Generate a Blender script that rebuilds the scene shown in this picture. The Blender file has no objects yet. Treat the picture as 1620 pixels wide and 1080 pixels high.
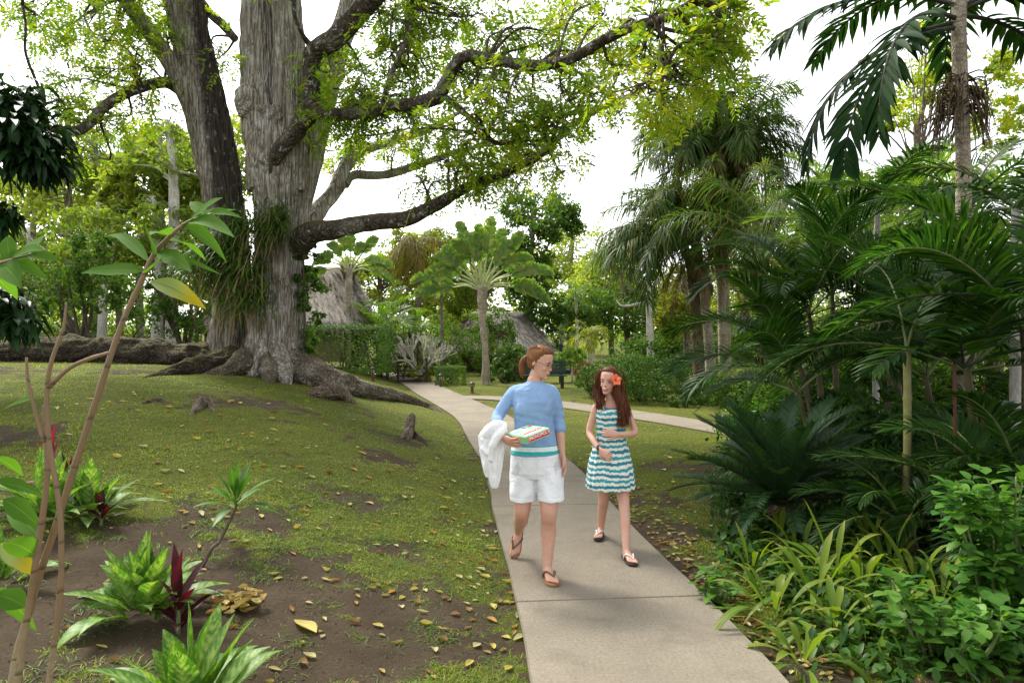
import bpy, math, random
import numpy as np
from mathutils import Vector, Matrix
C = bpy.context.scene.collection
rng = np.random.default_rng(7)
CAMZ = 1.68
FPX = 1080.0
def R(a): return math.radians(a)
def V3(*a): return np.array(a, dtype=float)
def nrm(a): return a / np.maximum(np.linalg.norm(a, axis=-1, keepdims=True), 1e-9)
def sstep(a, b, x):
    t = np.clip((np.asarray(x, float) - a) / (b - a), 0, 1)
    return t * t * (3 - 2 * t)

# ---------- noise ----------
def _h(ix, iy, iz, seed):
    n = (ix * 374761393 + iy * 668265263 + iz * 2147483647 + seed * 144665) & 0xFFFFFFFF
    n = ((n ^ (n >> 13)) * 1274126177) & 0xFFFFFFFF
    n = ((n ^ (n >> 16)) * 2246822519) & 0xFFFFFFFF
    return ((n ^ (n >> 15)) & 0xFFFFFF) / float(0xFFFFFF)
def vnoise(P, seed=0):
    P = np.asarray(P, float)
    I = np.floor(P).astype(np.int64); f = P - I; f = f * f * (3 - 2 * f)
    x, y, z = I[..., 0], I[..., 1], I[..., 2]; fx, fy, fz = f[..., 0], f[..., 1], f[..., 2]
    r = 0
    for dx in (0, 1):
        for dy in (0, 1):
            for dz in (0, 1):
                w = (fx if dx else 1 - fx) * (fy if dy else 1 - fy) * (fz if dz else 1 - fz)
                r = r + w * _h(x + dx, y + dy, z + dz, seed)
    return r
def fbm(P, o=3, seed=0):
    P = np.asarray(P, float); s = 0; a = .5; t = 0
    for i in range(o):
        s = s + a * vnoise(P * 2 ** i, seed + i); t += a; a *= .5
    return s / t

# ---------- mesh builder ----------
class MB:
    def __init__(self, uv=False):
        self.V = []; self.F = []; self.n = 0; self.uv = uv; self.U = []
    def add(self, v, faces, mi=0, uv=None):
        v = np.asarray(v, float).reshape(-1, 3)
        f = np.asarray(faces, dtype=np.int64)
        self.V.append(v); self.F.append((f + self.n, mi)); self.n += len(v)
        if self.uv: self.U.append(np.zeros((len(v), 3)) if uv is None else np.asarray(uv, float).reshape(-1, 3))
    def verts(self): return np.concatenate(self.V)
    def build(self, name, mats, parent=None, smooth=True, loc=None):
        v = self.verts(); o0 = np.zeros(3)
        if parent is not None: o0 = np.array(parent.get('_o', (0, 0, 0)))
        elif loc is not None: o0 = np.array(loc, float)
        me = bpy.data.meshes.new(name)
        me.vertices.add(len(v)); me.vertices.foreach_set('co', (v - o0).astype(np.float32).ravel())
        loops = np.concatenate([f.ravel() for f, _ in self.F])
        tot = np.concatenate([np.full(len(f), f.shape[1]) for f, _ in self.F])
        mi = np.concatenate([np.full(len(f), m) for f, m in self.F])
        me.loops.add(len(loops)); me.loops.foreach_set('vertex_index', loops.astype(np.int32))
        me.polygons.add(len(tot))
        me.polygons.foreach_set('loop_start', np.concatenate([[0], np.cumsum(tot)[:-1]]).astype(np.int32))
        me.polygons.foreach_set('material_index', mi.astype(np.int32))
        me.polygons.foreach_set('use_smooth', np.full(len(tot), bool(smooth)))
        if self.uv:
            a = me.attributes.new('leaf', 'FLOAT_VECTOR', 'POINT')
            a.data.foreach_set('vector', np.concatenate(self.U).astype(np.float32).ravel())
        me.update(calc_edges=True)
        for m in (mats if isinstance(mats, (list, tuple)) else [mats]): me.materials.append(m)
        o = bpy.data.objects.new(name, me); C.objects.link(o)
        if parent is not None:
            o.parent = parent; o['_o'] = list(o0)
        else:
            o.location = o0; o['_o'] = list(o0)
        return o
def thing(name, label, cat, loc=(0, 0, 0), group=None):
    o = bpy.data.objects.new(name, None); C.objects.link(o); o.location = loc; o['_o'] = [float(q) for q in loc]
    o.empty_display_size = .1
    tag(o, label, cat, group); return o
def tag(o, label=None, cat=None, group=None, kind=None):
    if label: o['label'] = label
    if cat: o['category'] = cat
    if group: o['group'] = group
    if kind: o['kind'] = kind
    return o
def dup(root, loc, rz=0, sc=1.0, label=None, group=None):
    r = root.copy(); C.objects.link(r); r.location = loc; r.rotation_euler = (0, 0, rz); r.scale = (sc, sc, sc)
    r['_o'] = [float(q) for q in loc]
    if label: r['label'] = label
    if group: r['group'] = group
    for ch in list(root.children):
        c = ch.copy(); C.objects.link(c); c.parent = r
        for g in ch.children:
            d = g.copy(); C.objects.link(d); d.parent = c
    return r

# ---------- curves, tubes ----------
def catmull(pts, n):
    p = np.asarray(pts, float)
    if len(p) == 2: 
        t = np.linspace(0, 1, n)[:, None]; return p[0] * (1 - t) + p[1] * t
    q = np.vstack([2 * p[0] - p[1], p, 2 * p[-1] - p[-2]])
    u = np.linspace(0, len(p) - 1 - 1e-9, n); i = u.astype(int); t = (u - i)[:, None]
    a, b, c, d = q[i], q[i + 1], q[i + 2], q[i + 3]
    return .5 * (2 * b + (c - a) * t + (2 * a - 5 * b + 4 * c - d) * t ** 2 + (3 * b - a - 3 * c + d) * t ** 3)
def rinterp(r, n):
    r = np.asarray(r, float); return np.interp(np.linspace(0, 1, n), np.linspace(0, 1, len(r)), r)
def frames(P):
    T = nrm(np.gradient(P, axis=0)); N = np.zeros_like(T)
    a = V3(0, 0, 1) if abs(T[0, 2]) < .9 else V3(0, 1, 0)
    N[0] = nrm(a - T[0] * (a @ T[0]))
    for i in range(1, len(T)):
        v = N[i - 1] - T[i] * (N[i - 1] @ T[i]); N[i] = nrm(v)
    return T, N, np.cross(T, N)
def tube(mb, pts, rad, n=None, seg=8, amp=0., freq=3., seed=0, flute=0., nf=7, mi=0, cap=True, round_=False, flat=1.0, ridge=0., rf=9.):
    n = n or max(2, len(pts) * 3)
    P = catmull(pts, n); r = rinterp(rad, n)
    if round_:
        T = nrm(np.gradient(P, axis=0)); k = np.array([.97, .8, .45])
        P = np.vstack([P[0] - T[0] * r[0] * np.array([[.95], [.65], [.28]]), P, P[-1] + T[-1] * r[-1] * np.array([[.28], [.65], [.95]])])
        r = np.concatenate([r[0] * k[::-1][[0, 1, 2]], r, r[-1] * k]); n += 6
    T, N, B = frames(P)
    th = np.linspace(0, 2 * np.pi, seg, endpoint=False)
    rr = np.repeat(r[:, None], seg, 1)
    if flute:
        ph = vnoise(np.stack([np.arange(n) * .12, np.zeros(n), np.zeros(n)], 1), seed)[:, None] * 3
        rr = rr * (1 + flute * np.sin(nf * th[None] + ph) + flute * .7 * np.sin((nf * 2 + 1) * th[None] - ph * 2 + 1.3))
    dirs = N[:, None] * np.cos(th)[None, :, None] + B[:, None] * (flat * np.sin(th))[None, :, None]
    v = P[:, None] + dirs * rr[..., None]
    if amp:
        q = (fbm(v * freq, 3, seed) - .5) * 2 * amp
        v = v + dirs * (rr * q)[..., None]
    if ridge:
        al = np.r_[0, np.cumsum(np.linalg.norm(np.diff(P, axis=0), axis=1))][:, None]
        q = np.stack(np.broadcast_arrays(np.cos(th)[None] * rf * .8 + al * .25, np.sin(th)[None] * rf * .8, al * .75 + seed), -1)
        w1 = 1 - np.abs(2 * fbm(q, 3, seed + 70) - 1) * 2.2; w2 = 1 - np.abs(2 * vnoise(q * V3(2.3, 2.3, 2.6), seed + 80) - 1) * 2
        v = v - dirs * (ridge * np.clip(w1 * .7 + w2 * .5, -.2, 1.2))[..., None]
    i = np.arange(n - 1)[:, None] * seg; j = np.arange(seg)[None]; j2 = (j + 1) % seg
    f = np.stack([i + j, i + j2, i + seg + j2, i + seg + j], -1).reshape(-1, 4)
    v = v.reshape(-1, 3)
    mb.add(v, f, mi)
    if cap:
        b = mb.n - len(v)
        mb.add(np.array([P[0], P[-1]]), np.zeros((0, 3), int), mi)
        a0, a1 = b + len(v), b + len(v) + 1
        jj = np.arange(seg); jn = (jj + 1) % seg; e = b + (n - 1) * seg
        f3 = np.vstack([np.stack([np.full(seg, a0), b + jn, b + jj], 1), np.stack([np.full(seg, a1), e + jj, e + jn], 1)])
        mb.F.append((f3, mi))
    return P
def loft(mb, rings, mi=0):
    """rings: list of (seg,3) arrays, capped at both ends"""
    Rg = np.asarray(rings, float); n, seg, _ = Rg.shape
    i = np.arange(n - 1)[:, None] * seg; j = np.arange(seg)[None]; j2 = (j + 1) % seg
    f = np.stack([i + j, i + j2, i + seg + j2, i + seg + j], -1).reshape(-1, 4)
    b = mb.n; mb.add(Rg.reshape(-1, 3), f, mi)
    mb.add(np.array([Rg[0].mean(0), Rg[-1].mean(0)]), np.zeros((0, 3), int), mi)
    a0 = b + n * seg; jj = np.arange(seg); jn = (jj + 1) % seg; e = b + (n - 1) * seg
    mb.F.append((np.vstack([np.stack([np.full(seg, a0), b + jn, b + jj], 1), np.stack([np.full(seg, a0 + 1), e + jj, e + jn], 1)]), mi))
def ell(c, rx, ry, seg=28, p=2.0, yaw=0., tilt=None):
    th = np.linspace(0, 2 * np.pi, seg, endpoint=False)
    x = np.sign(np.cos(th)) * np.abs(np.cos(th)) ** (2 / p) * rx; y = np.sign(np.sin(th)) * np.abs(np.sin(th)) ** (2 / p) * ry
    ca, sa = math.cos(yaw), math.sin(yaw)
    v = np.stack([x * ca - y * sa, x * sa + y * ca, np.zeros(seg)], 1)
    return v + np.asarray(c, float)
def box(mb, c, s, rot=None, mi=0, bev=0.):
    c = np.asarray(c, float); s = np.asarray(s, float) / 2
    if bev > 0:
        v = []
        for z in (-1, 1):
            for k, ins in ((0, bev), (1, 0)):
                zz = z * (s[2] - (0 if k == 0 else bev)) 
                v.append((z, k, zz, ins))
        order = [v[0], v[1], v[3], v[2]]
        rings = []
        for z, k, zz, ins in order:
            a, b = s[0] - ins, s[1] - ins; q = bev * .5
            rings.append([(-a + q, -b, zz), (a - q, -b, zz), (a, -b + q, zz), (a, b - q, zz), (a - q, b, zz), (-a + q, b, zz), (-a, b - q, zz), (-a, -b + q, zz)])
        Rg = np.array(rings)
        if rot is not None: Rg = Rg @ np.asarray(rot).T
        loft(mb, Rg + c, mi); return
    v = np.array([[x, y, z] for z in (-1, 1) for y in (-1, 1) for x in (-1, 1)], float) * s
    if rot is not None: v = v @ np.asarray(rot).T
    mb.add(v + c, [[0, 2, 3, 1], [4, 5, 7, 6], [0, 1, 5, 4], [2, 6, 7, 3], [0, 4, 6, 2], [1, 3, 7, 5]], mi)
def ball(mb, c, r, seg=12, n=9, amp=0, freq=4, seed=0, mi=0, rot=None):
    r = np.broadcast_to(np.asarray(r, float), 3)
    ph = np.linspace(-np.pi / 2 + .12, np.pi / 2 - .12, n); th = np.linspace(0, 2 * np.pi, seg, endpoint=False)
    d = np.stack([np.cos(ph)[:, None] * np.cos(th), np.cos(ph)[:, None] * np.sin(th), np.repeat(np.sin(ph)[:, None], seg, 1)], -1)
    if amp: d = d * (1 + amp * (fbm(d * freq + seed * 7.3, 3, seed) - .5) * 2)[..., None]
    d = d * r
    if rot is not None: d = d @ np.asarray(rot).T
    loft(mb, d + np.asarray(c, float), mi)

# ---------- leaves ----------
PROF = {'lance': ([0, .3, .6, 1], [.3, 1, .85, .04]), 'strap': ([0, .3, .7, 1], [.6, 1, .8, .05]),
        'ovate': ([0, .05, .25, .45, .75, 1], [.06, .3, .9, 1, .62, .03]), 'needle': ([0, .6, 1], [1, .8, .12]),
        'paddle': ([0, .03, .06, .2, .5, .85, 1], [.06, .1, .5, .95, 1, .8, .2]), 'petlan': ([0, .2, .24, .45, .7, 1], [.09, .09, .25, 1, .8, .03]),
        'blade': ([0, .4, 1], [1, .8, .05]), 'arch': ([0, .2, .5, .75, 1], [.14, .40, 1, .75, .04])}
def ribbon(mb, P, W, S, Nn=None, fold=0., mi=0):
    N, k, _ = P.shape; w = W[..., None]
    if fold and Nn is not None:
        v = np.stack([P - S * w + Nn * (w * fold), P, P + S * w + Nn * (w * fold)], 2); m = 3
    else:
        v = np.stack([P - S * w, P + S * w], 2); m = 2
    b = (np.arange(N) * k * m)[:, None] + (np.arange(k - 1) * m)[None]
    fs = [np.stack([b + q, b + q + 1, b + m + q + 1, b + m + q], -1).reshape(-1, 4) for q in range(m - 1)]
    uv = None
    if mb.uv:
        u = np.linspace(-1, 1, m); t = np.linspace(0, 1, k); rr = rng.random(N)
        uv = np.stack(np.broadcast_arrays(u[None, None, :], t[None, :, None], rr[:, None, None]), -1)
    mb.add(v, np.concatenate(fs), mi, uv)
def leaves(mb, base, d, L, W, droop=.2, k=4, prof='lance', fold=.25, up=None, dpow=2.0, mi=0, wave=0.):
    base = np.asarray(base, float).reshape(-1, 3); N = len(base); d = nrm(np.broadcast_to(np.asarray(d, float), (N, 3)))
    L = np.broadcast_to(np.asarray(L, float), N)[:, None, None]; W = np.broadcast_to(np.asarray(W, float), N)
    dr = np.broadcast_to(np.asarray(droop, float), N)[:, None, None]
    up = V3(0, 0, 1) if up is None else up
    S = np.cross(d, np.broadcast_to(up, (N, 3))); bad = np.linalg.norm(S, axis=1) < .05
    S[bad] = np.cross(d[bad], V3(.9, .3, .1)); S = nrm(S)
    t = np.linspace(0, 1, k)[None, :, None]
    P = base[:, None] + d[:, None] * L * t + V3(0, 0, -1) * (dr * L * t ** dpow)
    T = nrm(np.gradient(P, axis=1)) if k > 2 else np.repeat(d[:, None], k, 1)
    Sk = np.repeat(S[:, None], k, 1); Nn = nrm(np.cross(Sk, T))
    Nn = Nn * np.where((Nn[..., 2:3].mean(1, keepdims=True) < 0), -1, 1)
    if wave: P = P + Nn * (wave * L * np.sin(t * 9 + rng.random((N, 1, 1)) * 6))
    pr = np.interp(np.linspace(0, 1, k), *PROF[prof])
    ribbon(mb, P, W[:, None] * .5 * pr[None], Sk, Nn, fold, mi)
def diamonds(mb, c, d, n, L, W, mi=0, fold=.3):
    """many flat leaf faces: c centre, d axis, n normal"""
    c = np.asarray(c, float); N = len(c); d = nrm(d); s = nrm(np.cross(d, n)); n2 = np.cross(s, d)
    L = np.broadcast_to(np.asarray(L, float), N)[:, None]; W = np.broadcast_to(np.asarray(W, float), N)[:, None]
    v = np.stack([c - d * L / 2, c + s * W / 2 + n2 * fold * W / 2, c + d * L / 2, c - s * W / 2 + n2 * fold * W / 2], 1)
    mb.add(v, (np.arange(N) * 4)[:, None] + np.arange(4)[None], mi)
def rdir(N, zb=0.):
    d = rng.normal(size=(N, 3)); d[:, 2] += zb; return nrm(d)
def frond(mbL, mbR, base, az, el, L, bend, nl=40, ll=.5, lw=.02, ang=(70, 30), vee=.3, ldroop=.25, pet=.15, lpow=1.4,
          r=.015, twist=0., k=4, prof='lance', sway=0., plum=0., fold=.3, jit=.06, shape=.6, mi=0, rmi=0):
    base = np.asarray(base, float); K = 22; ts = np.linspace(0, 1, K)
    e = el - bend * ts ** lpow; a = az + sway * ts
    T = np.stack([np.cos(e) * np.cos(a), np.cos(e) * np.sin(a), np.sin(e)], 1)
    P = base + np.vstack([np.zeros(3), np.cumsum((T[1:] + T[:-1]) / 2, 0)]) * L / (K - 1)
    S = np.stack([np.sin(a), -np.cos(a), 0 * a], 1); N = np.cross(S, T)
    if twist:
        tw = twist * ts[:, None]; S, N = S * np.cos(tw) + N * np.sin(tw), N * np.cos(tw) - S * np.sin(tw)
    if mbR is not None: tube(mbR, P, [r, r * .8, r * .25], n=16, seg=5, mi=rmi, cap=False)
    t = np.linspace(pet, .995, nl); t = np.clip(t + rng.normal(size=nl) * .3 * (1 - pet) / nl, 0, 1)
    def it(A): return np.stack([np.interp(t, ts, A[:, q]) for q in range(3)], 1)
    p, T_, S_, N_ = it(P), nrm(it(T)), nrm(it(S)), nrm(it(N)); tt = (t - pet) / (1 - pet)
    ln = ll * np.maximum(np.sin(np.pi * (.14 + .8 * tt)), .05) ** shape
    for sg in (-1, 1):
        an = R(1) * np.interp(tt, [0, 1], ang) + rng.normal(size=nl) * jit
        v = vee + rng.normal(size=nl) * (plum + .04)
        d = T_ * np.cos(an)[:, None] + (S_ * sg * np.cos(v)[:, None] + N_ * np.sin(v)[:, None]) * np.sin(an)[:, None]
        leaves(mbL, p, d, ln * rng.uniform(.88, 1.08, nl), lw, ldroop * rng.uniform(.6, 1.4, nl), k, prof, fold, up=N_, mi=mi)
    return P
def cloud(mb, c, rad, n, size, clumps=0, spread=.35, mi=0, zb=.4, asp=.5, hollow=.55, flatb=0., seed=None):
    """leaf cloud: leaf faces gathered in clumps through an ellipsoid"""
    c = np.asarray(c, float); rad = np.broadcast_to(np.asarray(rad, float), 3)
    m = clumps or max(6, n // 60)
    u = rdir(m) * (rng.uniform(hollow ** 3, 1, m) ** (1 / 3))[:, None]
    if flatb: u[:, 2] = np.where(u[:, 2] < 0, u[:, 2] * (1 - flatb), u[:, 2])
    cs = c + u * rad
    cr = spread * rng.uniform(.5, 1.3, m) * rad.mean()
    i = rng.integers(0, m, n)
    g = rdir(n) * (rng.random(n) ** .45)[:, None] * V3(1, 1, .7)
    p = cs[i] + g * cr[i][:, None]
    nn = nrm(g * .8 + V3(0, 0, zb) + rng.normal(size=(n, 3)) * .45)
    d = nrm(np.cross(nn, rdir(n))); d[:, 2] -= .25
    s = size * rng.uniform(.6, 1.35, n)
    diamonds(mb, p, d, nn, s, s * asp, mi)
    return cs
# ---------- materials ----------
class NT:
    def __init__(self, name):
        self.m = bpy.data.materials.new(name); self.m.use_nodes = True; self.t = self.m.node_tree; self.t.nodes.clear()
        self.out = self.n('ShaderNodeOutputMaterial')
    def n(self, ty, **kw):
        nd = self.t.nodes.new(ty)
        for k, v in kw.items(): setattr(nd, k, v)
        return nd
    def l(self, a, b): self.t.links.new(a, b)
    def val(self, sock, v):
        if isinstance(v, bpy.types.NodeSocket): self.l(v, sock)
        else: sock.default_value = v
    def math(self, op, a, b=0., c=None, clamp=False):
        m = self.n('ShaderNodeMath', operation=op, use_clamp=clamp); self.val(m.inputs[0], a); self.val(m.inputs[1], b)
        if c is not None: self.val(m.inputs[2], c)
        return m.outputs[0]
    def mix(self, f, a, b, bl='MIX'):
        m = self.n('ShaderNodeMix', data_type='RGBA', blend_type=bl); self.val(m.inputs['Factor'], f)
        self.val(m.inputs[6], rgba(a)); self.val(m.inputs[7], rgba(b)); return m.outputs[2]
    def noise(self, sc, vec=None, det=4, rough=.55, dist=0.):
        x = self.n('ShaderNodeTexNoise'); x.inputs['Scale'].default_value = sc; x.inputs['Detail'].default_value = det
        x.inputs['Roughness'].default_value = rough; x.inputs['Distortion'].default_value = dist
        if vec is not None: self.l(vec, x.inputs['Vector'])
        return x.outputs['Fac']
    def ramp(self, f, stops, interp='LINEAR'):
        r = self.n('ShaderNodeValToRGB'); r.color_ramp.interpolation = interp; e = r.color_ramp.elements
        while len(e) < len(stops): e.new(.5)
        for q, (p, c) in zip(e, stops): q.position = p; q.color = rgba(c)
        self.val(r.inputs[0], f); return r.outputs[0]
    def coord(self, scale=(1, 1, 1), which='Object'):
        c = self.n('ShaderNodeTexCoord'); m = self.n('ShaderNodeMapping'); m.inputs['Scale'].default_value = scale
        self.l(c.outputs[which], m.inputs['Vector']); return m.outputs[0]
    def bump(self, h, strength=.3, dist=.01):
        b = self.n('ShaderNodeBump'); b.inputs['Strength'].default_value = strength; b.inputs['Distance'].default_value = dist
        self.l(h, b.inputs['Height']); return b.outputs[0]
    def bsdf(self, col, rough=.6, spec=.4, normal=None, **kw):
        p = self.n('ShaderNodeBsdfPrincipled'); self.val(p.inputs['Base Color'], rgba(col)); self.val(p.inputs['Roughness'], rough)
        p.inputs['Specular IOR Level'].default_value = spec
        for k, v in kw.items(): self.val(p.inputs[k.replace('_', ' ')], v)
        if normal is not None: self.l(normal, p.inputs['Normal'])
        return p.outputs[0]
    def done(self, sh): self.l(sh, self.out.inputs[0]); return self.m
def rgba(c):
    if isinstance(c, bpy.types.NodeSocket) or isinstance(c, (int, float)): return c
    return tuple(c) + (1.,) if len(c) == 3 else tuple(c)
M = {}
def leafmat(name, cols, tr=.4, rough=.4, spec=.35, tcol=None, ns=.6, veins=False, extra=None):
    t = NT(name); g = t.n('ShaderNodeNewGeometry')
    k = len(cols); col = t.ramp(g.outputs['Random Per Island'], [((i + .5) / k, c) for i, c in enumerate(cols)])
    nz = t.noise(ns, t.coord(), 3)
    col = t.mix(1., col, t.ramp(nz, [(.25, (.62, .66, .6)), (.75, (1.3, 1.25, 1.1))]), 'MULTIPLY')
    if extra: col = extra(t, col)
    tc = t.mix(1., col, tcol or (1.45, 1.55, .5), 'MULTIPLY')
    tb = t.n('ShaderNodeBsdfTranslucent'); t.l(tc, tb.inputs[0])
    mx = t.n('ShaderNodeMixShader'); mx.inputs[0].default_value = tr
    t.l(t.bsdf(col, max(rough, .42), spec * .45), mx.inputs[1]); t.l(tb.outputs[0], mx.inputs[2])
    M[name] = t.done(mx.outputs[0]); return M[name]
def leafattr(t):
    a = t.n('ShaderNodeAttribute'); a.attribute_name = 'leaf'; s = t.n('ShaderNodeSeparateXYZ'); t.l(a.outputs['Vector'], s.inputs[0]); return s.outputs
def plain(name, col, rough=.6, spec=.4, var=.15, sc=8., bump=.0, **kw):
    t = NT(name); nz = t.noise(sc, t.coord(), 5)
    c = t.mix(1., col, t.ramp(nz, [(.3, (1 - var,) * 3), (.7, (1 + var,) * 3)]), 'MULTIPLY')
    M[name] = t.done(t.bsdf(c, rough, spec, t.bump(nz, bump, .01) if bump else None, **kw)); return M[name]
def barkmat(name, base, dark, light, sc=3., zs=.22, moss=None, mosst=.35, lich=(.5, .5, .47), lamt=.5, stain=None, bstr=.8, ring=0., ck=.75):
    t = NT(name); co = t.coord((1, 1, zs)); co2 = t.coord()
    n1 = t.noise(sc * 4, co, 6, .65, .4); n2 = t.noise(sc * .8, co2, 4); n3 = t.noise(sc * 3, co2, 5, .7)
    vo = t.n('ShaderNodeTexVoronoi', feature='DISTANCE_TO_EDGE'); vo.inputs['Scale'].default_value = sc * 4.5; 
    mv = t.mix(.12, co, t.n('ShaderNodeTexNoise').outputs['Color'], 'ADD'); t.l(mv, vo.inputs['Vector'])
    crack = t.math('MULTIPLY', vo.outputs['Distance'], 3.2, clamp=True)
    col = t.mix(t.ramp(n1, [(.35, (0,) * 3), (.65, (1,) * 3)]), dark, base)
    col = t.mix(t.ramp(n2, [(.5, (0,) * 3), (.7, (1,) * 3)]), col, light)
    col = t.mix(t.math('MULTIPLY', t.ramp(crack, [(0., (1,) * 3), (.35, (0,) * 3)]), ck), col, tuple(q * .35 for q in dark))
    if lamt: col = t.mix(t.math('MULTIPLY', t.ramp(n3, [(.58, (0,) * 3), (.64, (1,) * 3)]), lamt), col, lich)
    if stain is not None: col = stain(t, col, n3)
    if ring:
        s = t.n('ShaderNodeSeparateXYZ'); t.l(co2, s.inputs[0])
        w = t.math('FRACT', t.math('ADD', t.math('MULTIPLY', s.outputs[2], ring), t.math('MULTIPLY', n2, .5)))
        col = t.mix(t.math('MULTIPLY', t.ramp(w, [(0., (1,) * 3), (.14, (0,) * 3)]), .6), col, tuple(q * .5 for q in dark))
    if moss is not None:
        g = t.n('ShaderNodeNewGeometry'); s = t.n('ShaderNodeSeparateXYZ'); t.l(g.outputs['Normal'], s.inputs[0])
        f = t.math('ADD', s.outputs[2], t.math('MULTIPLY', t.math('SUBTRACT', n3, .5), 1.6))
        col = t.mix(t.ramp(f, [(mosst, (0,) * 3), (mosst + .3, (1,) * 3)]), col, moss)
    h = t.math('ADD', crack, t.math('MULTIPLY', n1, .6))
    M[name] = t.done(t.bsdf(col, .85, .2, t.bump(h, bstr, .035))); return M[name]

# leaves
leafmat('tree_leaf', [(.12, .215, .026), (.165, .26, .032), (.21, .30, .036), (.085, .165, .022), (.32, .33, .045)], .6, .5, .25)
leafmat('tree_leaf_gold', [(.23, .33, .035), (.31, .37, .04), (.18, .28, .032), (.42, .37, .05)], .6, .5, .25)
leafmat('far_leaf', [(.22, .29, .06), (.29, .34, .08), (.17, .24, .05), (.36, .37, .10)], .55, .55, .2)  # distant leaf tones, this and the next, lightened to carry backlight and haze
leafmat('far_leaf_b', [(.12, .19, .04), (.17, .235, .05), (.22, .27, .06)], .5, .55, .2)
leafmat('mid_leaf', [(.055, .12, .024), (.08, .155, .028), (.11, .18, .035), (.045, .09, .02)], .42, .5, .25)
leafmat('dark_leaf', [(.012, .040, .012), (.018, .055, .017), (.028, .07, .02), (.010, .03, .010)], .2, .3, .5)
leafmat('hedge_leaf', [(.05, .115, .02), (.075, .15, .028), (.035, .085, .016), (.11, .19, .04)], .32, .42)
leafmat('topiary_leaf', [(.12, .22, .03), (.16, .26, .04), (.09, .17, .025)], .35, .45)
leafmat('willow_leaf', [(.19, .21, .035), (.25, .25, .045), (.14, .18, .03)], .5, .5)
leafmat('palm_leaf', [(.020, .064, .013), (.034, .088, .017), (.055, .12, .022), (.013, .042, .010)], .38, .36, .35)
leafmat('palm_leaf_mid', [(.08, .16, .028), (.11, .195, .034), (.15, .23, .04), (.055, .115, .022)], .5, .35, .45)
leafmat('palm_leaf_dark', [(.010, .034, .010), (.016, .046, .013), (.024, .06, .015)], .25, .6, .15)
leafmat('palm_leaf_grey', [(.045, .10, .024), (.065, .13, .03), (.095, .155, .038), (.03, .065, .018), (.14, .14, .05)], .45, .45, .3)
leafmat('palm_leaf_yellow', [(.25, .28, .03), (.33, .33, .04), (.18, .23, .03)], .5, .45)
leafmat('dead_frond', [(.22, .16, .085), (.16, .11, .055), (.28, .22, .13), (.10, .07, .04)], .25, .8, .1)
leafmat('rust_frond', [(.13, .10, .03), (.17, .13, .035), (.10, .09, .03)], .35, .6, .2)
leafmat('cycad_leaf', [(.018, .05, .02), (.026, .068, .024), (.036, .082, .03)], .2, .3, .5)
leafmat('epiphyte_leaf', [(.05, .11, .018), (.075, .145, .024), (.10, .17, .032)], .3, .45)
def _strapx(t, col):
    s = leafattr(t)
    return t.mix(t.ramp(s[1], [(.7, (0,) * 3), (1., (.75,) * 3)]), col, (.30, .24, .06))
leafmat('strap_leaf', [(.10, .19, .02), (.15, .24, .028), (.20, .27, .035), (.08, .15, .018)], .4, .38, .4, extra=_strapx)
leafmat('shrub_leaf', [(.05, .16, .022), (.075, .20, .028), (.11, .25, .036), (.035, .11, .018), (.14, .28, .05)], .38, .4, .45)
leafmat('under_leaf', [(.03, .085, .016), (.045, .11, .02), (.065, .145, .026), (.02, .06, .013)], .35, .4, .4)
def _dieff(t, col):
    s = leafattr(t); au = t.math('ABSOLUTE', s[0])
    vein = t.math('FRACT', t.math('ADD', t.math('MULTIPLY', s[1], 9.), t.math('MULTIPLY', au, -1.6)))
    n = t.noise(26., t.coord(), 4, .7)
    f = t.math('ADD', t.math('MULTIPLY', t.math('ABSOLUTE', t.math('SUBTRACT', vein, .5)), .55), t.math('MULTIPLY', t.math('SUBTRACT', n, .42), 1.7))
    f = t.math('ADD', f, t.math('MULTIPLY', t.math('SUBTRACT', .5, au), .35))
    return t.mix(t.ramp(f, [(.15, (0,) * 3), (.6, (.8,) * 3)]), col, (.33, .43, .13))
leafmat('variegated_leaf', [(.07, .18, .025), (.10, .22, .03), (.05, .14, .02)], .35, .38, .4, extra=_dieff)
def _ginger(t, col):
    s = leafattr(t); au = t.math('ABSOLUTE', s[0])
    c = t.mix(t.ramp(au, [(0., (1,) * 3), (.09, (0,) * 3)]), col, (.15, .24, .06))
    v = t.math('FRACT', t.math('ADD', t.math('MULTIPLY', s[1], 16.), t.math('MULTIPLY', au, -3.)))
    return t.mix(t.math('MULTIPLY', t.ramp(v, [(0., (1,) * 3), (.3, (0,) * 3)]), .25), c, (.03, .06, .012))
leafmat('ginger_leaf', [(.09, .20, .03), (.07, .165, .028), (.12, .235, .04)], .5, .62, .06, extra=_ginger)
def _ging2(t, col):
    s = leafattr(t); n = t.noise(14., t.coord(), 4)
    f = t.math('ADD', s[1], t.math('MULTIPLY', t.math('SUBTRACT', n, .5), .8))
    return t.mix(t.ramp(f, [(.45, (0,) * 3), (.75, (1,) * 3)]), _ginger(t, col), (.45, .36, .03))
leafmat('ginger_leaf_yellowing', [(.16, .24, .03)], .5, .6, .08, extra=_ging2)
leafmat('red_leaf', [(.055, .010, .018), (.085, .012, .024), (.04, .012, .018)], .3, .3, .5, tcol=(2.4, .8, .9))
leafmat('red_leaf_bright', [(.20, .018, .04), (.28, .03, .06), (.13, .015, .03)], .35, .35, .5, tcol=(1.8, .8, .9))
leafmat('ti_leaf', [(.06, .17, .025), (.09, .21, .03), (.05, .13, .022)], .35, .35, .45, extra=_ginger)
leafmat('traveller_leaf', [(.12, .22, .045), (.16, .26, .06), (.09, .175, .035), (.20, .25, .07)], .35, .36, .45, extra=_ginger)
leafmat('grass_blade', [(.145, .245, .03), (.21, .29, .038), (.29, .335, .05), (.095, .195, .024), (.35, .335, .085)], .4, .5, .25, ns=1.2)
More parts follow.
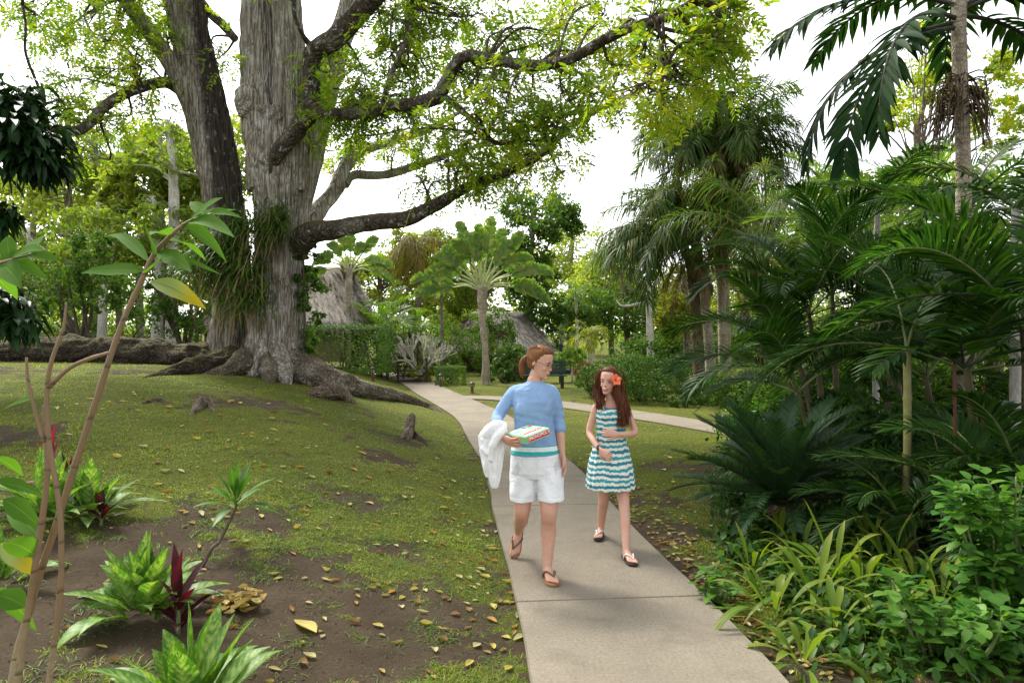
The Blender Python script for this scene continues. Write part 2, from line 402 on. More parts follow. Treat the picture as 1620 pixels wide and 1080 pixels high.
leafmat('grass_tuft', [(.07, .155, .02), (.10, .19, .026), (.05, .12, .016), (.15, .21, .035)], .35, .5, .25)
plain('soil_crumb', (.085, .064, .042), .95, .1, .5, 40)
plain('pebble', (.26, .22, .17), .9, .2, .3, 40)
leafmat('litter_leaf', [(.36, .27, .08), (.45, .38, .17), (.30, .16, .05), (.22, .11, .04), (.48, .42, .24)], .15, .6, .25)
leafmat('leaf_yellow', [(.46, .36, .07), (.50, .43, .15)], .2, .55, .3)
leafmat('leaf_brown', [(.20, .11, .05), (.27, .17, .08)], .1, .65, .25)
leafmat('leaf_pale', [(.50, .45, .28), (.42, .38, .20)], .15, .6, .25)
leafmat('leaf_orange', [(.36, .18, .05), (.42, .25, .07)], .15, .6, .25)
# stems, wood
plain('stem_green', (.11, .15, .045), .5, .35, .25, 12)
plain('stem_dark', (.10, .085, .04), .6, .3, .3, 9)
plain('stem_yellow', (.21, .20, .065), .45, .4, .25, 9)
plain('rachis', (.12, .15, .05), .5, .3, .25, 9)
plain('rachis_dark', (.035, .04, .02), .6, .3, .25, 9)
plain('traveller_stalk', (.36, .40, .17), .5, .35, .3, 6)
plain('twig', (.075, .058, .042), .85, .2, .4, 12)
plain('bare_branch', (.42, .39, .33), .8, .2, .25, 10)
plain('red_stem', (.11, .02, .014), .5, .4, .3, 9)
def canemat():
    t = NT('cane'); s = t.n('ShaderNodeSeparateXYZ'); co = t.coord(); t.l(co, s.inputs[0])
    n = t.noise(9., co, 5); n2 = t.noise(60., t.coord((1, 1, .15)), 4)
    w = t.math('FRACT', t.math('ADD', t.math('MULTIPLY', s.outputs[2], 8.), t.math('MULTIPLY', n, .5)))
    col = t.mix(n2, (.23, .18, .10), (.42, .36, .22))
    z = t.math('ADD', t.math('MULTIPLY', s.outputs[2], .9), t.math('MULTIPLY', t.math('SUBTRACT', n, .5), .5))
    col = t.mix(t.ramp(z, [(.55, (0,) * 3), (.8, (1,) * 3)]), col, (.21, .135, .07))
    col = t.mix(t.ramp(z, [(1.2, (0,) * 3), (1.5, (1,) * 3)]), col, (.19, .20, .05))
    col = t.mix(t.ramp(t.noise(38., co, 4, .7), [(.5, (0,) * 3), (.66, (.8,) * 3)]), col, (.15, .115, .07))
    col = t.mix(t.ramp(w, [(0., (1,) * 3), (.09, (0,) * 3)]), col, (.08, .05, .025))
    M['cane'] = t.done(t.bsdf(col, .5, .35, t.bump(n2, .4, .004)))
canemat()
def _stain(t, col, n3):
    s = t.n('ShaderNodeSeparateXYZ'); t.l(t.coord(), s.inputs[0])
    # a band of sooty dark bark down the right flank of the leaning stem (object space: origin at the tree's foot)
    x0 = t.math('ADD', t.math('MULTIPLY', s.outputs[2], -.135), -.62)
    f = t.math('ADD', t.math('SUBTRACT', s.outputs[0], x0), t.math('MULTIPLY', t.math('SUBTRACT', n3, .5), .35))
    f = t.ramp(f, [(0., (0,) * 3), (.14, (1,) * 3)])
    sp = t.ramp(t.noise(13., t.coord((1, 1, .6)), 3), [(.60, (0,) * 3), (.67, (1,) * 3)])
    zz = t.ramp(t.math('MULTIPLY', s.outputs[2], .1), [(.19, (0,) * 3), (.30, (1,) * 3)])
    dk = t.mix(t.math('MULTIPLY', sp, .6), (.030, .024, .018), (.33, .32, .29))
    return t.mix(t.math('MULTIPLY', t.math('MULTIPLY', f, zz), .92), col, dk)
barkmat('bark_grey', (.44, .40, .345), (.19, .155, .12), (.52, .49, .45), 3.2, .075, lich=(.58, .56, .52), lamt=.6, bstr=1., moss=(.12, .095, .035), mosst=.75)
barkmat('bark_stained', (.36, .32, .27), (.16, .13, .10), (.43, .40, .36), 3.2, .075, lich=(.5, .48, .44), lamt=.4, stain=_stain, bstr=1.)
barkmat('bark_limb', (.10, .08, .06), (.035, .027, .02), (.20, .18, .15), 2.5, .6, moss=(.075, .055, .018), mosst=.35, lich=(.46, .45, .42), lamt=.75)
barkmat('bark_pale', (.34, .31, .26), (.18, .15, .11), (.45, .42, .37), 4.5, .3, lamt=.5, ck=.4)
barkmat('bark_root', (.19, .155, .115), (.08, .06, .04), (.30, .26, .21), 3.5, .8, moss=(.10, .09, .03), mosst=.8, lamt=.35)
barkmat('bark_root_mossy', (.060, .044, .030), (.025, .018, .012), (.10, .08, .058), 3.5, .8, moss=(.060, .052, .014), mosst=.5, lamt=.2)
barkmat('bark_palm', (.42, .36, .27), (.22, .17, .12), (.52, .47, .38), 3., 1.2, lamt=.4, ring=6., bstr=.5, ck=.2)
barkmat('bark_fibre', (.22, .155, .09), (.09, .06, .035), (.33, .25, .16), 5., .25, lamt=0, bstr=1.)
barkmat('bark_brown', (.20, .15, .10), (.09, .065, .045), (.28, .23, .17), 3., .35, lamt=.3)
barkmat('bark_white', (.55, .53, .48), (.35, .32, .27), (.66, .64, .6), 3., .5, lamt=.3, ck=.15, bstr=.4)
# ---------- camera, light ----------
sc = bpy.context.scene
cam = bpy.data.objects.new('camera', bpy.data.cameras.new('camera')); C.objects.link(cam); sc.camera = cam
cam.data.sensor_width = 36; cam.data.lens = 24; cam.data.clip_end = 900; cam.data.clip_start = .05
cam.location = (0, 0, CAMZ); cam.rotation_euler = (R(90), 0, 0)
SUN_EL, SUN_AZ = 50, -38          # azimuth measured from +Y towards +X
w = bpy.data.worlds.new('World'); sc.world = w; w.use_nodes = True; nt = w.node_tree
sky = nt.nodes.new('ShaderNodeTexSky'); sky.sky_type = 'NISHITA'; sky.sun_disc = False
sky.sun_elevation = R(SUN_EL); sky.sun_rotation = R(SUN_AZ); sky.dust_density = 1.5; sky.air_density = 1.; sky.ozone_density = 1.
hs = nt.nodes.new('ShaderNodeHueSaturation'); hs.inputs['Saturation'].default_value = .12
nt.links.new(sky.outputs[0], hs.inputs['Color'])
bg = nt.nodes['Background']; nt.links.new(hs.outputs[0], bg.inputs[0]); bg.inputs[1].default_value = .15
sl = bpy.data.lights.new('sun', 'SUN'); sl.energy = 2.3; sl.angle = R(16); sl.color = (1, .95, .86)
so = bpy.data.objects.new('sun', sl); C.objects.link(so)
sd = Vector((math.sin(R(SUN_AZ)) * math.cos(R(SUN_EL)), math.cos(R(SUN_AZ)) * math.cos(R(SUN_EL)), math.sin(R(SUN_EL))))
so.rotation_euler = (-sd).to_track_quat('-Z', 'Y').to_euler(); so.location = sd * 60
sc.view_settings.view_transform = 'Standard'; sc.view_settings.look = 'None'; sc.view_settings.gamma = 1
sc.view_settings.exposure = 1.5
cy = sc.cycles; cy.use_denoising = True; cy.max_bounces = 7; cy.diffuse_bounces = 4; cy.glossy_bounces = 2; cy.transmission_bounces = 5
cy.transparent_max_bounces = 4; cy.caustics_reflective = False; cy.caustics_refractive = False; cy.sample_clamp_indirect = 6

# ---------- paths and terrain ----------
PATH = np.array([(.86, -3), (.83, 0), (.785, 2), (.736, 3.36), (.655, 4.5), (.505, 6), (.425, 7), (.27, 9.07), (-.05, 11.34), (-.62, 15.1), (-1.35, 18.1), (-2.5, 22), (-3.9, 27), (-5.6, 31.), (-8.5, 33.5), (-13, 35.), (-24, 36.5)])
BRANCH = np.array([(-1.7, 20.4), (-.3, 20.0), (1.0, 18.8), (2.0, 17.4), (2.78, 16.0), (3.5, 14.6), (4.15, 13.2), (5.0, 11.6), (6.4, 10.3), (9, 9.6)])
PTS = catmull(np.c_[PATH, np.zeros(len(PATH))], 260)[:, :2]
BTS = catmull(np.c_[BRANCH, np.zeros(len(BRANCH))], 120)[:, :2]
def pdist(x, y, L):
    x = np.asarray(x, float); y = np.asarray(y, float); best = np.full(x.shape, 1e9)
    for q in L[::2]: best = np.minimum(best, (x - q[0]) ** 2 + (y - q[1]) ** 2)
    return np.sqrt(best)
def pathz(y): return .015 * np.maximum(0, np.asarray(y, float) - 18)
def gz(x, y, fine=True):
    x = np.asarray(x, float); y = np.asarray(y, float)
    pl = np.interp(y, PATH[:14, 1], PATH[:14, 0]) - .63
    d = np.maximum(pl - x, 0)
    A = np.interp(y, [0, 4, 7, 10, 14, 20, 30, 60], [.35, .5, .82, 1.12, 1.3, 1.2, .9, .6])
    z = A * (1 - np.exp(-(d / 3.) ** 1.5)) + .95 * sstep(7.5, 15, d) * sstep(14, 22, y)
    z = z + pathz(y)
    dr = np.maximum(x - (pl + 1.26), 0)
    z = z + .10 * sstep(.3, 3.5, dr) * sstep(13, 8, y) * (fbm(np.stack([x * .5, y * .5, 0 * x], -1), 2, 5))
    if fine:
        z = z + (fbm(np.stack([x * 1.3, y * 1.3, 0 * x], -1), 3, 11) - .5) * .07 + (fbm(np.stack([x * 9, y * 9, 0 * x], -1), 2, 3) - .5) * .018
    k = np.minimum(pdist(x, y, PTS), pdist(x, y, BTS))
    kk = sstep(.62, 1.25, k)
    return z * kk + (pathz(y) - .035) * (1 - kk)
def g1(x, y): return float(gz(np.array([x]), np.array([y]))[0])
def onground(px, py):
    a, b = (px - 810) / FPX, (py - 540) / FPX
    Y = np.linspace(1.5, 70, 900); dz = CAMZ - b * Y - gz(a * Y, Y, False)
    i = np.argmax(dz < 0) if (dz < 0).any() else len(Y) - 1
    return V3(a * Y[i], Y[i], g1(a * Y[i], Y[i]))
def at(px, Y, dz=0.):
    x = (px - 810) / FPX * Y; return V3(x, Y, g1(x, Y) + dz)
def pt(px, py, Y): return V3((px - 810) / FPX * Y, Y, CAMZ - (py - 540) / FPX * Y)

SOIL = [(250, 880, .9), (420, 830, .45), (300, 1000, .9), (430, 960, .55), (120, 900, .9), (560, 790, .35), (620, 730, .35), (645, 700, .35), (600, 960, .3), (640, 870, .25),
        (1060, 800, .75), (1085, 740, .7), (1050, 850, .6), (20, 690, .5), (330, 640, .5), (430, 640, .6), (20, 590, 1.), (200, 590, .6), (560, 690, .3), (720, 980, .28), (180, 1040, .8), (560, 1050, .5), (480, 900, .4), (780, 1020, .2)]
SOILW = [(onground(a, b), r) for a, b, r in SOIL]
def grassmask(x, y):
    s = np.zeros(np.shape(x))
    for c, r in SOILW: s = np.maximum(s, np.exp(-((x - c[0]) ** 2 + (y - c[1]) ** 2) / (r * r)) * 1.15)
    n = fbm(np.stack([x * 1.6, y * 1.6, 0 * x], -1), 4, 21); n2 = fbm(np.stack([x * 6, y * 6, 0 * x], -1), 3, 29)
    near = sstep(6.5, 3.2, y) * .30
    n3 = fbm(np.stack([x * 17, y * 17, 0 * x], -1), 2, 33)
    m = .84 - s * .85 - near + (n - .5) * 1.5 + (n2 - .5) * 1.4 + (n3 - .5) * 1.3
    pl = np.interp(y, PATH[:14, 1], PATH[:14, 0])
    right = (x > pl + .6)
    m = np.where(right, m - .9 * sstep(1.9, 2.6, x) * sstep(9.2, 7.5, y), m)      # planted bed right of the path
    m = np.where(right & (y > 9), m - .8 * sstep(5.0, 6.5, x) * sstep(16, 11, y), m)
    e = pdist(x, y, PTS); m = m - .35 * sstep(.9, .64, e)
    return np.clip(m * 1.6, 0, 1)
def axis(a, b, s, lo, hi, g=1.13):
    v = list(np.arange(a, b, s)); st = s; q = v[-1]
    while q < hi: st *= g; q += st; v.append(q)
    st = s; q = v[0]; L = []
    while q > lo: st *= g; q -= st; L.append(q)
    return np.array(L[::-1] + v)
xs = axis(-7, 4.2, .055, -220, 220); ys = axis(1.6, 14, .06, -25, 420, 1.06)
X, Y = np.meshgrid(xs, ys); Z = gz(X, Y)
g = MB(); nx = len(xs); i = np.arange(len(ys) - 1)[:, None] * nx; j = np.arange(nx - 1)[None]
g.add(np.stack([X, Y, Z], -1), np.stack([i + j, i + j + 1, i + nx + j + 1, i + nx + j], -1).reshape(-1, 4))
def groundmat():
    t = NT('ground'); a = t.n('ShaderNodeAttribute'); a.attribute_name = 'grass'; co = t.coord()
    n1 = t.noise(3., co, 6, .6); n2 = t.noise(45., co, 5, .7); n3 = t.noise(.7, co, 4); n4 = t.noise(170., co, 3, .7)
    soil = t.mix(t.ramp(n1, [(.3, (0,) * 3), (.7, (1,) * 3)]), (.070, .051, .032), (.130, .098, .062))
    soil = t.mix(t.ramp(n2, [(.4, (0,) * 3), (.7, (.6,) * 3)]), soil, (.060, .042, .028))
    soil = t.mix(t.ramp(n4, [(.70, (0,) * 3), (.76, (.8,) * 3)]), soil, (.32, .27, .2))
    gr = t.mix(t.ramp(n3, [(.35, (0,) * 3), (.65, (1,) * 3)]), (.13, .16, .026), (.235, .24, .042))
    gr = t.mix(t.ramp(n2, [(.3, (0,) * 3), (.7, (1,) * 3)]), tuple(q * .55 for q in (.10, .12, .025)), gr)
    f = t.math('ADD', a.outputs['Fac'], t.math('MULTIPLY', t.math('SUBTRACT', n2, .5), .9))
    col = t.mix(t.ramp(f, [(.30, (0,) * 3), (.60, (1,) * 3)]), soil, gr)
    h = t.math('ADD', n2, t.math('MULTIPLY', n4, .5))
    return t.done(t.bsdf(col, .95, .1, t.bump(t.math('ADD', h, t.math('MULTIPLY', n1, 1.2)), 1., .035)))
ground = g.build('ground', groundmat()); tag(ground, kind='structure')
am = ground.data.attributes.new('grass', 'FLOAT', 'POINT')
am.data.foreach_set('value', grassmask(X, Y).astype(np.float32).ravel())

def concretemat():
    t = NT('concrete'); co = t.coord(); n1 = t.noise(1.1, co, 5); n2 = t.noise(9., co, 6, .7); n3 = t.noise(260., co, 3, .8); n4 = t.noise(3.2, co, 6, .65, .5)
    c = t.mix(t.ramp(n1, [(.3, (0,) * 3), (.7, (1,) * 3)]), (.20, .172, .128), (.29, .252, .192))
    c = t.mix(t.ramp(n2, [(.35, (.5,) * 3), (.6, (0,) * 3)]), c, (.20, .17, .13))
    c = t.mix(t.ramp(n4, [(.52, (0,) * 3), (.70, (.65,) * 3)]), c, (.15, .128, .095))
    n5 = t.noise(55., co, 5, .75); c = t.mix(t.ramp(n5, [(.38, (.6,) * 3), (.52, (0,) * 3)]), c, (.13, .11, .085)); c = t.mix(t.ramp(n5, [(.58, (0,) * 3), (.72, (.5,) * 3)]), c, (.42, .38, .30))
    c = t.mix(t.ramp(n3, [(.35, (.55,) * 3), (.5, (0,) * 3)]), c, (.14, .12, .09))
    c = t.mix(t.ramp(n3, [(.62, (0,) * 3), (.75, (.4,) * 3)]), c, (.5, .46, .38))
    g = t.n('ShaderNodeNewGeometry'); s = t.n('ShaderNodeSeparateXYZ'); t.l(g.outputs['Normal'], s.inputs[0])
    c = t.mix(t.ramp(s.outputs[2], [(.3, (.85,) * 3), (.8, (0,) * 3)]), c, (.07, .05, .03))
    return t.done(t.bsdf(c, .9, .2, t.bump(t.math('ADD', n3, t.math('MULTIPLY', n2, .8)), .35, .004)))
M['concrete'] = concretemat()
def pathmesh(name, pts, hw, lift, joints, wobble=.012):
    L = catmull(np.c_[pts, np.zeros(len(pts))], 2600)[:, :2]; s = np.r_[0, np.cumsum(np.linalg.norm(np.diff(L, axis=0), axis=1))]
    base = np.arange(0, s[-1], .12); dep = np.zeros(len(base))
    for q in joints:
        extra = np.array([-.012, -.005, .005, .012]) + q; base = np.r_[base, extra]; dep = np.r_[dep, [0, .007, .007, 0]]
    o = np.argsort(base); base, dep = base[o], dep[o]
    c = np.stack([np.interp(base, s, L[:, 0]), np.interp(base, s, L[:, 1])], 1)
    cs = np.stack([np.interp(base + .05, s, L[:, 0]) - np.interp(base - .05, s, L[:, 0]), np.interp(base + .05, s, L[:, 1]) - np.interp(base - .05, s, L[:, 1])], 1)
    tn = nrm(cs); nn = np.stack([tn[:, 1], -tn[:, 0]], 1)
    off = np.array([-1, -1, -.985, -.6, -.2, .2, .6, .985, 1, 1]); m = len(off)
    hwv = hw + (vnoise(np.stack([base * 1.7, 0 * base, 0 * base], 1), 4) - .5) * wobble * 2
    P = c[:, None] + nn[:, None] * (off[None, :, None] * hwv[:, None, None])
    zz = np.repeat((pathz(c[:, 1]) + lift)[:, None], m, 1) - dep[:, None]
    zz[:, [0, -1]] -= .16; zz[:, [1, -2]] -= .012
    b = MB(); i = np.arange(len(base) - 1)[:, None] * m; j = np.arange(m - 1)[None]
    b.add(np.dstack([P, zz]), np.stack([i + j, i + j + 1, i + m + j + 1, i + m + j], -1).reshape(-1, 4))
    ob = b.build(name, M['concrete'], smooth=False); tag(ob, kind='structure'); return s, L
def arc_at(pts, ys):
    L = catmull(np.c_[pts, np.zeros(len(pts))], 2600)[:, :2]; s = np.r_[0, np.cumsum(np.linalg.norm(np.diff(L, axis=0), axis=1))]
    return [float(np.interp(y, L[:, 1], s)) for y in ys]
pathmesh('path', PATH, .63, 0., arc_at(PATH, [1.92, 4.47, 7.03, 9.6, 12.1, 14.5, 16.8, 19.2, 21.6, 24, 26.4]))
pathmesh('side_path', BRANCH, .56, -.006, [1.9, 4.3, 6.7, 9.1, 11.5, 13.9])
# ---------- the great twin-stemmed tree ----------
TB = pt(425, 600, 14.); TB[2] = g1(TB[0], TB[1])
big = thing('shade_tree', 'huge grey twin stemmed shade tree with mossy limbs reaching over the path', 'tree', TB)
def ppts(L, Y=None):
    return np.array([pt(q[0], q[1], q[2] if len(q) > 2 else Y) for q in L])
m = 14 / FPX
b = MB()
tube(b, ppts([(432, 640, 14), (434, 590, 14), (437, 540, 14), (441, 450, 14), (441, 330, 14), (440, 250, 14), (432, 180, 14)]), np.array([74, 57, 44, 38, 38, 46, 42]) * m, 260, 220, .10, 2.2, 1, flute=.05, nf=5, ridge=.045, rf=11)
tube(b, ppts([(428, 300, 14), (420, 220, 13.95), (409, 140, 13.95), (407, 50, 14), (404, -60, 14.1), (392, -200, 14.3), (370, -330, 14)]), np.array([34, 33, 28, 25, 24, 19, 8]) * m, 200, 140, .10, 2.2, 2, flute=.04, ridge=.035, rf=9)
tube(b, ppts([(452, 300, 14), (456, 220, 13.9), (459, 140, 13.9), (456, 50, 13.9), (450, -60, 13.8), (455, -200, 13.5), (470, -340, 13)]), np.array([32, 29, 26, 24, 22, 17, 8]) * m, 200, 140, .10, 2.2, 3, flute=.04, ridge=.035, rf=9)
tube(b, ppts([(462, 380, 14.2), (480, 280, 14.35), (502, 180, 14.5), (528, 90, 14.7), (556, 10, 15), (585, -80, 15.4), (640, -220, 16)]), np.array([20, 25, 25, 22, 20, 16, 7]) * m, 180, 120, .10, 2.2, 4, flute=.04, ridge=.03, rf=8)
tube(b, ppts([(400, 175, 13.8), (388, 150, 13.55), (378, 138, 13.45)]), np.array([22, 19, 9]) * m, 12, 20, .2, 3, 5)
# root flare spreading from the foot
for k, (px, py, yy, r0) in enumerate([(395, 612, 13.2, 26), (455, 618, 12.9, 26), (490, 606, 13.6, 22), (375, 600, 13.7, 22)]):
    q = pt(px, py, yy); q[2] = g1(q[0], q[1]) - .05
    mid = (q + pt(434, 560, 14)) / 2; mid[2] = q[2] + .35
    tube(b, [pt(434, 520, 14), mid, q], np.array([26, r0 * .8, 7]) * m, 60, 60, .15, 2.5, 20 + k, ridge=.03, rf=6)
b.build('trunk', M['bark_grey'], big)
b = MB()
SB = ppts([(356, 610, 14.3), (359, 560, 14.3), (366, 500, 14.3), (368, 430, 14.25), (358, 330, 14.2), (332, 200, 14.2), (308, 90, 14.2), (288, -10, 14.2), (270, -120, 14), (262, -260, 13.6)])
tube(b, SB, np.array([42, 33, 28, 28, 30, 34, 32, 30, 24, 8]) * m, 280, 160, .12, 2.2, 6, flute=.04, ridge=.045, rf=9)
tube(b, ppts([(318, 210, 14.1), (296, 150, 14.), (268, 98, 13.8), (232, 45, 13.5), (195, -5, 13.2), (140, -90, 12.6)]), np.array([16, 15, 13, 12, 11, 6]) * m, 40, 24, .12, 2.5, 7, flute=.03)
b.build('leaning_stem', M['bark_stained'], big)
LIMBS = [
 ([(426, 310, 13.66), (432, 268, 13.54), (444, 238, 13.42), (463, 212, 13.3), (487, 185, 13.1), (494, 150, 13), (492, 108, 12.9), (503, 80, 12.8), (532, 62, 12.7), (560, 22, 12.5), (600, -8, 12.2), (660, -60, 11.6)], [3, 9, 14, 16, 17, 15, 15, 17, 19, 19, 17, 9]),
 ([(486, 178, 13.1), (520, 178, 12.8), (570, 176, 12.5), (630, 166, 12), (690, 155, 11.5), (708, 135, 11.3), (738, 90, 11), (790, 96, 10.6), (850, 106, 10.2), (905, 92, 9.8), (955, 58, 9.4), (1010, 40, 9), (1058, 28, 8.7), (1110, -8, 8.3)], [14, 11, 11, 11, 13, 11, 11, 10, 10.5, 10, 10, 8.5, 7.5, 5]),
 ([(458, 400, 14), (490, 365, 13.6), (530, 358, 13.2), (590, 355, 12.9), (640, 346, 12.7), (690, 322, 12.5), (740, 296, 12.2), (800, 275, 12), (870, 240, 11.6)], [26, 21, 17, 15, 14, 12, 10, 8, 3]),
 ([(462, 395, 14.5), (500, 340, 15), (530, 300, 15.3), (545, 262, 15.6), (575, 235, 16), (620, 224, 16.4), (680, 200, 16.8), (740, 170, 17)], [20, 16, 14, 13, 10, 8, 6, 3]),
 ([(545, 292, 15.4), (562, 278, 15.6), (610, 278, 15.9), (660, 262, 16.2), (720, 242, 16.6), (800, 220, 17)], [8, 8, 7.5, 7, 5, 2]),
 ([(290, 145, 14.1), (262, 130, 13.8), (215, 142, 13.4), (180, 165, 13.1), (145, 190, 12.8), (118, 210, 12.6), (60, 205, 12.2), (20, 190, 12)], [13, 10.5, 9.5, 9, 9, 9, 5, 2]),
 ([(372, 62, 14.4), (350, 40, 14.5), (330, 20, 14.6), (300, -30, 14.8)], [7, 8, 8, 5]),
 ([(820, 268, 12.0), (870, 228, 12.6), (925, 190, 13.2), (985, 156, 13.8), (1060, 120, 14.3)], [4, 6, 6, 5, 2]),
 ([(700, 150, 11.4), (730, 172, 11.3), (760, 200, 11.2), (790, 232, 11), (830, 225, 10.8), (880, 222, 10.5)], [6, 5, 4.5, 3.5, 2.5, 1]),
 ([(604, 170, 12.2), (612, 130, 12.2), (635, 90, 12.2), (648, 45, 12.3), (650, 0, 12.4)], [4, 5, 5, 4, 2]),
 ([(490, 72, 12.9), (478, 55, 12.7), (470, 30, 12.6), (466, -20, 12.6)], [6, 4, 3.5, 3]),
 ([(1048, 32, 8.7), (1052, 60, 8.6), (1046, 95, 8.5), (1058, 120, 8.4), (1054, 150, 8.3)], [3, 3.2, 3, 2.4, 1]),
 ([(70, 205, 12.3), (60, 150, 12.1), (45, 90, 12), (38, 40, 11.9), (30, -20, 11.8)], [4, 3, 2.5, 2, 2]),
]
LP = []
for k, (L, r) in enumerate(LIMBS):
    b = MB(); Yk = np.array([q[2] for q in L]); r = np.array(r) * np.array(np.interp(np.linspace(0, 1, len(r)), np.linspace(0, 1, len(Yk)), Yk)) / FPX
    r = r * .86; P = ppts(L); P[1:-1] += rng.normal(size=(len(P) - 2, 3)) * .03
    q = tube(b, P, r, len(L) * 7, 20, .22, 3.5, 30 + k, flute=.02)
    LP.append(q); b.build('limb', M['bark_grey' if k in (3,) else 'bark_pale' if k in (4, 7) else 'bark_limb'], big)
LPA = np.vstack([q[::2] for q in LP] + [catmull(ppts([(407, -60, 14), (392, -200, 14.3)]), 6), catmull(ppts([(585, -80, 15.4), (640, -220, 16)]), 6), catmull(ppts([(195, -5, 13.2), (140, -90, 12.6)]), 6), catmull(SB[-3:], 6)])
CL = []
def cl(L, Y, r=48, n=1):
    for px, py in L:
        for q in range(2): CL.append((px + rng.normal() * 14, py + rng.normal() * 12, Y + .5 + rng.uniform(-1, 1.4) * .9, r * rng.uniform(.7, 1.25)))
cl([(250, 30), (200, 55), (155, 70), (120, 130), (170, 120), (225, 110), (250, 75), (105, 175), (215, 20), (150, 25), (100, 60), (270, 8), (130, 200), (60, 30), (330, 90), (30, 10), (185, 180), (240, 165)], 13., 42)
cl([(600, 40), (660, 30), (720, 25), (560, 120), (620, 100), (580, 165), (640, 135), (690, 65), (745, 40), (560, 200), (610, 205), (545, 90), (680, 110), (700, 5), (630, -10), (640, 60), (590, 140), (530, 190), (660, 180)], 12.4, 46)
cl([(760, 145), (820, 150), (870, 140), (800, 190), (890, 175), (950, 155), (925, 100), (985, 70), (850, 185), (915, 125), (770, 110), (830, 60), (880, 60), (740, 195), (870, 205), (950, 30), (700, 205)], 10.4, 44)
cl([(1085, 55), (1140, 50), (1180, 20), (1080, 120), (1125, 105), (1055, 165), (1045, 140), (1160, 90), (1010, 110), (1110, 20), (1000, 25), (1030, 70), (1165, 55), (1015, 150)], 8.4, 46)
cl([(700, 250), (755, 255), (800, 270), (725, 285), (815, 240), (855, 250), (775, 225), (880, 255), (745, 275), (680, 280), (830, 285)], 12.2, 36)
cl([(545, 235), (570, 215), (525, 265), (655, 225), (700, 220), (610, 240)], 15.5, 26)
cl([(700, -60), (900, -60), (1050, -60), (560, -80), (420, -120), (300, -140), (180, -90), (640, -200), (500, -300), (360, -330), (800, -150), (250, -260), (100, -60)], 12., 75)
gold = MB(); crown = MB(); tw = MB()
for (px, py, yy, r) in CL:
    c = pt(px, py, yy); rr = r * yy / FPX
    i = np.argsort(((LPA - c) ** 2).sum(1))[:3]; a = LPA[i[rng.integers(0, 3)]]
    mid = (a + c) / 2 + rng.normal(size=3) * .12 * np.linalg.norm(a - c) + V3(0, 0, .08)
    P = tube(tw, [a, mid, c], [.03, .02, .010], 9, 5, .2, 6, 3)
    ns = int(26 * (rr / .5) ** 1.2)
    bases = []
    for s in range(9):
        e = c + rdir(1)[0] * V3(1, 1, .7) * rr * rng.uniform(.5, 1.4); st = P[rng.integers(4, 9)]
        q = tube(tw, [st, (st + e) / 2 + rng.normal(size=3) * .06, e], [.011, .007, .003], 6, 4, cap=False); bases.append(q[2:])
    bases = np.vstack(bases); p = bases[rng.integers(0, len(bases), ns)] + rng.normal(size=(ns, 3)) * rr * .26
    ax = nrm((p - c) * .8 + rng.normal(size=(ns, 3)) * .5 * rr + V3(0, 0, -.22 * rr)); L = rng.uniform(.22, .42, ns)
    nl = 6; t = (np.arange(nl) + 1.5) / (nl + 1)
    S = nrm(np.cross(ax, V3(0, 0, 1) + rng.normal(size=(ns, 3)) * .35)); N = np.cross(S, ax)
    pts = p[:, None] + ax[:, None] * (t[None, :, None] * L[:, None, None]) + V3(0, 0, -1) * (.25 * L[:, None, None] * t[None, :, None] ** 2)
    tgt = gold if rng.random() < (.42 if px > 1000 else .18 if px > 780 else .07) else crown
    for sg in (-1, 1):
        d = nrm(ax[:, None] * .55 + S[:, None] * sg * .85 + rng.normal(size=(ns, nl, 3)) * .14 + V3(0, 0, -.18))
        ln = (.112 * rng.uniform(.75, 1.25, (ns, nl)))
        diamonds(tgt, (pts + d * ln[..., None] * .5).reshape(-1, 3), d.reshape(-1, 3), np.repeat(N, nl, 0) + rng.normal(size=(ns * nl, 3)) * .25, ln.ravel(), ln.ravel() * .36)
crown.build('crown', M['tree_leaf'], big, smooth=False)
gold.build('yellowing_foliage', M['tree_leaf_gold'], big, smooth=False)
tw.build('twigs', M['twig'], big)
# surface roots
def root(L, r, seed, z0=.0, mat='bark_root', amp=.25):
    b = MB(); P = np.array([V3(x, y, g1(x, y) + h) for x, y, h in L]); tube(b, P, r, len(L) * 40, 60, amp, 2.2, seed, flute=.05, nf=4, ridge=.022, rf=5)
    return b.build('root', M[mat], big)
def gp(px, py, h): q = onground(px, py); return (q[0], q[1], h)
root([(TB[0] + .5, TB[1] - .2, .25)] + [gp(530, 618, .14), gp(580, 628, .10), gp(630, 634, .08), gp(675, 645, .03), gp(708, 655, -.06)], [.42, .27, .20, .15, .11, .06], 61)
root([(TB[0] + .2, TB[1] - .45, .25), (TB[0] + .35, TB[1] - .9, .10), (TB[0] + .5, TB[1] - 1.4, -.06)], [.30, .18, .08], 71)
root([(TB[0] - .25, TB[1] - .45, .25), (TB[0] - .4, TB[1] - 1.0, .08), (TB[0] - .7, TB[1] - 1.5, -.06)], [.28, .16, .07], 72)
root([(TB[0] - .9, TB[1] + .3, .30), (-6.6, 14.15, .20), (-8, 14.1, .18), (-9.6, 14.0, .16), (-11.5, 13.8, .12)], [.40, .33, .31, .30, .22], 62, mat='bark_root_mossy', amp=.5)
root([(TB[0] - .7, TB[1], .2), gp(310, 590, .10), gp(270, 592, .04), gp(225, 600, -.04)], [.30, .20, .12, .05], 63, mat='bark_root_mossy')
0 and root([(TB[0] + .2, TB[1] - .5, .2), gp(455, 612, .12), gp(440, 618, .03), gp(410, 622, -.05)], [.30, .2, .12, .05], 64)
root([gp(490, 628, .02), gp(515, 632, .10), gp(540, 634, .08), gp(562, 640, -.05)], [.10, .17, .14, .06], 65, mat='bark_brown')
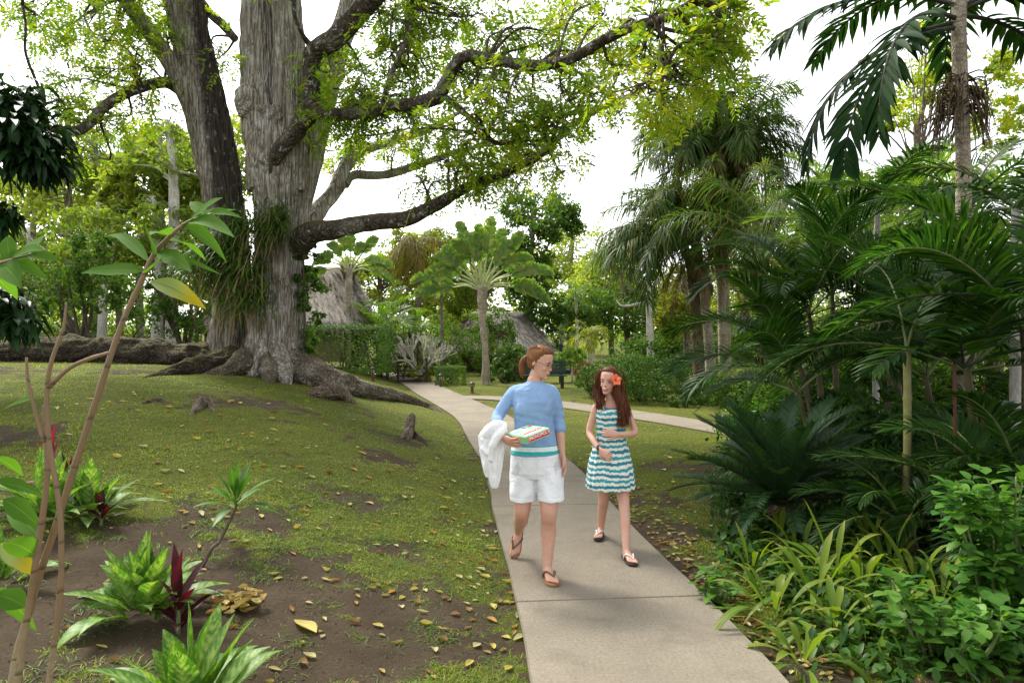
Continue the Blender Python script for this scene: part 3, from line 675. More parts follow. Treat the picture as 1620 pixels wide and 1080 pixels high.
root([gp(300, 660, -.05), gp(320, 640, .02), gp(332, 642, -.02), gp(345, 655, -.06)], [.05, .10, .09, .04], 66, mat='bark_brown')
root([gp(215, 640, -.05), gp(250, 636, -.01), gp(280, 640, -.05)], [.03, .07, .03], 67, mat='bark_brown')
root([gp(640, 694, -.06), gp(646, 690, .06), gp(649, 688, .20), gp(652, 686, .30)], [.11, .105, .085, .05], 68, mat='bark_brown', amp=.4)
root([gp(655, 690, .03), gp(670, 700, .02), gp(682, 712, -.04)], [.06, .04, .02], 69, mat='bark_brown')

# epiphytes on the trunk, a vine on its right flank
ep = thing('epiphyte_clump', 'shaggy clump of strap leaved epiphytes hanging on the great trunk', 'plant', pt(395, 430, 13.3))
b = MB(); d2 = MB()
for (px, py, yy, n, rr) in [(330, 400, 13.6, 220, .40), (310, 430, 13.7, 160, .36), (385, 355, 13.5, 260, .38), (425, 370, 13.3, 220, .33), (355, 395, 13.5, 240, .35), (390, 420, 13.3, 300, .40), (345, 430, 13.6, 160, .32), (400, 470, 13.4, 240, .32), (440, 340, 13.4, 120, .28), (330, 450, 13.6, 90, .25), (370, 480, 13.5, 120, .28)]:
    c = pt(px, py, yy); p = c + rng.normal(size=(n, 3)) * rr * V3(.5, .3, .5)
    d = nrm(rng.normal(size=(n, 3)) * V3(1, .8, .6) + V3(0, -.45, .75))
    leaves(b, p, d, rng.uniform(.28, .52, n), .032, rng.uniform(.4, 1.0, n), 5, 'strap', .2)
    k = n // 9
    leaves(d2, c + rng.normal(size=(k, 3)) * rr * V3(.5, .3, .5), nrm(rng.normal(size=(k, 3)) * .5 + V3(0, -.5, -.6)), rng.uniform(.4, .8, k), .02, .5, 4, 'strap', .1)
b.build('leaves', M['epiphyte_leaf'], ep); d2.build('dead_leaves', M['dead_frond'], ep)
vi = thing('climbing_vine', 'dark leafy vine climbing the right flank of the great trunk', 'vine', pt(486, 500, 13.9))
b = MB(); s = MB()
for (px, py, r) in [(484, 380, .22), (488, 420, .28), (490, 460, .30), (486, 500, .30), (488, 540, .26), (482, 440, .25)]:
    cloud(b, pt(px, py, 13.9), r, 260, .11, 8, .5, asp=.5)
tube(s, ppts([(478, 590, 13.9), (482, 500, 13.7), (480, 420, 13.7), (484, 370, 13.8)]), [.02, .018, .012, .006], 20, 6)
b.build('foliage', M['mid_leaf'], vi, smooth=False); s.build('stem', M['twig'], vi)
# ---------- generators for the garden ----------
def tree(name, label, base, trunk, rad, crown, leaf, bark, n=2500, size=.16, group=None, cat='tree', seed=0, limbs=True, spread=.42, extra=None):
    """trunk: list of points, crown: list of (centre, radii)"""
    t = thing(name, label, cat, base, group); b = MB(); P = tube(b, trunk, rad, len(trunk) * 6, 12, .12, 2.5, seed)
    c = MB()
    for (cc, rr) in crown:
        cs = cloud(c, cc, rr, int(n * 1.7 / len(crown)), size * 1.35, spread=spread)
        if limbs:
            for q in cs[:: max(1, len(cs) // 5)]:
                k = rng.integers(len(P) // 2, len(P)); a = P[k]
                r0 = float(np.interp(k / len(P), np.linspace(0, 1, len(rad)), rad)) * .35
                tube(b, [a, (a + q) / 2 + rng.normal(size=3) * .15 + V3(0, 0, .1), q], [r0, r0 * .6, r0 * .2], 8, 6, .15, 3, seed)
    b.build('trunk', M[bark], t); c.build('crown', M[leaf], t, smooth=False); return t
def bush(name, label, base, rad, leaf, n=2500, size=.09, cat='bush', group=None, asp=.5, boxy=False, stems=5, flowers=None, lift=.0, clumps=0):
    t = thing(name, label, cat, base, group); base = np.asarray(base, float); rad = np.asarray(rad, float)
    c = base + V3(0, 0, rad[2] * .95 + lift); b = MB()
    if boxy:
        q = rng.uniform(-1, 1, (n, 3)); ax = rng.integers(0, 3, n); sg = rng.choice([-1, 1], n); q[np.arange(n), ax] = sg * rng.uniform(.82, 1.0, n)
        q = q * (1 + (fbm(q * 2.2 + base, 2, 3) - .5)[:, None] * .22)
        nn = nrm(q ** 3 + rng.normal(size=(n, 3)) * .5 + V3(0, 0, .3)); d = nrm(np.cross(nn, rdir(n)))
        s = size * rng.uniform(.6, 1.3, n); diamonds(b, c + q * rad, d, nn, s, s * asp)
    else:
        cloud(b, c, rad, n, size, clumps or max(14, n // 45), .30, asp=asp, hollow=.7, flatb=.0)
    s_ = MB()
    for k in range(stems):
        e = c + rdir(1)[0] * rad * .6; tube(s_, [base + rng.normal(size=3) * V3(.08, .08, 0) - V3(0, 0, .05), (base + e) / 2 + rng.normal(size=3) * .08, e], [.03, .022, .01], 7, 5)
    b.build('foliage', M[leaf], t, smooth=False); s_.build('stems', M['twig'], t)
    if flowers:
        f = MB(); u = rdir(flowers[1]); u[:, 1] = -np.abs(u[:, 1]); p = c + u * rad * .98
        leaves(f, p, rdir(len(p), .5), flowers[2], flowers[2] * .5, .1, 3, 'ovate', .2); f.build('flowers', M[flowers[0]], t)
    return t
def palm(name, label, base, trunk, rad, nf, L, leaf, bark, el=(80, -10), bend=(60, 100), ll=.5, lw=.03, nl=34, vee=.25, plum=.0, ldroop=.3, ang=(65, 28), rach='rachis', az=None,
         pet=.12, k=4, group=None, cat='palm', skirt=None, shaft=None, r=.02, lpow=1.4, shape=.6, spray=.0, seg=14):
    t = thing(name, label, cat, base, group); b = MB(); P = tube(b, trunk, rad, len(trunk) * 8, seg, .06, 4, 1)
    b.build('trunk', M[bark], t); top = P[-1]; c = MB()
    for i in range(nf):
        u = (i + .5) / nf; a = (az[0] + (az[1] - az[0]) * rng.random()) if az else i * 2.39996 + rng.normal() * .2
        e = R(el[0] + (el[1] - el[0]) * u + rng.normal() * 6); bd = R(bend[0] + (bend[1] - bend[0]) * rng.random())
        frond(c, c, top + rng.normal(size=3) * spray, a, e, L * rng.uniform(.82, 1.1), bd, nl, ll, lw, ang, vee, ldroop, pet, lpow, r, rng.normal() * .25, k, 'lance', rng.normal() * .12, plum, .3, .08, shape, 0, 1)
    c.build('crown', [M[leaf], M[rach]], t)
    if skirt:
        s = MB()
        for i in range(skirt[0]):
            frond(s, s, top + V3(0, 0, -rng.uniform(0, skirt[2])), rng.uniform(0, 6.28), R(rng.uniform(-40, 0)), skirt[1] * rng.uniform(.6, 1.1), R(rng.uniform(35, 70)), 30, .35, .02, (40, 20), .1, .6, .15, .8, .015, 0, 3, 'needle', 0, .4)
        s.build('dead_fronds', M['dead_frond'], t)
    if shaft:
        h = MB(); tube(h, [top - V3(0, 0, shaft[0]), top - V3(0, 0, shaft[0] * .6), top + V3(0, 0, .1)], [shaft[1], shaft[1] * 1.05, shaft[1] * .5], 10, 12); h.build('crownshaft', M['stem_green'], t)
    return t
def clump_palm(name, label, base, stems, nf, L, leaf, el=(85, 15), bend=(45, 90), group=None, az=None, stem='stem_dark', **kw):
    """areca-like clump: several thin stems, each with its own fan of fronds"""
    t = thing(name, label, 'palm', base, group); base = np.asarray(base, float); b = MB(); c = MB(); o = dict(nl=40, ll=.48, lw=.032, ang=(62, 25), vee=.45, ldroop=.22, pet=.18, lpow=1.5, r=.012); o.update(kw)
    for (dx, dy, h, lean, a0) in stems:
        s0 = base + V3(dx, dy, 0); s1 = s0 + V3(math.cos(a0) * lean, math.sin(a0) * lean, h)
        tube(b, [s0 - V3(0, 0, .1), (s0 + s1) / 2 + V3(0, 0, .05), s1], [.045, .04, .03], 10, 8)
        for i in range(nf):
            u = (i + .5) / nf; a = a0 + i * 2.39996 + rng.normal() * .25 if az is None else rng.uniform(*az)
            frond(c, c, s1, a, R(el[0] + (el[1] - el[0]) * u + rng.normal() * 7), L * rng.uniform(.8, 1.12), R(rng.uniform(*bend)), twist=rng.normal() * .3, sway=rng.normal() * .15, rmi=1, **o)
    b.build('stems', M[stem], t); c.build('crown', [M[leaf], M['rachis']], t); return t

# ---------- far background ----------
for k, (px, Y, label, tr, cr, leaf, bark, n, sz) in enumerate([
    (255, 24, 'slim pale trunked tree with lime green crown behind the shade tree', [(253, 520), (256, 420), (254, 320), (252, 215)], [(250, 235, 60, 45), (225, 285, 62, 36), (285, 300, 55, 36), (190, 320, 40, 26)], 'far_leaf', 'bark_pale', 6000, .17),
    (330, 27, 'light green tree showing between the two stems of the shade tree', [(335, 520), (338, 400), (345, 260)], [(385, 240, 50, 70), (330, 330, 60, 50), (300, 400, 60, 40)], 'far_leaf', 'bark_pale', 5000, .18),
    (60, 34, 'tall hazy tree with bare crooked branches far at left', [(48, 500), (50, 380), (70, 280), (90, 200)], [(60, 300, 80, 45), (130, 330, 70, 40), (20, 350, 70, 40), (165, 270, 35, 25)], 'far_leaf', 'bark_pale', 3600, .2),
    (190, 38, 'hazy olive tree far behind the lime crowned tree', [(190, 520), (185, 400), (200, 320)], [(190, 370, 90, 45), (120, 400, 80, 40), (260, 390, 60, 40)], 'far_leaf_b', 'bark_brown', 4200, .2),
    (15, 30, 'broad green tree behind dark foliage at left border', [(8, 520), (10, 430), (15, 330)], [(10, 400, 80, 50), (60, 430, 60, 40)], 'far_leaf_b', 'bark_brown', 3200, .18),
    (100, 30, 'hazy lime tree rising behind the small dark trees at left', [(108, 520), (105, 400), (110, 300)], [(100, 330, 70, 45), (50, 290, 50, 36), (160, 300, 50, 40), (90, 250, 40, 25)], 'far_leaf', 'bark_pale', 3600, .17),
    (215, 32, 'pale lime tree seen left of the leaning stem low down', [(222, 520), (220, 430), (225, 370)], [(215, 400, 60, 40), (270, 380, 50, 45), (160, 420, 60, 40), (290, 450, 40, 40)], 'far_leaf', 'bark_pale', 3600, .17),
    (600, 38, 'broad lime tree behind the dark clump of feathery palms', [(605, 560), (602, 480), (600, 430)], [(600, 440, 55, 40), (560, 450, 45, 40), (640, 400, 40, 35), (650, 470, 45, 40)], 'far_leaf', 'bark_brown', 4200, .2),
    (730, 44, 'tall lime tree behind the trunk of big fan palm', [(735, 560), (732, 480), (735, 400)], [(735, 430, 55, 50), (790, 440, 45, 45), (700, 480, 50, 40), (760, 500, 55, 40)], 'far_leaf', 'bark_brown', 4600, .22),
    (965, 52, 'pale hazy tree between the slim palms and the white tree', [(968, 560), (965, 480), (968, 400)], [(960, 430, 55, 45), (1000, 420, 50, 50), (930, 470, 50, 40), (1040, 470, 50, 40), (900, 500, 40, 30)], 'far_leaf', 'bark_brown', 4600, .24),
    (645, 42, 'leafy green tree rising behind the fan palm', [(660, 560), (662, 470), (655, 400)], [(650, 430, 60, 55), (700, 400, 45, 40), (705, 470, 50, 50)], 'far_leaf_b', 'bark_brown', 4600, .2),
    (830, 38, 'bright green tree right of the big fan palm', [(842, 570), (838, 470), (845, 330)], [(850, 330, 60, 34), (880, 350, 50, 30), (835, 430, 45, 55), (855, 490, 40, 40), (800, 400, 40, 40)], 'mid_leaf', 'bark_pale', 6500, .19),
    (900, 58, 'tall pale green tree far beyond the slim palms', [(905, 560), (902, 450), (908, 360)], [(905, 400, 70, 50), (870, 450, 60, 50), (950, 440, 60, 50)], 'far_leaf', 'bark_pale', 4200, .26),
    (990, 46, 'dense green tree behind the bare white tree', [(995, 560), (990, 490), (985, 430)], [(985, 490, 75, 45), (940, 500, 60, 40), (1060, 520, 65, 50), (1080, 470, 50, 45)], 'mid_leaf', 'bark_brown', 6500, .22),
    (1085, 34, 'drooping yellow green tree between white tree and palm trunks', [(1088, 570), (1085, 480), (1080, 420)], [(1085, 470, 38, 60), (1065, 500, 28, 40)], 'willow_leaf', 'bark_brown', 2600, .17),
    (1180, 40, 'sunny light green tree behind the palm trunks', [(1182, 570), (1180, 430), (1185, 320)], [(1190, 420, 70, 70), (1180, 340, 60, 50), (1240, 380, 50, 50), (1170, 490, 60, 40)], 'far_leaf', 'bark_brown', 5200, .22),
    (1080, 40, 'dark shaded tree low behind the palm trunks', [(1120, 580), (1118, 540), (1115, 500)], [(1110, 545, 90, 38), (1180, 550, 60, 40), (1050, 560, 50, 30)], 'mid_leaf', 'bark_brown', 4600, .2),
    (1450, 26, 'golden green tree glowing behind the tall palm at right', [(1460, 560), (1455, 350), (1450, 200)], [(1440, 150, 65, 45), (1500, 120, 55, 50), (1400, 180, 40, 30), (1570, 200, 50, 40), (1590, 130, 40, 50), (1470, 60, 40, 30)], 'tree_leaf_gold', 'bark_brown', 3600, .15),
    (1380, 22, 'broad green tree hidden behind the palm thicket', [(1380, 600), (1385, 420), (1380, 300)], [(1370, 330, 90, 60), (1470, 330, 80, 70), (1300, 400, 70, 60), (1560, 330, 70, 80), (1420, 450, 120, 70)], 'far_leaf_b', 'bark_brown', 4500, .16),
    (1560, 15, 'dark leafy tree filling the gap behind right hand palms', [(1570, 640), (1575, 520), (1570, 420)], [(1570, 500, 90, 60), (1460, 540, 80, 55), (1650, 450, 70, 80), (1340, 570, 70, 45)], 'mid_leaf', 'bark_brown', 6000, .13),
]):
    base = at(px, Y); f = Y / FPX
    T = [pt(q[0], q[1], Y) for q in tr]; T[0] = V3(T[0][0], Y, g1(T[0][0], Y) - .1)
    tree('tree', label, base, T, np.array([.20, .15, .12, .06])[:max(2, len(T))] * (1 if Y < 40 else 1.2), [(pt(a, b_, Y + rng.uniform(-1.5, 1.5)), (ra * f, ra * f * .9, rb * f)) for a, b_, ra, rb in cr], leaf, bark, n, sz, 'trees in the background', seed=k)
# the far-off wood that closes the view
b = MB()
for k in range(90):
    a = rng.uniform(-72, 72); d = rng.uniform(64, 95); x, y = d * math.sin(R(a)), d * math.cos(R(a)); h = rng.uniform(5, 10.5) * (.62 if -14 < a < 8 else 1)
    cloud(b, V3(x, y, pathz(y) + h * .5), (4.5, 4, h * .55), 800, .42, 22, .38)
for k in range(70):
    a = rng.uniform(-75, 75); d = rng.uniform(50, 62); x, y = d * math.sin(R(a)), d * math.cos(R(a)); h = rng.uniform(2.2, 4.2)
    cloud(b, V3(x, y, pathz(y) + h * .45), (3.4, 2.5, h * .55), 420, .34, 14, .38)
tag(b.build('treeline', M['far_leaf_b'], smooth=False), kind='stuff')
# white-washed trunks beyond the root wall
for k, (px, w_, top, label) in enumerate([(50, 13, 470, 'white barked trunk at far left beyond the root'), (161, 13, 430, 'single white barked tree left of the white trunk pair'), (248, 17, 420, 'left and whitest of two close pale trunks beyond the root'), (271, 19, 300, 'greyer and wider of two close pale trunks beyond the root')]):
    Y = 23; base = at(px, Y); r = w_ / 2 * Y / FPX
    tree('pale_tree', label, base, [base - V3(0, 0, .2), base + V3(.03, 0, 1.2), pt(px + 4, top, Y), pt(px - 6, top - 110, Y)], [r * 1.25, r, r * .8, r * .4],
         [(pt(px - 10, top - 60, Y), (1.7, 1.6, .9)), (pt(px + 30, top - 20, Y + 1), (1.4, 1.3, .7))], 'far_leaf_b', 'bark_white', 1500, .15, 'pale trunks beyond the root wall', seed=50 + k)
# multi-stemmed dark shrub trees at left
for k, (px, Y, cr, label) in enumerate([(132, 19, [(135, 430, 55, 55), (100, 460, 50, 40), (175, 455, 45, 45), (140, 385, 35, 30), (215, 470, 40, 35)], 'dark bushy small tree with many thin crooked stems beyond root'), (290, 21, [(300, 470, 55, 50), (255, 460, 40, 40), (320, 430, 40, 40), (300, 510, 50, 25)], 'dark green bushy tree touching the left side of great trunk')]):
    base = at(px, Y); t = thing('small_tree', label, 'tree', base, 'small dark trees beyond the root'); b = MB(); c = MB(); f = Y / FPX
    for q in range(8):
        e = pt(px + rng.uniform(-70, 70), rng.uniform(400, 470), Y); tube(b, [base + rng.normal(size=3) * V3(.15, .1, 0), base + (e - base) * .4 + V3(rng.normal() * .2, 0, .1), e], [.06, .045, .02], 12, 7, .15, 4, q)
    for a, b_, ra, rb in cr: cloud(c, pt(a, b_, Y), (ra * f, ra * f, rb * f), 1000, .12, 22, .36)
    b.build('stems', M['twig'], t); c.build('crown', M['mid_leaf'], t, smooth=False)
bush('bush', 'low dark shrub in shade at far left beyond root', at(200, 25), (2.0, 1., .7), 'mid_leaf', 1600, .13, group='shrubs beyond the root')
bush('bush', 'dim green shrub between white trunks and great trunk', at(320, 24), (1.6, 1., 1.0), 'mid_leaf', 2000, .12, group='shrubs beyond the root')
bush('bush', 'tall dim shrub at left border behind the dark tree', at(10, 22), (1.8, 1., 1.2), 'mid_leaf', 2000, .12, group='shrubs beyond the root')
bush('bush', 'small dim shrub behind the single white barked tree', at(100, 27), (1.8, 1., 1.1), 'far_leaf_b', 2000, .14, group='shrubs beyond the root')
# timber edging along the far lawn
e = MB(); a0, a1 = pt(-60, 540, 14.6), pt(245, 540, 15.2); a0[2] = g1(a0[0], a0[1]) + .16; a1[2] = g1(a1[0], a1[1]) + .14
tube(e, [a0, (a0 + a1) / 2 + V3(0, 0, -.02), a1], [.10, .11, .09], 30, 10, .12, 4, 3); tag(e.build('edging_log', M['bark_brown'], loc=(a0 + a1) / 2), 'long weathered log edging the lawn at far left', 'log')

# ---------- thatched huts ----------
def thatchmat():
    t = NT('thatch'); co = t.coord((1, 1, .35)); n = t.noise(7., co, 6, .75); n2 = t.noise(38., t.coord((1, 1, .25)), 4, .8); n3 = t.noise(1.2, t.coord(), 3)
    c = t.mix(t.ramp(n, [(.3, (0,) * 3), (.7, (1,) * 3)]), (.46, .41, .35), (.72, .66, .58)); c = t.mix(t.ramp(n2, [(.4, (.7,) * 3), (.6, (0,) * 3)]), c, (.22, .18, .14))
    c = t.mix(1., c, t.ramp(n3, [(.3, (.75,) * 3), (.7, (1.15,) * 3)]), 'MULTIPLY')
    M['thatch'] = t.done(t.bsdf(c, .95, .1, t.bump(t.math('ADD', n, n2), 1., .08)))
thatchmat(); plain('hut_wall', (.30, .22, .13), .8, .2, .2, 4); plain('dark_wood', (.045, .022, .016), .6, .3, .3, 10); plain('hut_post', (.16, .11, .07), .8, .2, .2, 8)
def hut(label, c, hx, hy, eave, top, rx, seed):
    t = thing('thatched_hut', label, 'hut', c); c = np.asarray(c, float); b = MB(); rings = []
    for u in np.linspace(0, 1, 16):
        q = u ** .95; x = hx + (rx - hx) * q; y = hy + (.12 - hy) * q
        rings.append(ell(c + V3(0, 0, eave + (top - eave) * q), x, y, 72, 3.2 - .9 * u))
    rings = np.array(rings); low = rings[0].copy(); low[:, 2] -= .28; low[:, :2] = c[:2] + (low[:, :2] - c[:2]) * .985
    inner = low.copy(); inner[:, :2] = c[:2] + (inner[:, :2] - c[:2]) * .8; inner[:, 2] += .45
    rings = np.concatenate([[inner, low], rings]); rings += ((fbm(rings * 1.6 + seed, 4, seed) - .5) * .13)[..., None] * V3(1, 1, .8)
    loft(b, rings)
    # ragged ends of palm thatch standing off the slope
    n = 2600; th = rng.uniform(0, 2 * np.pi, n); u = rng.random(n) ** .8 * .97
    i = (u * 15).astype(int) + 2; j = (th / (2 * np.pi) * 72).astype(int) % 72
    p = rings[i, j]; dn = nrm(rings[i - 1, j] - p); out = nrm(p - c - V3(0, 0, eave)) 
    leaves(b, p + out * .02, nrm(dn + out * .22 + rng.normal(size=(n, 3)) * .22), rng.uniform(.25, .5, n), .07, .1, 3, 'blade', 0, up=out)
    b.build('roof', M['thatch'], t)
    w_ = MB(); box(w_, c + V3(0, 0, eave / 2 + .05), (hx * 1.45, hy * 1.45, eave + .1)); w_.build('wall', M['hut_wall'], t, smooth=False)
    for sx in (-.9, -.3, .3, .9):
        q = MB(); tube(q, [c + V3(sx * hx * .84, -hy * .84, 0), c + V3(sx * hx * .84, -hy * .84, eave + .1)], [.09, .08], 6, 8, .1, 3); q.build('post', M['hut_post'], t)
    d = MB(); box(d, c + V3(.1 * hx, -hy * .74, 1.0), (.95, .07, 2.0)); d.build('door', M['dark_wood'], t, smooth=False)
hut('thatched hut with long pale roof behind hedge and great trunk', at(462, 29), 3.7, 3.2, 1.4, 3.95, 2.4, 3)
hut('thatched hut with rounded roof right of the big fan palm', at(788, 35), 2.9, 2.4, 1.0, 2.95, 1.3, 9)
st = thing('wooden_steps', 'dark reddish wooden steps with rails half hidden by hedge', 'steps', at(640, 26.5)); q0 = at(655, 26.2)
for k in range(6):
    b = MB(); box(b, q0 + V3(-.16 * k, .22 * k, .10 + .17 * k), (1.1, .28, .05)); b.build('step', M['dark_wood'], st, smooth=False)
for s in (-.6, .5):
    b = MB(); tube(b, [q0 + V3(s, -.1, .85), q0 + V3(s - .85, 1.1, 1.9)], [.045, .045], 4, 6); tube(b, [q0 + V3(s, -.1, .45), q0 + V3(s - .85, 1.1, 1.5)], [.03, .03], 4, 6)
    for u in (0, .5, 1): box(b, q0 + V3(s - .85 * u, -.1 + 1.2 * u, .45 + 1.02 * u), (.07, .07, 1.0))
    b.build('rail', M['dark_wood'], st, smooth=False)

# ---------- traveller's palms ----------
def fan_palm(label, base, top, r, n, span, Lp, Lb, tilt, wid=.42, spin=0.):
    t = thing('fan_palm', label, 'palm', base, 'fan palms'); b = MB()
    tube(b, [base - V3(0, 0, .1), (base * 2 + top) / 3 + V3(.03, 0, 0), (base + top * 2) / 3 - V3(.02, 0, 0), top + V3(0, 0, .2)], [r * 1.1, r * .75, r * .8, r * 1.4], 40, 16, .25, 5, 4, flute=.06)
    b.build('trunk', M['bark_palm'], t)
    bt = MB()
    for k in range(16):
        a = rng.uniform(-1.2, 1.2); tube(bt, [top + V3(math.sin(a) * .1, 0, -.25), top + V3(math.sin(a) * .45, rng.normal() * .05, .1 + .25 * math.cos(a))], [.06, .02], 5, 6)
    bt.build('leaf_bases', M['bark_fibre'], t)
    for k in range(n):
        a = span[0] + (span[1] - span[0]) * k / (n - 1) + rng.normal() * .03; a = R(a * 57.3); Lk = Lp * rng.uniform(.82, 1.12)
        d = V3(math.sin(a) * math.cos(spin), math.sin(a) * math.sin(spin), math.cos(a)); off = V3(0, (k % 2 - .5) * .10, 0)
        s0 = top + off; s1 = s0 + d * Lk + V3(0, 0, -.22 * abs(math.sin(a)) ** 2 * Lk)
        pm = MB(); tube(pm, [s0, s0 + d * Lk * .5 + V3(0, 0, .03), s1], [.06, .038, .025], 10, 7)
        ob = pm.build('leaf_stalk', M['traveller_stalk'], t)
        lf = MB(uv=True); dd = nrm(s1 - s0 * 1. - d * Lk * .3)
        u2 = nrm(V3(-d[2], .0, d[0]) * .0 + V3(rng.normal() * .25, -1, rng.normal() * .25 + .1)); up = np.repeat(u2[None], 1, 0)
        L2 = Lb * rng.uniform(.75, 1.15); tilt_k = tilt * rng.uniform(.5, 2.6); ns = 1
        # a torn blade: strips either side of the midrib
        m_ = 16; tt = (np.arange(m_) + .5) / m_; mid = s1 + dd * (tt * L2)[:, None] + V3(0, 0, -1) * (tilt_k * (tt ** 2) * L2)[:, None] * (.3 + abs(math.sin(a)))
        sd_ = nrm(np.cross(dd, u2)); pr = np.interp(tt, [0, .12, .5, .85, 1], [.55, .95, 1, .8, .35]) * wid
        for sg in (-1, 1):
            dv = nrm(sd_ * sg * 1. + dd * (.9 + rng.normal(size=(m_, 1)) * .12) + u2 * rng.normal(size=(m_, 1)) * .22 + V3(0, 0, -.2))
            leaves(lf, mid, dv, pr, L2 / m_ * 1.75, .12, 4, 'strap', 0., up=u2)
        tube(lf, [s1, mid[4], mid[-1]], [.022, .014, .005], 10, 5); lf.build('leaf', M['traveller_leaf'], t)
fan_palm('big fan shaped palm with bare scaly trunk on the lawn', at(768, 25), pt(763, 462, 25), .155, 19, (-1.25, 1.22), 1.3, 1.5, .2, .33)
fan_palm('small fan shaped palm in front of the thatched roof', at(550, 27), pt(553, 432, 27), .12, 11, (-1.2, 1.3), .9, 1.0, .35, .30)

# ---------- mid-distance planting ----------
bush('hedge', 'broad clipped green hedge beside the great trunk', at(543, 24.5), (1.75, .9, .86), 'hedge_leaf', 9000, .085, 'hedge', boxy=True, stems=8)
bush('hedge', 'small dark box clipped hedge left of big fan palm', at(713, 25), (.55, .45, .36), 'mid_leaf', 3000, .06, 'hedge', boxy=True, stems=4)
bush('bush', 'round bush peeping over the small box clipped hedge', at(716, 27), (.42, .4, .52), 'mid_leaf', 1500, .07)
bush('bush', 'fresh green bush of upright leaves right of big fan palm', at(812, 26.5), (.85, .7, .72), 'hedge_leaf', 3200, .17, asp=.3)
bush('bush', 'tall leafy shrub behind the big fan palm trunk', at(780, 30), (1.2, .9, 1.5), 'mid_leaf', 3600, .13)
bush('bush', 'thin grassy plant at the foot of big fan palm', at(795, 25.6), (.5, .4, .28), 'hedge_leaf', 800, .2, asp=.16)
bush('bush', 'dense shrub between the hedge and bare white frangipani', at(605, 29), (1.6, .9, 1.0), 'mid_leaf', 3600, .12)
bush('bush', 'dark shrub behind the bare white frangipani', at(690, 31), (1.8, .9, 1.3), 'mid_leaf', 3600, .13)
bush('bush', 'loose shrub in shade left of the rounded thatch', at(745, 33), (1.5, .9, 1.5), 'far_leaf_b', 3000, .14)
bush('bush', 'spiky grey green shrub right of the rounded thatch', at(872, 38), (1.4, .9, 1.1), 'palm_leaf_grey', 1800, .5, asp=.08)
bush('bush', 'low bright green shrub behind the woman', at(893, 31), (1.1, .8, .55), 'topiary_leaf', 2600, .12)
bush('bush', 'wide dark green bush behind the girl', at(1010, 19), (1.35, 1.0, .66), 'hedge_leaf', 9500, .075)
bush('bush', 'dark leggy bush between the woman and the girl', at(938, 20), (.50, .45, .52), 'mid_leaf', 2600, .07)
bush('bush', 'light green bush rising behind the wide dark bush', at(1010, 22.5), (1.0, .8, .92), 'hedge_leaf', 3600, .10)
bush('bush', 'round bush low between wide bush and palm trunks', at(1072, 24), (.75, .7, .55), 'hedge_leaf', 2600, .09)
bush('bush', 'glossy compact bush in front of the palm trunks', at(1112, 18.5), (.62, .6, .42), 'shrub_leaf', 3600, .085)
bush('bush', 'small tuft of grassy leaves left of glossy compact bush', at(1080, 17.5), (.35, .3, .13), 'hedge_leaf', 500, .16, asp=.16)
bush('bush', 'dark low shrub along the far end of side path', at(1180, 17), (1.0, .7, .52), 'mid_leaf', 3600, .09)
bush('bush', 'shrub with pale speckled leaves near the drooping palm', at(1245, 13.5), (.75, .6, .72), 'mid_leaf', 3200, .085, flowers=('leaf_pale', 70, .07))
bush('bush', 'dim shrub with reddish stems right of the speckled one', at(1215, 15.2), (.7, .6, .62), 'mid_leaf', 2600, .09)
bush('bush', 'leafy bright bush close to the end of side path', at(1210, 11.2), (.75, .55, .34), 'shrub_leaf', 3000, .085)
bush('bush', 'pink flowered shrub beyond the dark green bench', at(925, 27), (.42, .4, .40), 'mid_leaf', 900, .09, flowers=('red_leaf_bright', 110, .14))
b = thing('lollipop_tree', 'small clipped round headed tree on thin white stem', 'tree', at(905, 25.5)); q = MB(); p0 = at(905, 25.5); tube(q, [p0, p0 + V3(0, 0, .75)], [.04, .035], 6, 8); q.build('trunk', M['bark_white'], b)
q = MB(); cloud(q, p0 + V3(-.02, 0, .98), (.52, .45, .34), 2400, .08, 40, .28, hollow=.75); q.build('crown', M['topiary_leaf'], b, smooth=False)
# frangipani
fr = thing('frangipani', 'leafless frangipani with knobbly forking white branches', 'tree', at(665, 26.5)); p0 = at(665, 26.5); b = MB()
def fork(p, d, L, r, n):
    e = p + d * L; tube(b, [p, (p + e) / 2 + rng.normal(size=3) * L * .06, e], [r, r * .85, r * .75], 6, 7, round_=True)
    if n == 0: return
    for k in range(3 if n > 2 else 2):
        dd = nrm(d + rdir(1)[0] * .75 + V3(0, 0, .22)); fork(e, dd, L * rng.uniform(.62, .85), r * .72, n - 1)
for a in np.linspace(0, 6.28, 7)[:-1]: fork(p0 + V3(0, 0, .35), nrm(V3(math.cos(a) * .8, math.sin(a) * .6, .75)), .55, .055, 4)
tube(b, [p0 - V3(0, 0, .1), p0 + V3(0, 0, .4)], [.1, .08], 6, 9); b.build('branches', M['bare_branch'], fr)
q = MB(); cloud(q, p0 + V3(0, -.1, .32), (.5, .4, .38), 700, .12, 14, .4, asp=.3); q.build('foot_foliage', M['willow_leaf'], fr, smooth=False)
# bare white tree
bw = thing('bare_tree', 'leafless white barked tree with forking branches behind bushes', 'tree', at(1030, 33)); b = MB(); Y = 33
tube(b, [at(1031, Y), pt(1028, 520, Y), pt(1026, 470, Y), pt(1024, 430, Y)], [.20, .17, .14, .10], 24, 12, .1, 3)
for L in ([(1025, 450), (1035, 425), (1050, 400), (1062, 380)], [(1025, 440), (1018, 415), (1012, 390)], [(1026, 478), (1005, 482), (985, 484), (975, 475)], [(1027, 462), (1045, 440), (1068, 428)], [(1025, 432), (1030, 405), (1034, 375)]): tube(b, ppts([(x, y, Y + rng.normal() * .3) for x, y in L]), [.10, .075, .05, .025], 14, 8, .1, 3)
b.build('trunk', M['bark_white'], bw)
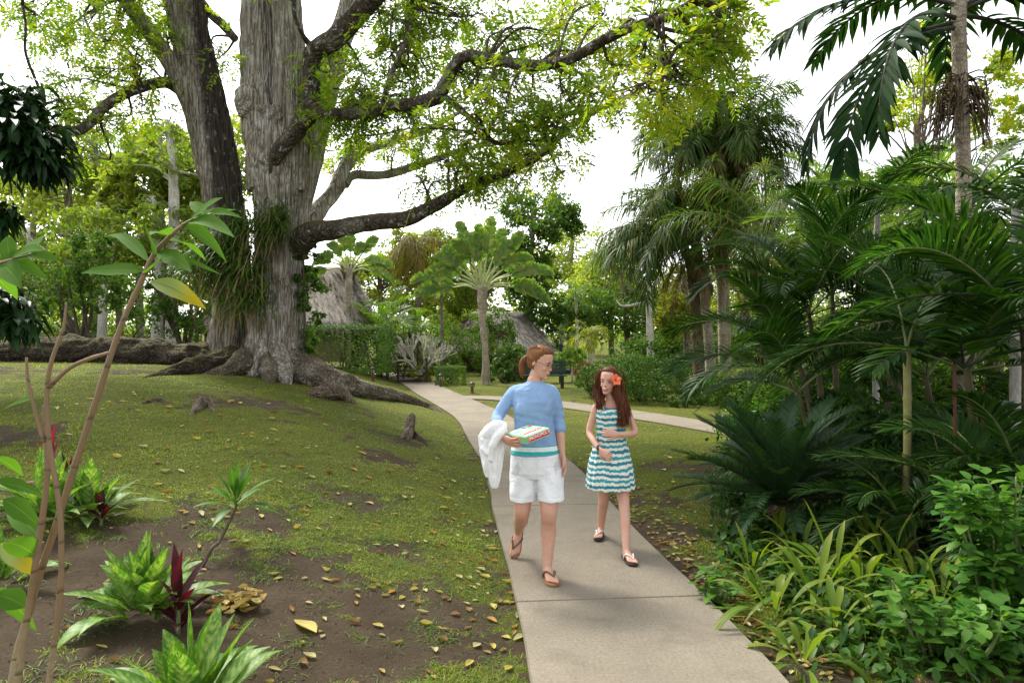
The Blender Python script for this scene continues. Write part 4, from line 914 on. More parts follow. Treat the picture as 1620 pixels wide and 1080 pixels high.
# slender palms far off
for k, (px, Y, py, label) in enumerate([(889, 44, 492, 'leftmost of three slim white stemmed palms'), (901, 45, 482, 'middle of three slim white stemmed palms'), (914, 43, 470, 'rightmost of three slim white stemmed palms')]):
    p0 = at(px, Y); palm('slim_palm', label, p0, [p0, (p0 + pt(px - 2, py, Y)) / 2, pt(px - 3, py, Y)], [.12, .10, .09], 11, 1.9, 'palm_leaf_mid', 'bark_white', (75, -20), (50, 95), .5, .06, 16, plum=.2, k=3, group='slim white stemmed palms')
p0 = at(935, 29); palm('yellow_palm', 'short palm with arching yellow green fronds and pale trunk', p0, [p0, p0 + V3(0, 0, .8), pt(933, 533, 29)], [.26, .17, .11], 18, 1.15, 'palm_leaf_yellow', 'bark_white', (80, 0), (80, 150), .34, .035, 22, plum=.3, ldroop=.5, k=3)
# areca clumps of the middle distance
clump_palm('clumping_palm', 'broad clump of dark feathery palms behind the hedge', at(610, 28), [(-.6, 0, 1.6, .3, 2.6), (0, .2, 2.3, .2, 1.), (.7, 0, 1.5, .4, .2), (.2, -.4, 1.2, .3, 4.5), (-.2, -.2, 1.9, .2, 3.6)], 10, 1.8, 'palm_leaf_mid', nl=24, ll=.5, lw=.05, k=3)
clump_palm('clumping_palm', 'clump of feathery palms right beside the great trunk', at(585, 31), [(-.5, 0, 2.4, .3, 2.6), (.5, .2, 2.0, .3, .5)], 10, 1.8, 'palm_leaf_mid', nl=22, ll=.5, lw=.05, k=3)
p0 = at(655, 36); palm('drooping_palm', 'tall palm with hanging straw coloured fronds behind the frangipani', p0, [p0, pt(662, 470, 36), pt(658, 385, 36)], [.2, .17, .14], 16, 2.6, 'rust_frond', 'bark_brown', (50, -30), (60, 110), .8, .06, 26, plum=.5, ldroop=.8, k=3)
p0 = at(700, 30); palm('thin_palm', 'thin palm with small yellowish crown left of the big fan palm', p0, [p0, pt(699, 520, 30), pt(698, 462, 30)], [.09, .08, .07], 9, .8, 'willow_leaf', 'bark_pale', (70, -10), (60, 110), .35, .05, 14, k=3)
p0 = at(150, 30); palm('far_palm', 'distant feathery palm against the sky at upper left', p0, [p0, pt(150, 400, 30), pt(150, 215, 30)], [.16, .15, .12], 13, 2.2, 'palm_leaf_mid', 'bark_pale', (60, -60), (50, 90), .7, .07, 18, plum=.3, ldroop=.6, k=3)
p0 = at(1225, 30); 
# the tall palm group
tallp = [
 ('tall feathery palm with ringed pale trunk, nearest of the trunk trio', 1143, 22.5, [(1146, 590), (1142, 500), (1139, 400), (1136, 300), (1134, 235)], .135, 40, 3.1, (85, -8), 22),
 ('tall feathery palm with slimmer ringed trunk behind the pale one', 1154, 24, [(1153, 580), (1150, 480), (1149, 380), (1152, 300), (1158, 250)], .095, 24, 2.9, (80, -5), 12),
 ('leaning feathery palm with fibrous brown trunk, left of the trio', 1128, 22, [(1127, 585), (1120, 520), (1110, 450), (1102, 380), (1098, 330)], .15, 18, 2.8, (65, -5), 16)]
for lab, px, Y, T, r, nf, L, el, sk in tallp:
    p0 = at(px, Y); tr = ppts(T, Y); tr[0][2] = p0[2] - .1
    palm('feather_palm', lab, p0, tr, [r * 1.3, r, r, r * .95, r * 1.8], nf, L, 'palm_leaf_grey', 'bark_palm', el, (50, 105), .66, .052, 70, plum=.6, ldroop=.6, ang=(75, 40), rach='rachis_dark', group='tall feathery palms', skirt=(sk * 2, 2.6, 1.5), k=4, r=.03, pet=.14, shape=.35)
p0 = at(1108, 21.5); tr = ppts([(1108, 590), (1101, 500), (1096, 440), (1090, 395)], 21.5); tr[0][2] = p0[2] - .1
palm('feather_palm', 'feathery palm whose long fronds droop to the left of the trio', p0, tr, [.2, .16, .16, .2], 16, 3.3, 'palm_leaf_grey', 'bark_fibre', (58, 15), (75, 120), .65, .045, 60, plum=.6, ldroop=.9, ang=(75, 40), rach='rachis_dark', az=(R(135), R(240)), group='tall feathery palms', skirt=(8, 1.8, .5), pet=.22, r=.03, shape=.35)
p0 = at(1210, 19); tr = ppts([(1212, 600), (1208, 500), (1206, 430), (1210, 395)], 19); tr[0][2] = p0[2] - .1
palm('feather_palm', 'shorter palm right of the trio with fan of bare brown stalks', p0, tr, [.2, .17, .17, .22], 18, 3.4, 'palm_leaf_grey', 'bark_fibre', (82, 20), (50, 95), .8, .03, 52, plum=.7, ldroop=.6, ang=(70, 40), rach='rachis', group='tall feathery palms', skirt=(6, 1.6, .5), pet=.34, r=.03, shape=.35)

# ---------- bench, lights ----------
plain('bench_green', (.018, .05, .032), .45, .4, .2, 6); plain('iron', (.02, .018, .016), .55, .4, .2, 20); plain('rust_iron', (.10, .05, .03), .7, .3, .4, 30); plain('lamp_glass', (.30, .27, .2), .3, .5, .1, 8)
p0 = at(862, 23.5); be = thing('bench', 'dark green wooden park bench on the lawn behind the woman', 'bench', p0)
b = MB(); 
for k in range(4): box(b, p0 + V3(0, -.18 + k * .125, .44), (1.5, .10, .04))
b.build('seat', M['bench_green'], be, smooth=False); b = MB()
for k in range(4): box(b, p0 + V3(0, .28 + k * .02, .54 + k * .115), (1.5, .04, .10))
b.build('backrest', M['bench_green'], be, smooth=False)
for s in (-.6, .6):
    b = MB(); box(b, p0 + V3(s, -.12, .21), (.09, .10, .42)); box(b, p0 + V3(s, .22, .21), (.09, .10, .42)); box(b, p0 + V3(s, .05, .40), (.07, .5, .05)); box(b, p0 + V3(s, .335, .66), (.06, .05, .48)); b.build('leg', M['iron'], be, smooth=False)
p0 = at(887, 26); lp = thing('sign_post', 'grey post with dark box at its foot behind the bench', 'post', p0); b = MB(); box(b, p0 + V3(0, 0, .75), (.12, .12, 1.5), bev=.02); b.build('post', M['iron'], lp, smooth=False)
b = MB(); box(b, p0 + V3(-.1, -.05, .42), (.95, .6, .16), bev=.03); b.build('box', M['iron'], lp, smooth=False)
def light(p, label, h=.42):
    t = thing('path_light', label, 'path light', p, 'low path lights'); p = np.asarray(p, float); b = MB(); tube(b, [p - V3(0, 0, .05), p + V3(0, 0, h * .55)], [.05, .045], 4, 10); ball(b, p + V3(0, 0, .01), (.08, .08, .03)); b.build('post', M['rust_iron'], t)
    b = MB(); tube(b, [p + V3(0, 0, h * .55), p + V3(0, 0, h * .82)], [.06, .055], 4, 10); b.build('lamp', M['lamp_glass'], t)
    b = MB(); tube(b, [p + V3(0, 0, h * .82), p + V3(0, 0, h * .88), p + V3(0, 0, h)], [.095, .09, .02], 8, 12); b.build('cap', M['iron'], t)
    b = MB()
    for a in np.linspace(0, 6.28, 5)[:-1]: tube(b, [p + V3(math.cos(a) * .065, math.sin(a) * .065, h * .53), p + V3(math.cos(a) * .068, math.sin(a) * .068, h * .84)], [.010, .010], 3, 5)
    b.build('cage', M['iron'], t)
light(onground(590, 603), 'small dark path light left of the path before the fork', .5); light(onground(511, 594), 'small path light nearest to the great trunk', .36)
light(onground(697, 613), 'small path light left of the lawn light pair', .5); light(onground(747, 622), 'short path light on the lawn point behind the woman', .36)
light(onground(1146, 682), 'rusty path light standing beside the side path', .32); light(onground(695, 598), 'tiny far path light by the lawn corner', .36)
# ---------- right-hand palm thicket ----------
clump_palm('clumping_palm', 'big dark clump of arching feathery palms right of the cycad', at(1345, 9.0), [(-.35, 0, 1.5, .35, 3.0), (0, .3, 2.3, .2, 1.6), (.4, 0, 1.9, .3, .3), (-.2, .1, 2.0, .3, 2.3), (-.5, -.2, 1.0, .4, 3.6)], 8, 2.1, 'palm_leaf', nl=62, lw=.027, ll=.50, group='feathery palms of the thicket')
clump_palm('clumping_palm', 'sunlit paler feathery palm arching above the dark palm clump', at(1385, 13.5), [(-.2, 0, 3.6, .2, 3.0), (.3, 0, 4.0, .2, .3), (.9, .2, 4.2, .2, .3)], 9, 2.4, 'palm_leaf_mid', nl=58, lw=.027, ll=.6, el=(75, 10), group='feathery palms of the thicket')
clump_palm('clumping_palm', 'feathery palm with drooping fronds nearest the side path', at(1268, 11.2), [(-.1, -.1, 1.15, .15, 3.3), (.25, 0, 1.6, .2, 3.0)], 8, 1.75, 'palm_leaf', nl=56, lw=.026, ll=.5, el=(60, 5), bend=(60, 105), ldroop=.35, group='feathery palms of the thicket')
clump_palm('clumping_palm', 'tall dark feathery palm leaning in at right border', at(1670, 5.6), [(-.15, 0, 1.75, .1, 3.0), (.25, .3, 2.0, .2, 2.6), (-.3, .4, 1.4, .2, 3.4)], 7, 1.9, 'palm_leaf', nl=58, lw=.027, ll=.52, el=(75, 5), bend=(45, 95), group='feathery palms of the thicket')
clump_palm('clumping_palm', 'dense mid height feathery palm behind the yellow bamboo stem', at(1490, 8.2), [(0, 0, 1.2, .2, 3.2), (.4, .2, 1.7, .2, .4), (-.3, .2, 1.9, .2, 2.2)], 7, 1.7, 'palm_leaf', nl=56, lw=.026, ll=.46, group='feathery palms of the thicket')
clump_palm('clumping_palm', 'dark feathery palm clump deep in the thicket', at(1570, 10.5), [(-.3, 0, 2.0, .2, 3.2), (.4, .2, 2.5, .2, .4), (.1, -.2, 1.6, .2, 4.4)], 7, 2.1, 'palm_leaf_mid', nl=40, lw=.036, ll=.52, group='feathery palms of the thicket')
clump_palm('clumping_palm', 'low feathery palm under the tall dark one at right border', at(1600, 5.0), [(0, 0, .45, .1, 3.1), (.2, .2, .6, .1, 1.0)], 9, 1.15, 'palm_leaf', nl=36, lw=.026, ll=.30, el=(70, 10), group='feathery palms of the thicket')
clump_palm('clumping_palm', 'small fine leaved palm low behind the cycad', at(1450, 5.2), [(0, 0, .25, .1, 3.1), (.3, .1, .35, .1, 1.0)], 10, .85, 'palm_leaf', nl=36, lw=.020, ll=.26, el=(75, 5), group='feathery palms of the thicket')
# one long frond sweeping in over the yellow stem, with its red crownshaft stem
t = thing('red_stem_palm', 'palm with slim scarlet stems and one long frond over yellow stem', 'palm', at(1545, 5.4)); p0 = at(1545, 5.4)
s = MB(); c = MB()
for dx, dy, h in [(-.15, 0, 1.55), (.1, .1, 1.3)]: tube(s, [p0 + V3(dx, dy, -.1), p0 + V3(dx * 1.1, dy, h * .5), p0 + V3(dx * 1.2, dy, h)], [.014, .013, .010], 8, 7)
s.build('stems', M['red_stem'], t)
frond(c, c, pt(1625, 482, 5.2), R(184), R(14), 1.55, R(48), 34, .36, .05, (66, 40), .25, .18, .05, 1.3, .014, -.5, 5, 'lance', -.12, 0, .35, .05, .45, 0, 1)
for a, e, L in [(150, 55, 1.1), (200, 30, 1.0), (20, 50, 1.1), (95, 60, 1.1), (330, 30, 1.0), (230, 50, .9)]: frond(c, c, p0 + V3(-.1, 0, 1.45), R(a), R(e), L, R(70), 26, .3, .05, (60, 40), .2, .2, .15, 1.3, .012, 0, 4, 'lance', 0, 0, .3, .05, .45, 0, 1)
c.build('crown', [M['palm_leaf'], M['rachis_dark']], t)
# yellow bamboo-like stem
t = thing('bamboo_plant', 'thick yellow green ringed stem standing upright in the thicket', 'bamboo', at(1431, 5.5)); p0 = at(1431, 5.5); s = MB()
zs = np.linspace(-.1, 1.60, 60); rr = .029 + .006 * (np.abs(((zs * 4.2) % 1) - .0) < .10)
P = np.stack([p0[0] + zs * .012 + .012 * np.sin(zs * 2), np.full(60, p0[1]), p0[2] + zs], 1)
T, N, B = frames(P); th = np.linspace(0, 6.283, 13)[:-1]
loft(s, P[:, None] + (N[:, None] * np.cos(th)[None, :, None] + B[:, None] * np.sin(th)[None, :, None]) * rr[:, None, None]); s.build('cane', M['stem_yellow'], t)
c = MB()
for a, e, L in [(30, 65, 1.2), (80, 70, 1.3)]: frond(c, c, P[-1], R(a), R(e), L, R(75), 30, .36, .03, (60, 35), .3, .2, .15, 1.4, .012, 0, 4, rmi=1)
c.build('crown', [M['palm_leaf'], M['rachis']], t)
# tall palm with hanging broad-leafleted fronds
Yp = 8.5; p0 = at(1522, Yp); t = thing('tall_palm', 'tall smooth trunked palm with big dark fronds hanging at top right', 'palm', p0); b = MB()
tube(b, [p0 - V3(0, 0, .1), pt(1523, 480, Yp), pt(1524, 260, Yp), pt(1517, 60, Yp), pt(1519, -10, Yp)], [.115, .095, .085, .085, .08], 40, 16, .04, 5, 1); b.build('trunk', M['bark_palm'], t)
b = MB(); tube(b, [pt(1519, -5, Yp), pt(1520, -60, Yp), pt(1521, -110, Yp)], [.085, .095, .05], 12, 14); b.build('crownshaft', M['stem_green'], t)
def bigfrond(tipdir, el, L, bend, tw=0., base=(1518, 10), dl=.62, dy=0.):
    c = MB(); frond(c, c, pt(base[0], base[1], Yp + dy), R(tipdir), R(el), L, R(bend), 26, .52, .085, (58, 30), .05, .32, .14, 1.25, .03, tw, 6, 'lance', .05, .12, .35, .10, .5, 0, 1); c.build('frond', [M['palm_leaf_dark'], M['rachis_dark']], t)
bigfrond(184, 14, 2.6, 62, .3); bigfrond(200, -12, 2.9, 76, .5, (1516, 44)); bigfrond(214, -2, 2.9, 92, -.3, (1514, 30)); bigfrond(172, -8, 2.7, 80, .2, (1516, 35)); bigfrond(160, 38, 2.6, 70, .2, (1518, -30))
bigfrond(-5, 22, 2.4, 72, -.3); bigfrond(12, 2, 2.3, 75, -.4, (1524, 25)); bigfrond(-40, 12, 2.4, 90, .2, (1524, 15)); bigfrond(60, 40, 2.6, 90); bigfrond(110, 45, 2.6, 90); bigfrond(-20, 50, 2.6, 80, 0, (1520, -30)); bigfrond(-80, 55, 2.3, 85, 0, (1520, -40))
b = MB()
for k in range(150):
    a = rng.uniform(0, 6.28); p = pt(1520, rng.uniform(120, 185), Yp); L = rng.uniform(.3, .62)
    tube(b, [p, p + V3(math.cos(a) * .26, math.sin(a) * .26, -.02) * rng.uniform(.4, 1.1), p + V3(math.cos(a) * .32 * rng.uniform(.6, 1.2), math.sin(a) * .3, -L)], [.012, .008, .003], 7, 4, cap=False)
b.build('seed_clusters', M['bark_fibre'], t)
for k, (px, Y, w_, label) in enumerate([(1605, 7.2, 15, 'pale ringed trunk at right border among palm fronds'), (1530, 9.8, 13, 'pale slim trunk half hidden behind red stemmed palm'), (1385, 10.6, 10, 'thin pale trunk deep inside the palm clump')]):
    p0 = at(px, Y); tp = pt(px + 3, 330, Y); palm('pale_palm', label, p0, [p0 - V3(0, 0, .1), (p0 + tp) / 2, tp], np.array([1.1, 1, .9]) * w_ / 2 * Y / FPX, 8, 1.6, 'palm_leaf', 'bark_white', (70, 5), (50, 90), .45, .035, 34, group='pale trunked palms of the thicket')

# cycad
p0 = at(1240, 6.15); cyc = thing('cycad', 'dark spiky cycad rosette beside the concrete path', 'cycad', p0); b = MB(); ball(b, p0 + V3(0, 0, .06), (.15, .15, .18), 16, 10, .25, 6); b.build('trunk', M['bark_fibre'], cyc)
for k in range(56):
    c = MB(); u = k / 56; frond(c, c, p0 + V3(0, 0, .20) + rng.normal(size=3) * .03, k * 2.39996, R(80 - 64 * u + rng.normal() * 5), rng.uniform(.9, 1.15), R(rng.uniform(25, 55)), 84, .15, .013, (62, 38), .35, .05, .12, 1.5, .009, rng.normal() * .2, 3, 'needle', rng.normal() * .1, .02, .2, .04, .35, 0, 1); c.build('frond', [M['cycad_leaf'], M['rachis_dark']], cyc)

# strap-leaved clumps beside the path
def rosette(name, label, p, n, L, W, mat, spread=.9, droop=.55, cat='plant', group=None, prof='lance', fold=.3, rb=.06, stem=None, wave=.0, zj=.0, k=7, el0=88):
    t = thing(name, label, cat, p, group); b = MB(uv=True); p = np.asarray(p, float); a = np.arange(n) * 2.39996 + rng.normal(size=n) * .3; u = (np.arange(n) + .5) / n
    el = R(el0) - spread * u ** .8 + rng.normal(size=n) * .12; d = np.stack([np.cos(el) * np.cos(a), np.cos(el) * np.sin(a), np.sin(el)], 1)
    base = p + np.stack([np.cos(a), np.sin(a), 0 * a], 1) * rb * u[:, None] + V3(0, 0, 1) * (zj * (1 - u[:, None]) + .01)
    leaves(b, base, d, L * rng.uniform(.7, 1.12, n), W * rng.uniform(.8, 1.15, n), droop * (.4 + u) * rng.uniform(.6, 1.3, n), k, prof, fold, wave=wave)
    b.build('leaves', M[mat], t)
    if stem:
        s = MB(); tube(s, [p - V3(0, 0, .05), p + V3(0, 0, zj + .03)], [stem, stem * .8], 4, 7); s.build('stem', M['stem_green'], t)
    return t
for k, (px, py, n, L, label) in enumerate([(1225, 985, 24, .58, 'yellow green strap leaved clump spilling toward the path edge'), (1320, 930, 36, .68, 'largest yellow green strap leaved clump in front of cycad'), (1265, 890, 26, .60, 'strap leaved clump tucked under the cycad fronds'), (1410, 905, 28, .62, 'strap leaved clump with bright arching blades between cycad and shrub'), (1490, 960, 20, .55, 'upright strap leaved clump among the heart leaved shrubs'), (1320, 1010, 20, .48, 'low strap leaved clump near the path behind the leaf litter'), (1400, 1010, 26, .55, 'strap leaved clump at the foot of the bright corner shrub'), (1270, 1050, 18, .42, 'strap leaved clump lowest beside the path'), (1190, 915, 18, .48, 'strap leaved clump nearest the concrete joint'), (1290, 965, 24, .58, 'strap leaved clump in the middle of its group'), (1450, 935, 24, .58, 'strap leaved clump against the dark broad leaved shrub'), (1365, 945, 24, .58, 'strap leaved clump right of the middle one'), (1235, 855, 18, .46, 'strap leaved clump under the left cycad fronds'), (1375, 875, 26, .58, 'dim strap leaved clump in shade right of cycad')]):
    q = onground(px, py); rosette('strap_plant', label, q, n + 6, L * 1.1, .050, 'strap_leaf', 1.32, .95, group='strap leaved plants by the path', rb=.17, prof='arch', wave=.004, k=9, el0=76)
# broad-leaved shrubs, lower right
def leafy(name, label, p, r, h, n, mat, size, stems=9, cat='shrub', group=None, asp=.8):
    t = thing(name, label, cat, p, group); p = np.asarray(p, float); s = MB(); b = MB(uv=True); tips = []
    for k in range(stems):
        a = rng.uniform(0, 6.28); q = math.sqrt(rng.random()) * r; e = p + V3(math.cos(a) * q, math.sin(a) * q, h * rng.uniform(.55, 1.05)); s0 = p + V3(math.cos(a), math.sin(a), 0) * q * .35
        P = tube(s, [s0 - V3(0, 0, .05), (s0 + e) / 2 + rng.normal(size=3) * .05, e], [.012, .009, .004], 12, 5); tips.append(P)
        m_ = n // stems; i = rng.integers(3, 12, m_); d = rdir(m_, .25); pp = P[i] + d * V3(1, 1, .6) * rng.uniform(.01, .13, m_)[:, None]
        leaves(b, pp, nrm(d * V3(1, 1, .45) + V3(0, 0, .1)), size * rng.uniform(.6, 1.25, m_), size * asp * rng.uniform(.85, 1.2, m_), .25, 5, 'ovate', .18)
    b.build('foliage', M[mat], t); s.build('stems', M['stem_green'], t); return t
for k, (px, py, r, h, n, sz, mt, label) in enumerate([
    (1590, 1000, .42, .80, 620, .09, 'shrub_leaf', 'bright green heart leaved shrub in the lower right corner'), (1500, 1065, .30, .42, 320, .08, 'shrub_leaf', 'bright green shrub low beside the path at bottom edge'), (1620, 920, .40, .80, 520, .085, 'shrub_leaf', 'tall bright shrub at right border behind the corner shrub'),
    (1135, 950, .16, .22, 70, .075, 'shrub_leaf', 'tiny bright sprig growing against the path edge'), (1500, 870, .34, .40, 300, .085, 'under_leaf', 'dark green broad leaved shrub behind strap clumps'),
    (1545, 860, .42, .62, 460, .085, 'under_leaf', 'dark shrub between the red stems and corner shrub'), (1250, 940, .16, .14, 70, .07, 'under_leaf', 'low dark shrub between strap clumps and path'), (1175, 890, .16, .14, 90, .06, 'under_leaf', 'low dark shrub under the near side of cycad'), (1650, 1010, .4, .85, 420, .09, 'shrub_leaf', 'tall bright shrub cut by the right border')]):
    leafy('broadleaf_shrub', label, onground(px, py), r, h, n, mt, sz, group='broad leaved shrubs right of the path')
# undergrowth that fills the bed
b = MB()
xs_, ys_ = rng.uniform(1.75, 9.5, 5200), rng.uniform(3.3, 15, 5200); ok = (xs_ > np.interp(ys_, [3, 4.5, 6, 8, 10, 12, 15], [1.85, 1.75, 1.9, 2.5, 3.2, 4.6, 6.2])) & (xs_ < ys_ * .85 + .6); xs_, ys_ = xs_[ok], ys_[ok]
for x, y in zip(xs_, ys_):
    h = (rng.uniform(.04, .14) if y < 6.6 else rng.uniform(.06, .32)) + .3 * rng.random() ** 3 * (y > 7.2); m_ = 16; z = g1(x, y); p = V3(x, y, z) + rng.normal(size=(m_, 3)) * V3(.13, .13, 0) + V3(0, 0, 1) * rng.uniform(0, h, (m_, 1)); d = rdir(m_, .5)
    leaves(b, p, d, rng.uniform(.06, .16) * rng.uniform(.7, 1.3, m_), rng.uniform(.025, .06), .3, 4, 'ovate', .2)
tag(b.build('undergrowth', M['under_leaf']), kind='stuff')
for k, (px, Y, n, L, W, mat, label) in enumerate([(1262, 8.6, 14, .8, .16, 'under_leaf', 'broad paddle leaved plant standing behind the cycad'), (1480, 9.5, 10, 1.0, .2, 'hedge_leaf', 'big leaved plant glimpsed left of the red stems'), (1300, 12.5, 9, 1.1, .22, 'hedge_leaf', 'paddle leaved plant under the drooping palm'), (1390, 7.6, 18, .7, .06, 'under_leaf', 'tufted narrow leaved plant at the foot of yellow stem'), (1520, 6.6, 16, .8, .08, 'under_leaf', 'tufted plant at the foot of scarlet stems'), (1590, 6.0, 18, .7, .10, 'hedge_leaf', 'variegated looking tuft by the pale trunk at border'), (1210, 9.8, 18, .55, .05, 'under_leaf', 'narrow leaved tuft beside the bright bush by side path'), (1320, 6.9, 18, .6, .05, 'under_leaf', 'narrow leaved tuft right behind the cycad')]):
    rosette('tufted_plant', label, at(px, Y), n, L, W, mat, 1.0, .5, group='tufted plants in the thicket', rb=.08)

# ---------- left bed ----------
for k, (px, py, n, L, label) in enumerate([(225, 985, 44, .42, 'variegated cream and green clump in the middle of left bed'), (75, 825, 44, .52, 'variegated cream and green clump farther back in left bed'), (300, 1130, 30, .44, 'variegated clump cut by the bottom edge'), (140, 818, 26, .40, 'variegated clump with paler tips near the small red plant'), (-10, 940, 18, .36, 'variegated clump at left border behind the canes')]):
    q = onground(px, min(py, 1079)) if py < 1080 else V3((px - 810) / FPX * 2.75, 2.75, g1((px - 810) / FPX * 2.75, 2.75))
    rosette('variegated_plant', label, q, n, L, .115, 'variegated_leaf', 1.0, .38, group='variegated plants in the left bed', prof='lance', fold=.28, rb=.16, wave=.006, zj=.08, k=9)
for k, (px, py, n, L, W, zj, mt, label) in enumerate([(282, 1010, 12, .27, .065, .20, 'red_leaf', 'dark maroon leaved plant in front of variegated clump'), (80, 770, 13, .30, .05, .24, 'red_leaf_bright', 'crimson leaved plant behind the canes'), (160, 835, 9, .20, .045, .10, 'red_leaf', 'small maroon plant beside the far variegated clump'), (110, 790, 9, .24, .05, .14, 'red_leaf', 'maroon plant half hidden by the canes')]):
    rosette('red_plant', label, onground(px, py), n, L, W, mt, 1.15, .25, group='red leaved plants in the left bed', fold=.35, rb=.02, stem=.012, zj=zj, k=8)
q0 = onground(312, 908); q1 = pt(372, 805, q0[1] + .45); t = thing('ti_plant', 'green leaved plant on a bent bare stem leaning over the lawn', 'plant', q0); s = MB()
tube(s, [q0 - V3(0, 0, .05), q0 + V3(.06, .08, .10), (q0 + q1) / 2 + V3(.02, 0, -.02), q1, q1 + V3(.0, 0, .05)], [.013, .012, .011, .010, .010], 20, 8, .1, 20); s.build('stem', M['twig'], t)
b = MB(uv=True); n = 17; a = np.arange(n) * 2.39996; u = (np.arange(n) + .5) / n; el = R(86) - 1.5 * u; d = np.stack([np.cos(el) * np.cos(a), np.cos(el) * np.sin(a), np.sin(el)], 1)
leaves(b, q1 + V3(0, 0, 1) * (.06 * (1 - u[:, None])), d, .36 * rng.uniform(.8, 1.1, n), .075, .25 * (.4 + u), 9, 'petlan', .3); b.build('leaves', M['ti_leaf'], t)
# the tall canes close to the camera
Yc = 1.75
def cane(P, r, parent, nm='cane', n=60):
    s = MB(); L = catmull(np.array(P), n); arc = np.r_[0, np.cumsum(np.linalg.norm(np.diff(L, axis=0), axis=1))]; rr = rinterp(r, n) * (1 + .16 * (((arc * 8.2) % 1) < .12)); tube(s, L, rr, n, 10, .06, 14, 2); return s.build(nm, M['cane'], parent)
gpl = thing('ginger_plant', 'tall cane with broad glossy leaves rising across the lawn at left', 'plant', V3(-1.30, Yc, g1(-1.30, Yc))); G0 = V3(-1.30, Yc, g1(-1.30, Yc))
TOP = ppts([(14, 1120, Yc), (48, 960, Yc), (92, 820, Yc), (150, 640, Yc), (190, 520, Yc), (226, 440, Yc), (242, 405, Yc), (268, 375, Yc), (296, 352, Yc), (336, 338, Yc)])
TOP = np.vstack([[G0], TOP]); cane(TOP, [.010, .0095, .009, .008, .0074, .0066, .006, .0055, .004, .003], gpl)
def gleaf(px, py, tx, ty, W, dy=0., droop=.25, mat='ginger_leaf', Y=Yc, parent=None, up=(0, -.75, .65)):
    a = pt(px, py, Y); e = pt(tx, ty, Y + dy); L = np.linalg.norm(e - a); b = MB(uv=True); d = nrm(e - a + V3(0, 0, droop * L))
    leaves(b, [a], [d], L * 1.03, W, droop, 14, 'ovate' if droop < .9 else 'petlan', .22, up=nrm(V3(*up)), wave=.006); return b.build('leaf', M[mat], parent or gpl)
for L in [(242, 405, 226, 345, .065, -.10), (236, 415, 165, 362, .035, .18), (228, 430, 130, 432, .05, .05, .12), (250, 398, 300, 428, .05, -.1, .1), (262, 380, 322, 412, .06, .12, .45), (232, 432, 262, 404, .05, -.12, .05), (246, 400, 345, 433, .03, .1, .15), (290, 356, 340, 408, .07, .05, .5), (300, 350, 352, 312, .045, -.08, .1), (296, 352, 366, 376, .045, -.15, .3), (310, 346, 378, 330, .03, .12, .2), (325, 340, 300, 318, .035, .06, .1), (330, 338, 385, 345, .04, .05, .35), (268, 372, 240, 372, .05, -.16, .2)]: gleaf(*L)
gleaf(238, 445, 316, 486, .055, -.02, .25, 'ginger_leaf_yellowing')
g2 = thing('ginger_plant', 'bare forked cane with a snapped side branch at left', 'plant', V3(-1.24, 1.62, g1(-1.24, 1.62))); Y2 = 1.62
cane(np.vstack([[V3(-1.24, Y2, g1(-1.24, Y2))], ppts([(80, 1060, Y2), (97, 850, Y2), (78, 700, Y2), (74, 620, Y2), (82, 570, Y2), (100, 520, Y2), (105, 478, Y2)])]), [.007, .0066, .0062, .006, .0052, .0042, .0022], g2)
cane(ppts([(76, 612, Y2), (110, 582, Y2), (140, 568, Y2), (172, 558, Y2)]), [.006, .005, .005, .004], g2, 'branch', 16); cane(ppts([(70, 700, Y2), (56, 650, Y2), (44, 600, Y2), (42, 565, Y2)]), [.006, .005, .004, .003], g2, 'branch', 16)
b = MB(uv=True); leaves(b, [pt(60, 630, Y2)], [nrm(V3(-1, .2, -.05))], .12, .022, .3, 8, 'lance', .2, up=V3(0, -.6, .8)); b.build('leaf', M['ginger_leaf'], g2)
g3 = thing('ginger_plant', 'cane beside the tall one with drooping leaves at left border', 'plant', V3(-1.33, 1.70, g1(-1.33, 1.7))); Y3 = 1.7
cane(np.vstack([[V3(-1.33, Y3, g1(-1.33, Y3))], ppts([(30, 1060, Y3), (58, 880, Y3), (74, 760, Y3), (72, 690, Y3), (70, 640, Y3)])]), [.0085, .008, .0078, .007, .006, .004], g3)
for L in [(5, 790, 55, 832, .05, 0, .3), (0, 860, 48, 905, .052, 0, .25, 'ginger_leaf_yellowing'), (-10, 760, 68, 785, .045, .1, .15), (-10, 930, 40, 985, .045, .05, .3), (-15, 720, 30, 750, .05, .1, .2), (58, 880, -5, 850, .06, -.1, .3), (62, 850, 10, 812, .05, .15, .2), (40, 960, -20, 935, .06, 0, .3)]: gleaf(*L, Y=Y3, parent=g3) if len(L) < 8 else gleaf(*L, Y=Y3, parent=g3)
g4 = thing('ginger_plant', 'spray of dark glossy leaves entering at left border', 'plant', V3(-1.85, 2.0, g1(-1.85, 2.0))); Y4 = 2.0
cane(np.vstack([[V3(-1.85, Y4, g1(-1.85, Y4))], ppts([(-180, 700, Y4), (-100, 500, Y4), (-20, 428, Y4), (50, 402, Y4)])]), [.015, .013, .010, .008, .004], g4)
for L in [(-10, 420, 60, 400, .06, 0, .1), (10, 412, 66, 440, .07, .05, .35), (20, 408, 70, 395, .05, -.1, .2), (0, 420, 30, 455, .07, -.1, .3), (40, 402, 92, 412, .045, 0, .2), (40, 402, 70, 372, .04, .1, .1), (-20, 430, 20, 470, .07, .1, .3), (15, 410, 10, 372, .05, .05, .1)]: gleaf(*L, Y=Y4, parent=g4, mat='ginger_leaf')
